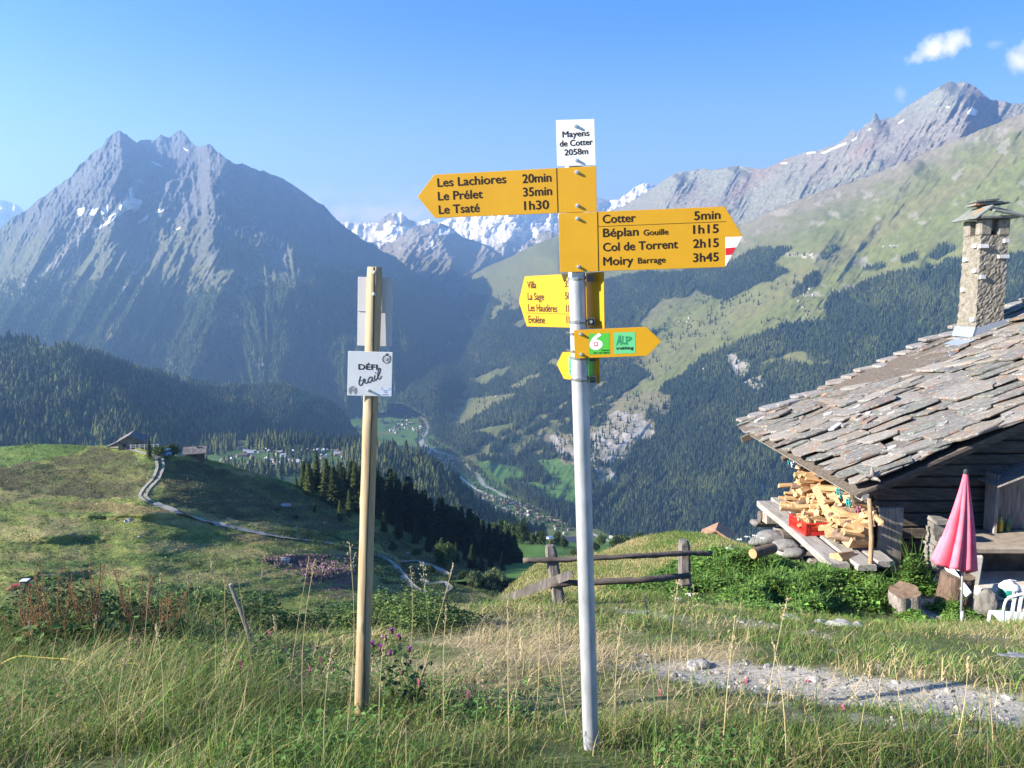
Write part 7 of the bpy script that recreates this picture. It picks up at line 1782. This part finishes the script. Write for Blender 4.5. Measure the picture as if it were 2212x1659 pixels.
# car
M_CARB = new_mat('sky_blue_paint', (.10, .24, .42), .25, spec=.6); M_GLS = new_mat('car_glass', (.02, .03, .04), .08, spec=.8); M_TYR = new_mat('tyre_rubber', (.02, .02, .02), .8)
def loft(bm, secs):
    """secs: list of (x, [(y,z)...]) cross sections"""
    RG = [[bm.verts.new((x, y, z)) for y, z in s] for x, s in secs]
    n = len(RG[0])
    for a, b in zip(RG[:-1], RG[1:]):
        for i in range(n): bm.faces.new((a[i], a[(i + 1) % n], b[(i + 1) % n], b[i]))
    bm.faces.new(RG[0][::-1]); bm.faces.new(RG[-1])
cp_ = HL.at(361, 984); CAR = empty('parked_car', cp_ + Vector((0, .5, 0)), R(-97), 'pale blue small car parked between the hilltop hut and the chalet', 'car')
sec = lambda w, z0, z1: [(-w, z0), (-w * 1.02, (z0 + z1) / 2), (-w * .96, z1), (w * .96, z1), (w * 1.02, (z0 + z1) / 2), (w, z0)]
bm = bmesh.new(); loft(bm, [(-1.85, sec(.72, .4, .75)), (-1.75, sec(.8, .28, .88)), (-.9, sec(.83, .25, .92)), (.9, sec(.83, .25, .95)), (1.6, sec(.8, .28, .92)), (1.8, sec(.74, .38, .8))]); o = bm_obj('body', bm, M_CARB); o.parent = CAR
bm = bmesh.new(); loft(bm, [(-1.05, sec(.74, .90, .93)), (-.45, sec(.66, .9, 1.42)), (.8, sec(.66, .9, 1.46)), (1.5, sec(.70, .9, .98))]); o = bm_obj('windows', bm, M_GLS); o.parent = CAR
bm = bmesh.new(); add_box(bm, (.2, 0, 1.46), (1.25, 1.26, .05), bev=.02); o = bm_obj('roof', bm, M_CARB); o.parent = CAR
for sx in (-1.2, 1.2):
    for sy in (-1, 1):
        bm = bmesh.new(); add_tube(bm, [(sx, sy * .68, .3), (sx, sy * .84, .3)], .3, 16); o = bm_obj('wheel', bm, M_TYR); o.parent = CAR
for sy in (-1, 1):
    bm = bmesh.new(); add_box(bm, (-1.82, sy * .55, .68), (.08, .3, .15), bev=.02); o = bm_obj('headlight', bm, new_mat('lamp_glass', (.7, .7, .7), .15)); o.parent = CAR
# tractor
tp = HL.at(52, 1276); TRA = empty('red_tractor', tp, R(6), 'small red tractor working in the meadow at the left edge', 'tractor')
M_TRR = new_mat('tractor_red', (.24, .035, .03), .4); M_TRO = new_mat('tractor_orange', (.30, .12, .04), .5); M_CAB = new_mat('cab_roof', (.6, .6, .62), .4)
TRA.scale = (.95, .95, .95)
def tpart(name, fn, mat):
    bm = bmesh.new(); fn(bm); o = bm_obj(name, bm, mat); o.parent = TRA; return o
tpart('bonnet', lambda bm: add_box(bm, (-.9, 0, .75), (1.3, .8, .55), bev=.08), M_TRR)
tpart('chassis', lambda bm: add_box(bm, (.1, 0, .45), (3.0, .6, .3), bev=.03), M_TRO)
tpart('cab', lambda bm: add_box(bm, (.2, 0, 1.15), (.9, .95, .75), bev=.04), M_GLS)
tpart('cab_roof', lambda bm: add_box(bm, (.2, 0, 1.58), (1.15, 1.15, .14), bev=.05), M_CAB)
tpart('cargo_frame', lambda bm: (add_box(bm, (1.35, 0, .85), (.9, 1.0, .5), bev=.05)), M_TRR)
tpart('mower_arm', lambda bm: (add_tube(bm, [(1.8, 0, .6), (2.6, 0, .35)], .08, 8), add_box(bm, (2.9, 0, .3), (.8, 1.6, .15))), M_BRK)
tpart('front_mower', lambda bm: add_box(bm, (-2.0, 0, .4), (.5, 1.7, .2), bev=.04), M_TRO)
for sx, r_ in ((-1.1, .36), (.75, .45)):
    for sy in (-1, 1): tpart('wheel', lambda bm: add_tube(bm, [(sx, sy * .52, r_), (sx, sy * .80, r_)], r_, 18), M_TYR)
# boulders on the hill
for k, (px, py, s) in enumerate(((1008, 1080, 2.2), (614, 1092, 2.0), (730, 1205, .9), (1175, 1215, 1.2), (278, 1125, 1.2), (700, 1130, .8), (640, 1138, .7), (1012, 1188, 1.6), (800, 1170, 1.4), (880, 1195, 1.0), (300, 1160, .6))):
    if k in (0, 3): continue
    rock('hill_boulder', px, py, 0, s, 'pale boulder lying on the meadow hill', 'boulder', 'boulders on the meadow hill', seed=50 + k, sheet=HL)
rock('hill_boulder', 614, 1212, 0, (3.6, 1.8, 1.5), 'large grey boulder among the purple heather', 'boulder', seed=70, sheet=HL)

# ================================================================== individual trees on the hill
M_LEAF = col_mat('leaf_clumps', 1.2, .35, rough=.8, trans=.25)
M_TRUNK = noise_mat('tree_bark', [(0.3, (.07, .05, .035)), (0.7, (.17, .125, .09))], scale=3, bump=.5)
def conifer_mesh(seed, H=12.0, R0=2.6, n=2600, col=(.030, .050, .018), loose=.5):
    g_ = np.random.default_rng(seed); 
    t = g_.random(n) ** .75; z = H * (.08 + .92 * t); whorl = .72 + .28 * np.cos(z * 5.2 + seed); rad = R0 * (1 - t) ** .85 * (.80 + .2 * fbm(t * 6, t * 0 + seed, 3, 9)) * whorl
    a = g_.uniform(0, 6.283, n); rr = rad * g_.random(n) ** .45
    lump = .82 + .28 * vnoise(a * 1.9 + seed, t * 7, 3); rr = rr * lump
    c = np.stack([rr * np.cos(a), rr * np.sin(a), z - rr * .22], -1)
    s = g_.uniform(.22, .50, n) * (1.2 - .6 * t)
    d = np.stack([np.cos(a), np.sin(a), g_.uniform(-.5, .25, n)], -1); u = np.cross(d, [0, 0, 1.0]); u /= np.linalg.norm(u, axis=1)[:, None]; u = u + g_.normal(0, .35, (n, 3))
    V = np.stack([c - u * s[:, None] * .5, c + u * s[:, None] * .5, c + d * s[:, None] * 1.5], 1)
    C = np.array(col)[None] * g_.uniform(.55, 1.7, (n, 1)) * np.ones((n, 3)); C = np.repeat(C, 3, 0)
    return V.reshape(-1, 3), np.arange(n * 3).reshape(-1, 3), C
def crown_me(name, V, F, C):
    o = np_mesh(name, V, F, M_LEAF, cols=C, smooth=False); me = o.data; bpy.data.objects.remove(o); return me
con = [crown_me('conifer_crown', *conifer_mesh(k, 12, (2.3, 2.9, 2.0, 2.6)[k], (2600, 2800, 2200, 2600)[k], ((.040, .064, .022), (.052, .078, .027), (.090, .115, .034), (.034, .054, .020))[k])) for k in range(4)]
bm = bmesh.new(); add_tube(bm, [(0, 0, -1.5), (0, 0, 4), (.05, 0, 11.2)], [.22, .16, .03], 8); tr_me = bpy.data.meshes.new('trunk'); bm.to_mesh(tr_me); bm.free(); tr_me.materials.append(M_TRUNK)
def conifer(loc, s, k, label, group, name='conifer'):
    T = empty(name, loc, rs.uniform(0, 6.28), label, 'tree', group); wd_ = rs.uniform(1.1, 1.9); T.scale = (s * wd_, s * wd_, s)
    for nm, me in (('crown', con[k]), ('trunk', tr_me)):
        o = bpy.data.objects.new(nm, me); COL.objects.link(o); o.parent = T
    return T
# the dark wood on the shaded flank: tree tops follow a falling line
toph = lambda x: np.interp(x, [640, 660, 700, 760, 820, 870, 920, 980, 1040, 1100, 1130], [1006, 996, 1012, 1004, 1008, 1035, 1060, 1092, 1122, 1150, 1180])
GT = 'conifers of the dark wood on the hill flank'
cn_ = 0
for x in np.arange(655, 1128, 9.0):
    for row in range(4):
        px = x + rs.uniform(-5, 5) + row * 2
        bp_ = HL.at(px, 3000 if False else float(np.interp(px, HL.px, HL.PY[-1])) + 1)
        back_ = bp_ + Vector((bp_.x, bp_.y, 0)).normalized() * (row * 5.5 + rs.uniform(-2, 2)); back_.z -= .35 * row * 4.5 + .5
        d_ = back_.y * math.cos(PITCH) - back_.z * math.sin(PITCH)
        ppx, ppy, _ = proj(back_.x, back_.y, back_.z)
        want = (ppy - (toph(px) + rs.uniform(-6, 22))) / FPX * d_
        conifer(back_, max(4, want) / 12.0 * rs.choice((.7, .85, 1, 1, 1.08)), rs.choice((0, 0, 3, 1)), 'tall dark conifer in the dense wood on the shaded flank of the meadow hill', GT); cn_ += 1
# looser trees on the slope, lit
lit = [(685, 1052, 78, 2), (668, 1062, 68, 2), (706, 1075, 84, 2), (738, 1092, 92, 2), (768, 1098, 98, 2), (722, 1088, 80, 1), (655, 1050, 50, 2), (790, 1110, 90, 1), (735, 1120, 44, 2), (755, 1112, 58, 2), (690, 1025, 34, 2), (830, 1145, 50, 0), (862, 1160, 54, 3), (896, 1170, 44, 1), (925, 1185, 36, 3), (955, 1212, 54, 1), (870, 1118, 70, 3), (845, 1105, 66, 0), (1040, 1228, 36, 1), (1100, 1220, 40, 0),
       (905, 1130, 42, 0), (1005, 1205, 40, 0), (680, 1100, 22, 2), (640, 1045, 20, 2), (880, 1130, 60, 0), (960, 1190, 52, 3), (1060, 1225, 52, 0), (1085, 1235, 46, 3), (985, 1210, 44, 0), (1020, 1222, 50, 3), (935, 1175, 50, 0), (905, 1162, 50, 3)]
for px, py, hpx, k in lit:
    b_0 = HL.at(px, py + 6); d_ = b_0.y * math.cos(PITCH) - b_0.z * math.sin(PITCH)
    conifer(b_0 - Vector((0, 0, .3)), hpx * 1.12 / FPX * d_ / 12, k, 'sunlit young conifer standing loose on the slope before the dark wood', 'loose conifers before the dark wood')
b_0 = HL.at(323, 986 + 6); conifer(b_0, 34 / FPX * 190 / 12 * 1.2, 2, 'single larch beside the track below the hilltop hut', None, 'larch')
# broadleaf bushes
def bush_me(seed, n=1800, R0=1.0, H=1.0, col=(.09, .125, .05), leaf=.05):
    g_ = np.random.default_rng(seed); v = g_.normal(0, 1, (n, 3)); v /= np.linalg.norm(v, axis=1)[:, None]; r = g_.random(n) ** .35 * (.72 + .4 * vnoise(v[:, 0] * 2.3 + seed, v[:, 1] * 2.3 + v[:, 2] * 2, seed))
    c = v * r[:, None] * np.array([R0, R0, H * .55]); c[:, 2] += H * .5
    u = g_.normal(0, 1, (n, 3)); w = g_.normal(0, 1, (n, 3)); s = leaf * g_.uniform(.5, 1.5, (n, 1))
    V = np.stack([c - u * s * .4, c + u * s * .4, c + w * s], 1)
    C = np.repeat(np.array(col)[None] * g_.uniform(.5, 1.6, (n, 1)), 3, 0)
    return crown_me('bush_crown', V.reshape(-1, 3), np.arange(n * 3).reshape(-1, 3), C)
bsh = [bush_me(k, 2600, 1, 1, ((.10, .13, .055), (.075, .11, .03), (.05, .075, .022))[k], .075) for k in range(3)]
bm = bmesh.new()
for k in range(5):
    a = k * 1.26; add_tube(bm, [(0, 0, -.2), (.15 * math.cos(a), .15 * math.sin(a), .3), (.4 * math.cos(a), .4 * math.sin(a), .75)], [.03, .022, .008], 6)
bst = bpy.data.meshes.new('branches'); bm.to_mesh(bst); bm.free(); bst.materials.append(M_TRUNK)
def bush(loc, w, h, k, label, group=None, name='bush'):
    T = empty(name, loc, rs.uniform(0, 6), label, 'bush', group); T.scale = (w / 2, w / 2, h)
    for nm, me in (('foliage', bsh[k]), ('branches', bst)):
        o = bpy.data.objects.new(nm, me); COL.objects.link(o); o.parent = T
    return T
px2m = lambda p, n: n / FPX * (p.y * math.cos(PITCH) - p.z * math.sin(PITCH))
p_ = HL.at(1065, 1275); bush(p_, px2m(p_, 72), px2m(p_, 48), 0, 'broad grey-green willow bush right of the track hairpin')
p_ = HL.at(1025, 1270); bush(p_, px2m(p_, 40), px2m(p_, 40), 0, 'smaller grey-green willow bush next to the broad one')
p_ = HL.at(960, 1225); bush(p_, px2m(p_, 60), px2m(p_, 55), 1, 'green alder bush above the track hairpin')
for k, (px, py, w, h) in enumerate(((805, 1175, 24, 20), (850, 1190, 26, 20), (740, 1100, 20, 14), (640, 1120, 16, 9), (600, 1105, 16, 8), (1000, 1250, 30, 18), (900, 1200, 24, 16), (930, 1240, 26, 20), (345, 965, 36, 22), (372, 962, 34, 26), (352, 990, 12, 8))):
    p_ = HL.at(px, py); bush(p_, px2m(p_, w), px2m(p_, h), 1 + k % 2, 'low green bush on the meadow hill slope', 'low bushes on the meadow hill')
# tree group on the green terrace
for k, (px, py, w, h) in enumerate(((1064, 1168, 30, 50), (1080, 1170, 30, 54), (1100, 1172, 38, 52), (1128, 1170, 34, 50), (1148, 1172, 28, 30), (1170, 1176, 30, 30), (1190, 1180, 26, 22), (1218, 1184, 24, 26), (1205, 1178, 20, 34), (1335, 1192, 44, 36), (1350, 1185, 40, 30), (1380, 1175, 36, 26), (1300, 1178, 30, 24), (1285, 1190, 26, 20), (1240, 1200, 30, 16), (1410, 1165, 40, 24), (1160, 1152, 22, 16), (1255, 1195, 20, 18))):
    p_ = LT.at(px, max(py, 1176)); bush(p_, px2m(p_, w), px2m(p_, h), 1 + k % 2, 'rounded broadleaf tree at the edge of the green terrace', 'trees along the green terrace', 'broadleaf_tree')

# ================================================================== houses of the villages, campsite
roofs = [new_mat('roof_%s' % n, c, .8) for n, c in (('grey_slate', (.17, .165, .16)), ('brown_board', (.16, .10, .07)), ('light_metal', (.42, .42, .43)))]
wl = [new_mat('wall_%s' % n, c, .9) for n, c in (('larch', (.17, .10, .06)), ('white_render', (.55, .53, .49)), ('stone', (.30, .28, .25)))]
hp = []
for k in range(6):
    o = gable_house('village_house', 'tiny', 'house', 11 + k % 3 * 2, 9, 5.5, 2.6, .9, (wl[k % 3], roofs[(k // 2) % 3], M_WIN))
    bm = bmesh.new()
    for ch_ in o.children:
        mi = len(bm.faces); bm.from_mesh(ch_.data)
        bm.faces.ensure_lookup_table()
        for f in list(bm.faces)[mi:]: f.material_index = 0 if ch_.name.startswith('wall') else 1
    me = bpy.data.meshes.new('village_house'); bm.to_mesh(me); bm.free(); me.materials.append(wl[k % 3]); me.materials.append(roofs[(k // 2) % 3]); hp.append(me)
    for ch_ in list(o.children): bpy.data.objects.remove(ch_)
    bpy.data.objects.remove(o)
def house(p, rz, k, s, label, group):
    o = bpy.data.objects.new('village_house', hp[k]); COL.objects.link(o); o.location = p; o.rotation_euler.z = rz; o.scale = (s, s, s); tag(o, label, 'house', group)
def village(sheet, poly, n, label, group, s=1.0, seed=1, mind=14):
    r_ = random.Random(seed); xs = [p[0] for p in poly]; ys = [p[1] for p in poly]; got = []; tries = 0
    while len(got) < n and tries < n * 30:
        tries += 1; x, y = r_.uniform(min(xs), max(xs)), r_.uniform(min(ys), max(ys))
        if not in_poly(np.array([x]), np.array([y]), poly)[0]: continue
        p = sheet.at(x, y)
        if any((p - q).length < mind for q in got): continue
        got.append(p); house(p, r_.choice((.3, .5, 1.9, 2.1)) + r_.uniform(-.2, .2), r_.randrange(6), s * r_.uniform(.75, 1.15), label, group)
village(VAL, z6([(200, 430), (330, 415), (520, 430), (560, 470), (420, 500), (300, 510), (230, 480)]), 62, 'tiny house of the distant village by the river at the valley head', 'houses of the distant valley village', 1.1, 1)
village(VAL, z6([(440, 520), (700, 480), (720, 600), (560, 610), (450, 590)]), 34, 'tiny scattered house on the flat fields left of the river', 'scattered houses on the valley fields', 1.2, 2)
village(VAL, z6([(1040, 970), (1200, 1000), (1350, 1080), (1460, 1130), (1400, 1150), (1180, 1080), (1050, 1020)]), 42, 'tiny house of the shaded valley hamlet beside the road', 'houses of the shaded valley hamlet', .85, 3, 11)
village(VAL, z6([(1450, 1130), (1650, 1150), (1900, 1260), (1700, 1290), (1500, 1210)]), 12, 'small chalet on the sunny valley floor near the side road', 'chalets on the near valley floor', .9, 4)
village(TR, [(457, 966), (560, 958), (640, 975), (745, 972), (745, 1012), (640, 1018), (560, 1012), (480, 1000)], 85, 'small chalet of the village on the wooded terrace', 'chalets of the terrace village', .62, 5, 8)
village(TR, [(660, 958), (740, 955), (800, 962), (780, 985), (680, 990)], 12, 'small chalet among the trees right of the terrace village', 'chalets in the terrace wood', .6, 6, 10)
village(RS, [(1480, 812), (1500, 795), (1560, 778), (1570, 782), (1520, 800)], 12, 'tiny barn of the hamlet on the sunny ledge of the right slope', 'barns on the sunny ledge', .8, 7, 12)
village(RS, [(1710, 630), (1750, 622), (1765, 640), (1740, 660), (1765, 690), (1745, 694), (1715, 665)], 16, 'tiny barn of the hamlet high on the right slope meadow', 'barns of the high hamlet', .85, 8, 14)
village(RS, [(1430, 700), (1480, 690), (1530, 668), (1520, 690), (1470, 712)], 9, 'tiny barn on the middle meadow of the right slope', 'barns of the middle meadow', .85, 9, 14)
village(RS, [(1900, 598), (1930, 590), (1940, 600), (1910, 606)], 4, 'tiny barn at the upper edge of the right slope wood', 'barns at the wood edge', .8, 10)
village(RS, [(1170, 1010), (1200, 1005), (1205, 1060), (1180, 1060)], 4, 'tiny barn on the bright green meadow right of the river', 'barns on the bright meadow', .7, 11)
village(RS, [(1010, 870), (1100, 850), (1110, 862), (1020, 890)], 5, 'tiny barn on the meadows above the far village', 'barns above the far village', .8, 12)
village(SP, [(388, 822), (420, 812), (430, 818), (400, 828)], 9, 'tiny house of the small hamlet on the wooded spur', 'houses on the wooded spur', .9, 13, 9)
# long alpine stable
p_ = RS.at(1938, 531); o = gable_house('alpine_stable', 'long low pale alpine stable on the high green slope', 'stable', 62, 10, 3, 1.8, .8, (wl[1], roofs[2], M_WIN)); o.location = p_; o.rotation_euler.z = R(-8)
p_ = RS.at(1911, 533); o = gable_house('alpine_stable', 'short pale hut left of the long alpine stable', 'stable', 16, 9, 3, 1.8, .8, (wl[1], roofs[2], M_WIN)); o.location = p_
# industrial hall in the terrace village
p_ = TR.at(622, 1003); o = gable_house('large_hall', 'large light-roofed hall in the terrace village', 'hall', 30, 18, 4, 2.5, 1, (wl[1], roofs[2], M_WIN)); o.location = p_; o.rotation_euler.z = R(20)
# solar panel roof
p_ = LT.at(1242, 1172); bm = bmesh.new(); add_box(bm, (0, 0, 1.6), (17, 5, .3), Matrix.Rotation(R(22), 3, 'X')); add_box(bm, (0, 1.5, .0), (16, 3.6, 2.6)); o = bm_obj('low_barn', bm, new_mat('blue_grey_roof', (.04, .05, .075), .6)); o.location = p_; o.rotation_euler.z = R(4); tag(o, 'low barn with a blue-grey roof at the edge of the green terrace', 'barn')
# caravans
M_CRV = new_mat('caravan_white', (.75, .75, .75), .4); bm = bmesh.new(); add_box(bm, (0, 0, 1.6), (6, 2.4, 2.4), bev=.3); add_box(bm, (3.4, 0, .6), (1.2, .3, .2)); crv = bpy.data.meshes.new('caravan'); bm.to_mesh(crv); bm.free(); crv.materials.append(M_CRV)
r_ = random.Random(4); ln = z6([(700, 675), (760, 700), (820, 735), (880, 755), (930, 770)]); n = 0
while n < 70:
    k = r_.randrange(4); t = r_.random(); x = ln[k][0] * (1 - t) + ln[k + 1][0] * t + r_.uniform(-8, 4); y = ln[k][1] * (1 - t) + ln[k + 1][1] * t + r_.uniform(-2, 10)
    o = bpy.data.objects.new('caravan', crv); COL.objects.link(o); o.location = VAL.at(x, y) + Vector((0, 0, .3)); o.rotation_euler.z = r_.choice((.3, 1.8)) + r_.uniform(-.2, .2); o.scale = (1.3, 1.3, 1.3)
    tag(o, 'tiny white caravan on the campsite strip beside the river', 'caravan', 'caravans on the riverside campsite'); n += 1
# hut roof just behind the knoll
kp_ = KN.at(1545, 1160); KH = gable_house('knoll_hut', 'rusty red gable of a hut peeping over the grassy knoll', 'hut', 3.2, 3.6, 1.2, 1.0, .3, (noise_mat('rusty_boards', [(0.3, (.18, .09, .05)), (0.7, (.36, .2, .12))], scale=2), noise_mat('rusty_roof', [(0.3, (.22, .11, .06)), (0.7, (.40, .24, .15))], scale=2), M_WIN))
KH.location = P(1548, 1176, 105); KH.rotation_euler.z = R(70)
# ================================================================== haze
zmax = 0
for o in bpy.data.objects:
    if o.type == 'MESH' and o.get('kind') in ('structure', 'stuff') and len(o.data.vertices) > 1000:
        co = np.empty(len(o.data.vertices) * 3, np.float32); o.data.vertices.foreach_get('co', co)
        zmax = max(zmax, float(co[2::3].max()))
HZ = new_mat('haze_air'); t = HZ.node_tree
t.nodes.remove(t.nodes['Principled BSDF'])
pv = t.nodes.new('ShaderNodeVolumePrincipled')
pv.inputs['Color'].default_value = (0.30, 0.55, 1.0, 1)
pv.inputs['Absorption Color'].default_value = (0.22, 0.22, 0.22, 1)
pv.inputs['Density'].default_value = 1.0e-4
pv.inputs['Anisotropy'].default_value = 0.35
t.links.new(pv.outputs[0], t.nodes['Material Output'].inputs['Volume'])
bm = bmesh.new()
bmesh.ops.create_cube(bm, size=1)
x0, x1, y0, y1, z0, z1 = -15500, 15500, -150, 19500, -2400, zmax + 30
for v in bm.verts:
    v.co = (x0 if v.co.x < 0 else x1, y0 if v.co.y < 0 else y1, z0 if v.co.z < 0 else z1)
h = bm_obj('haze', bm, HZ); h['kind'] = 'stuff'
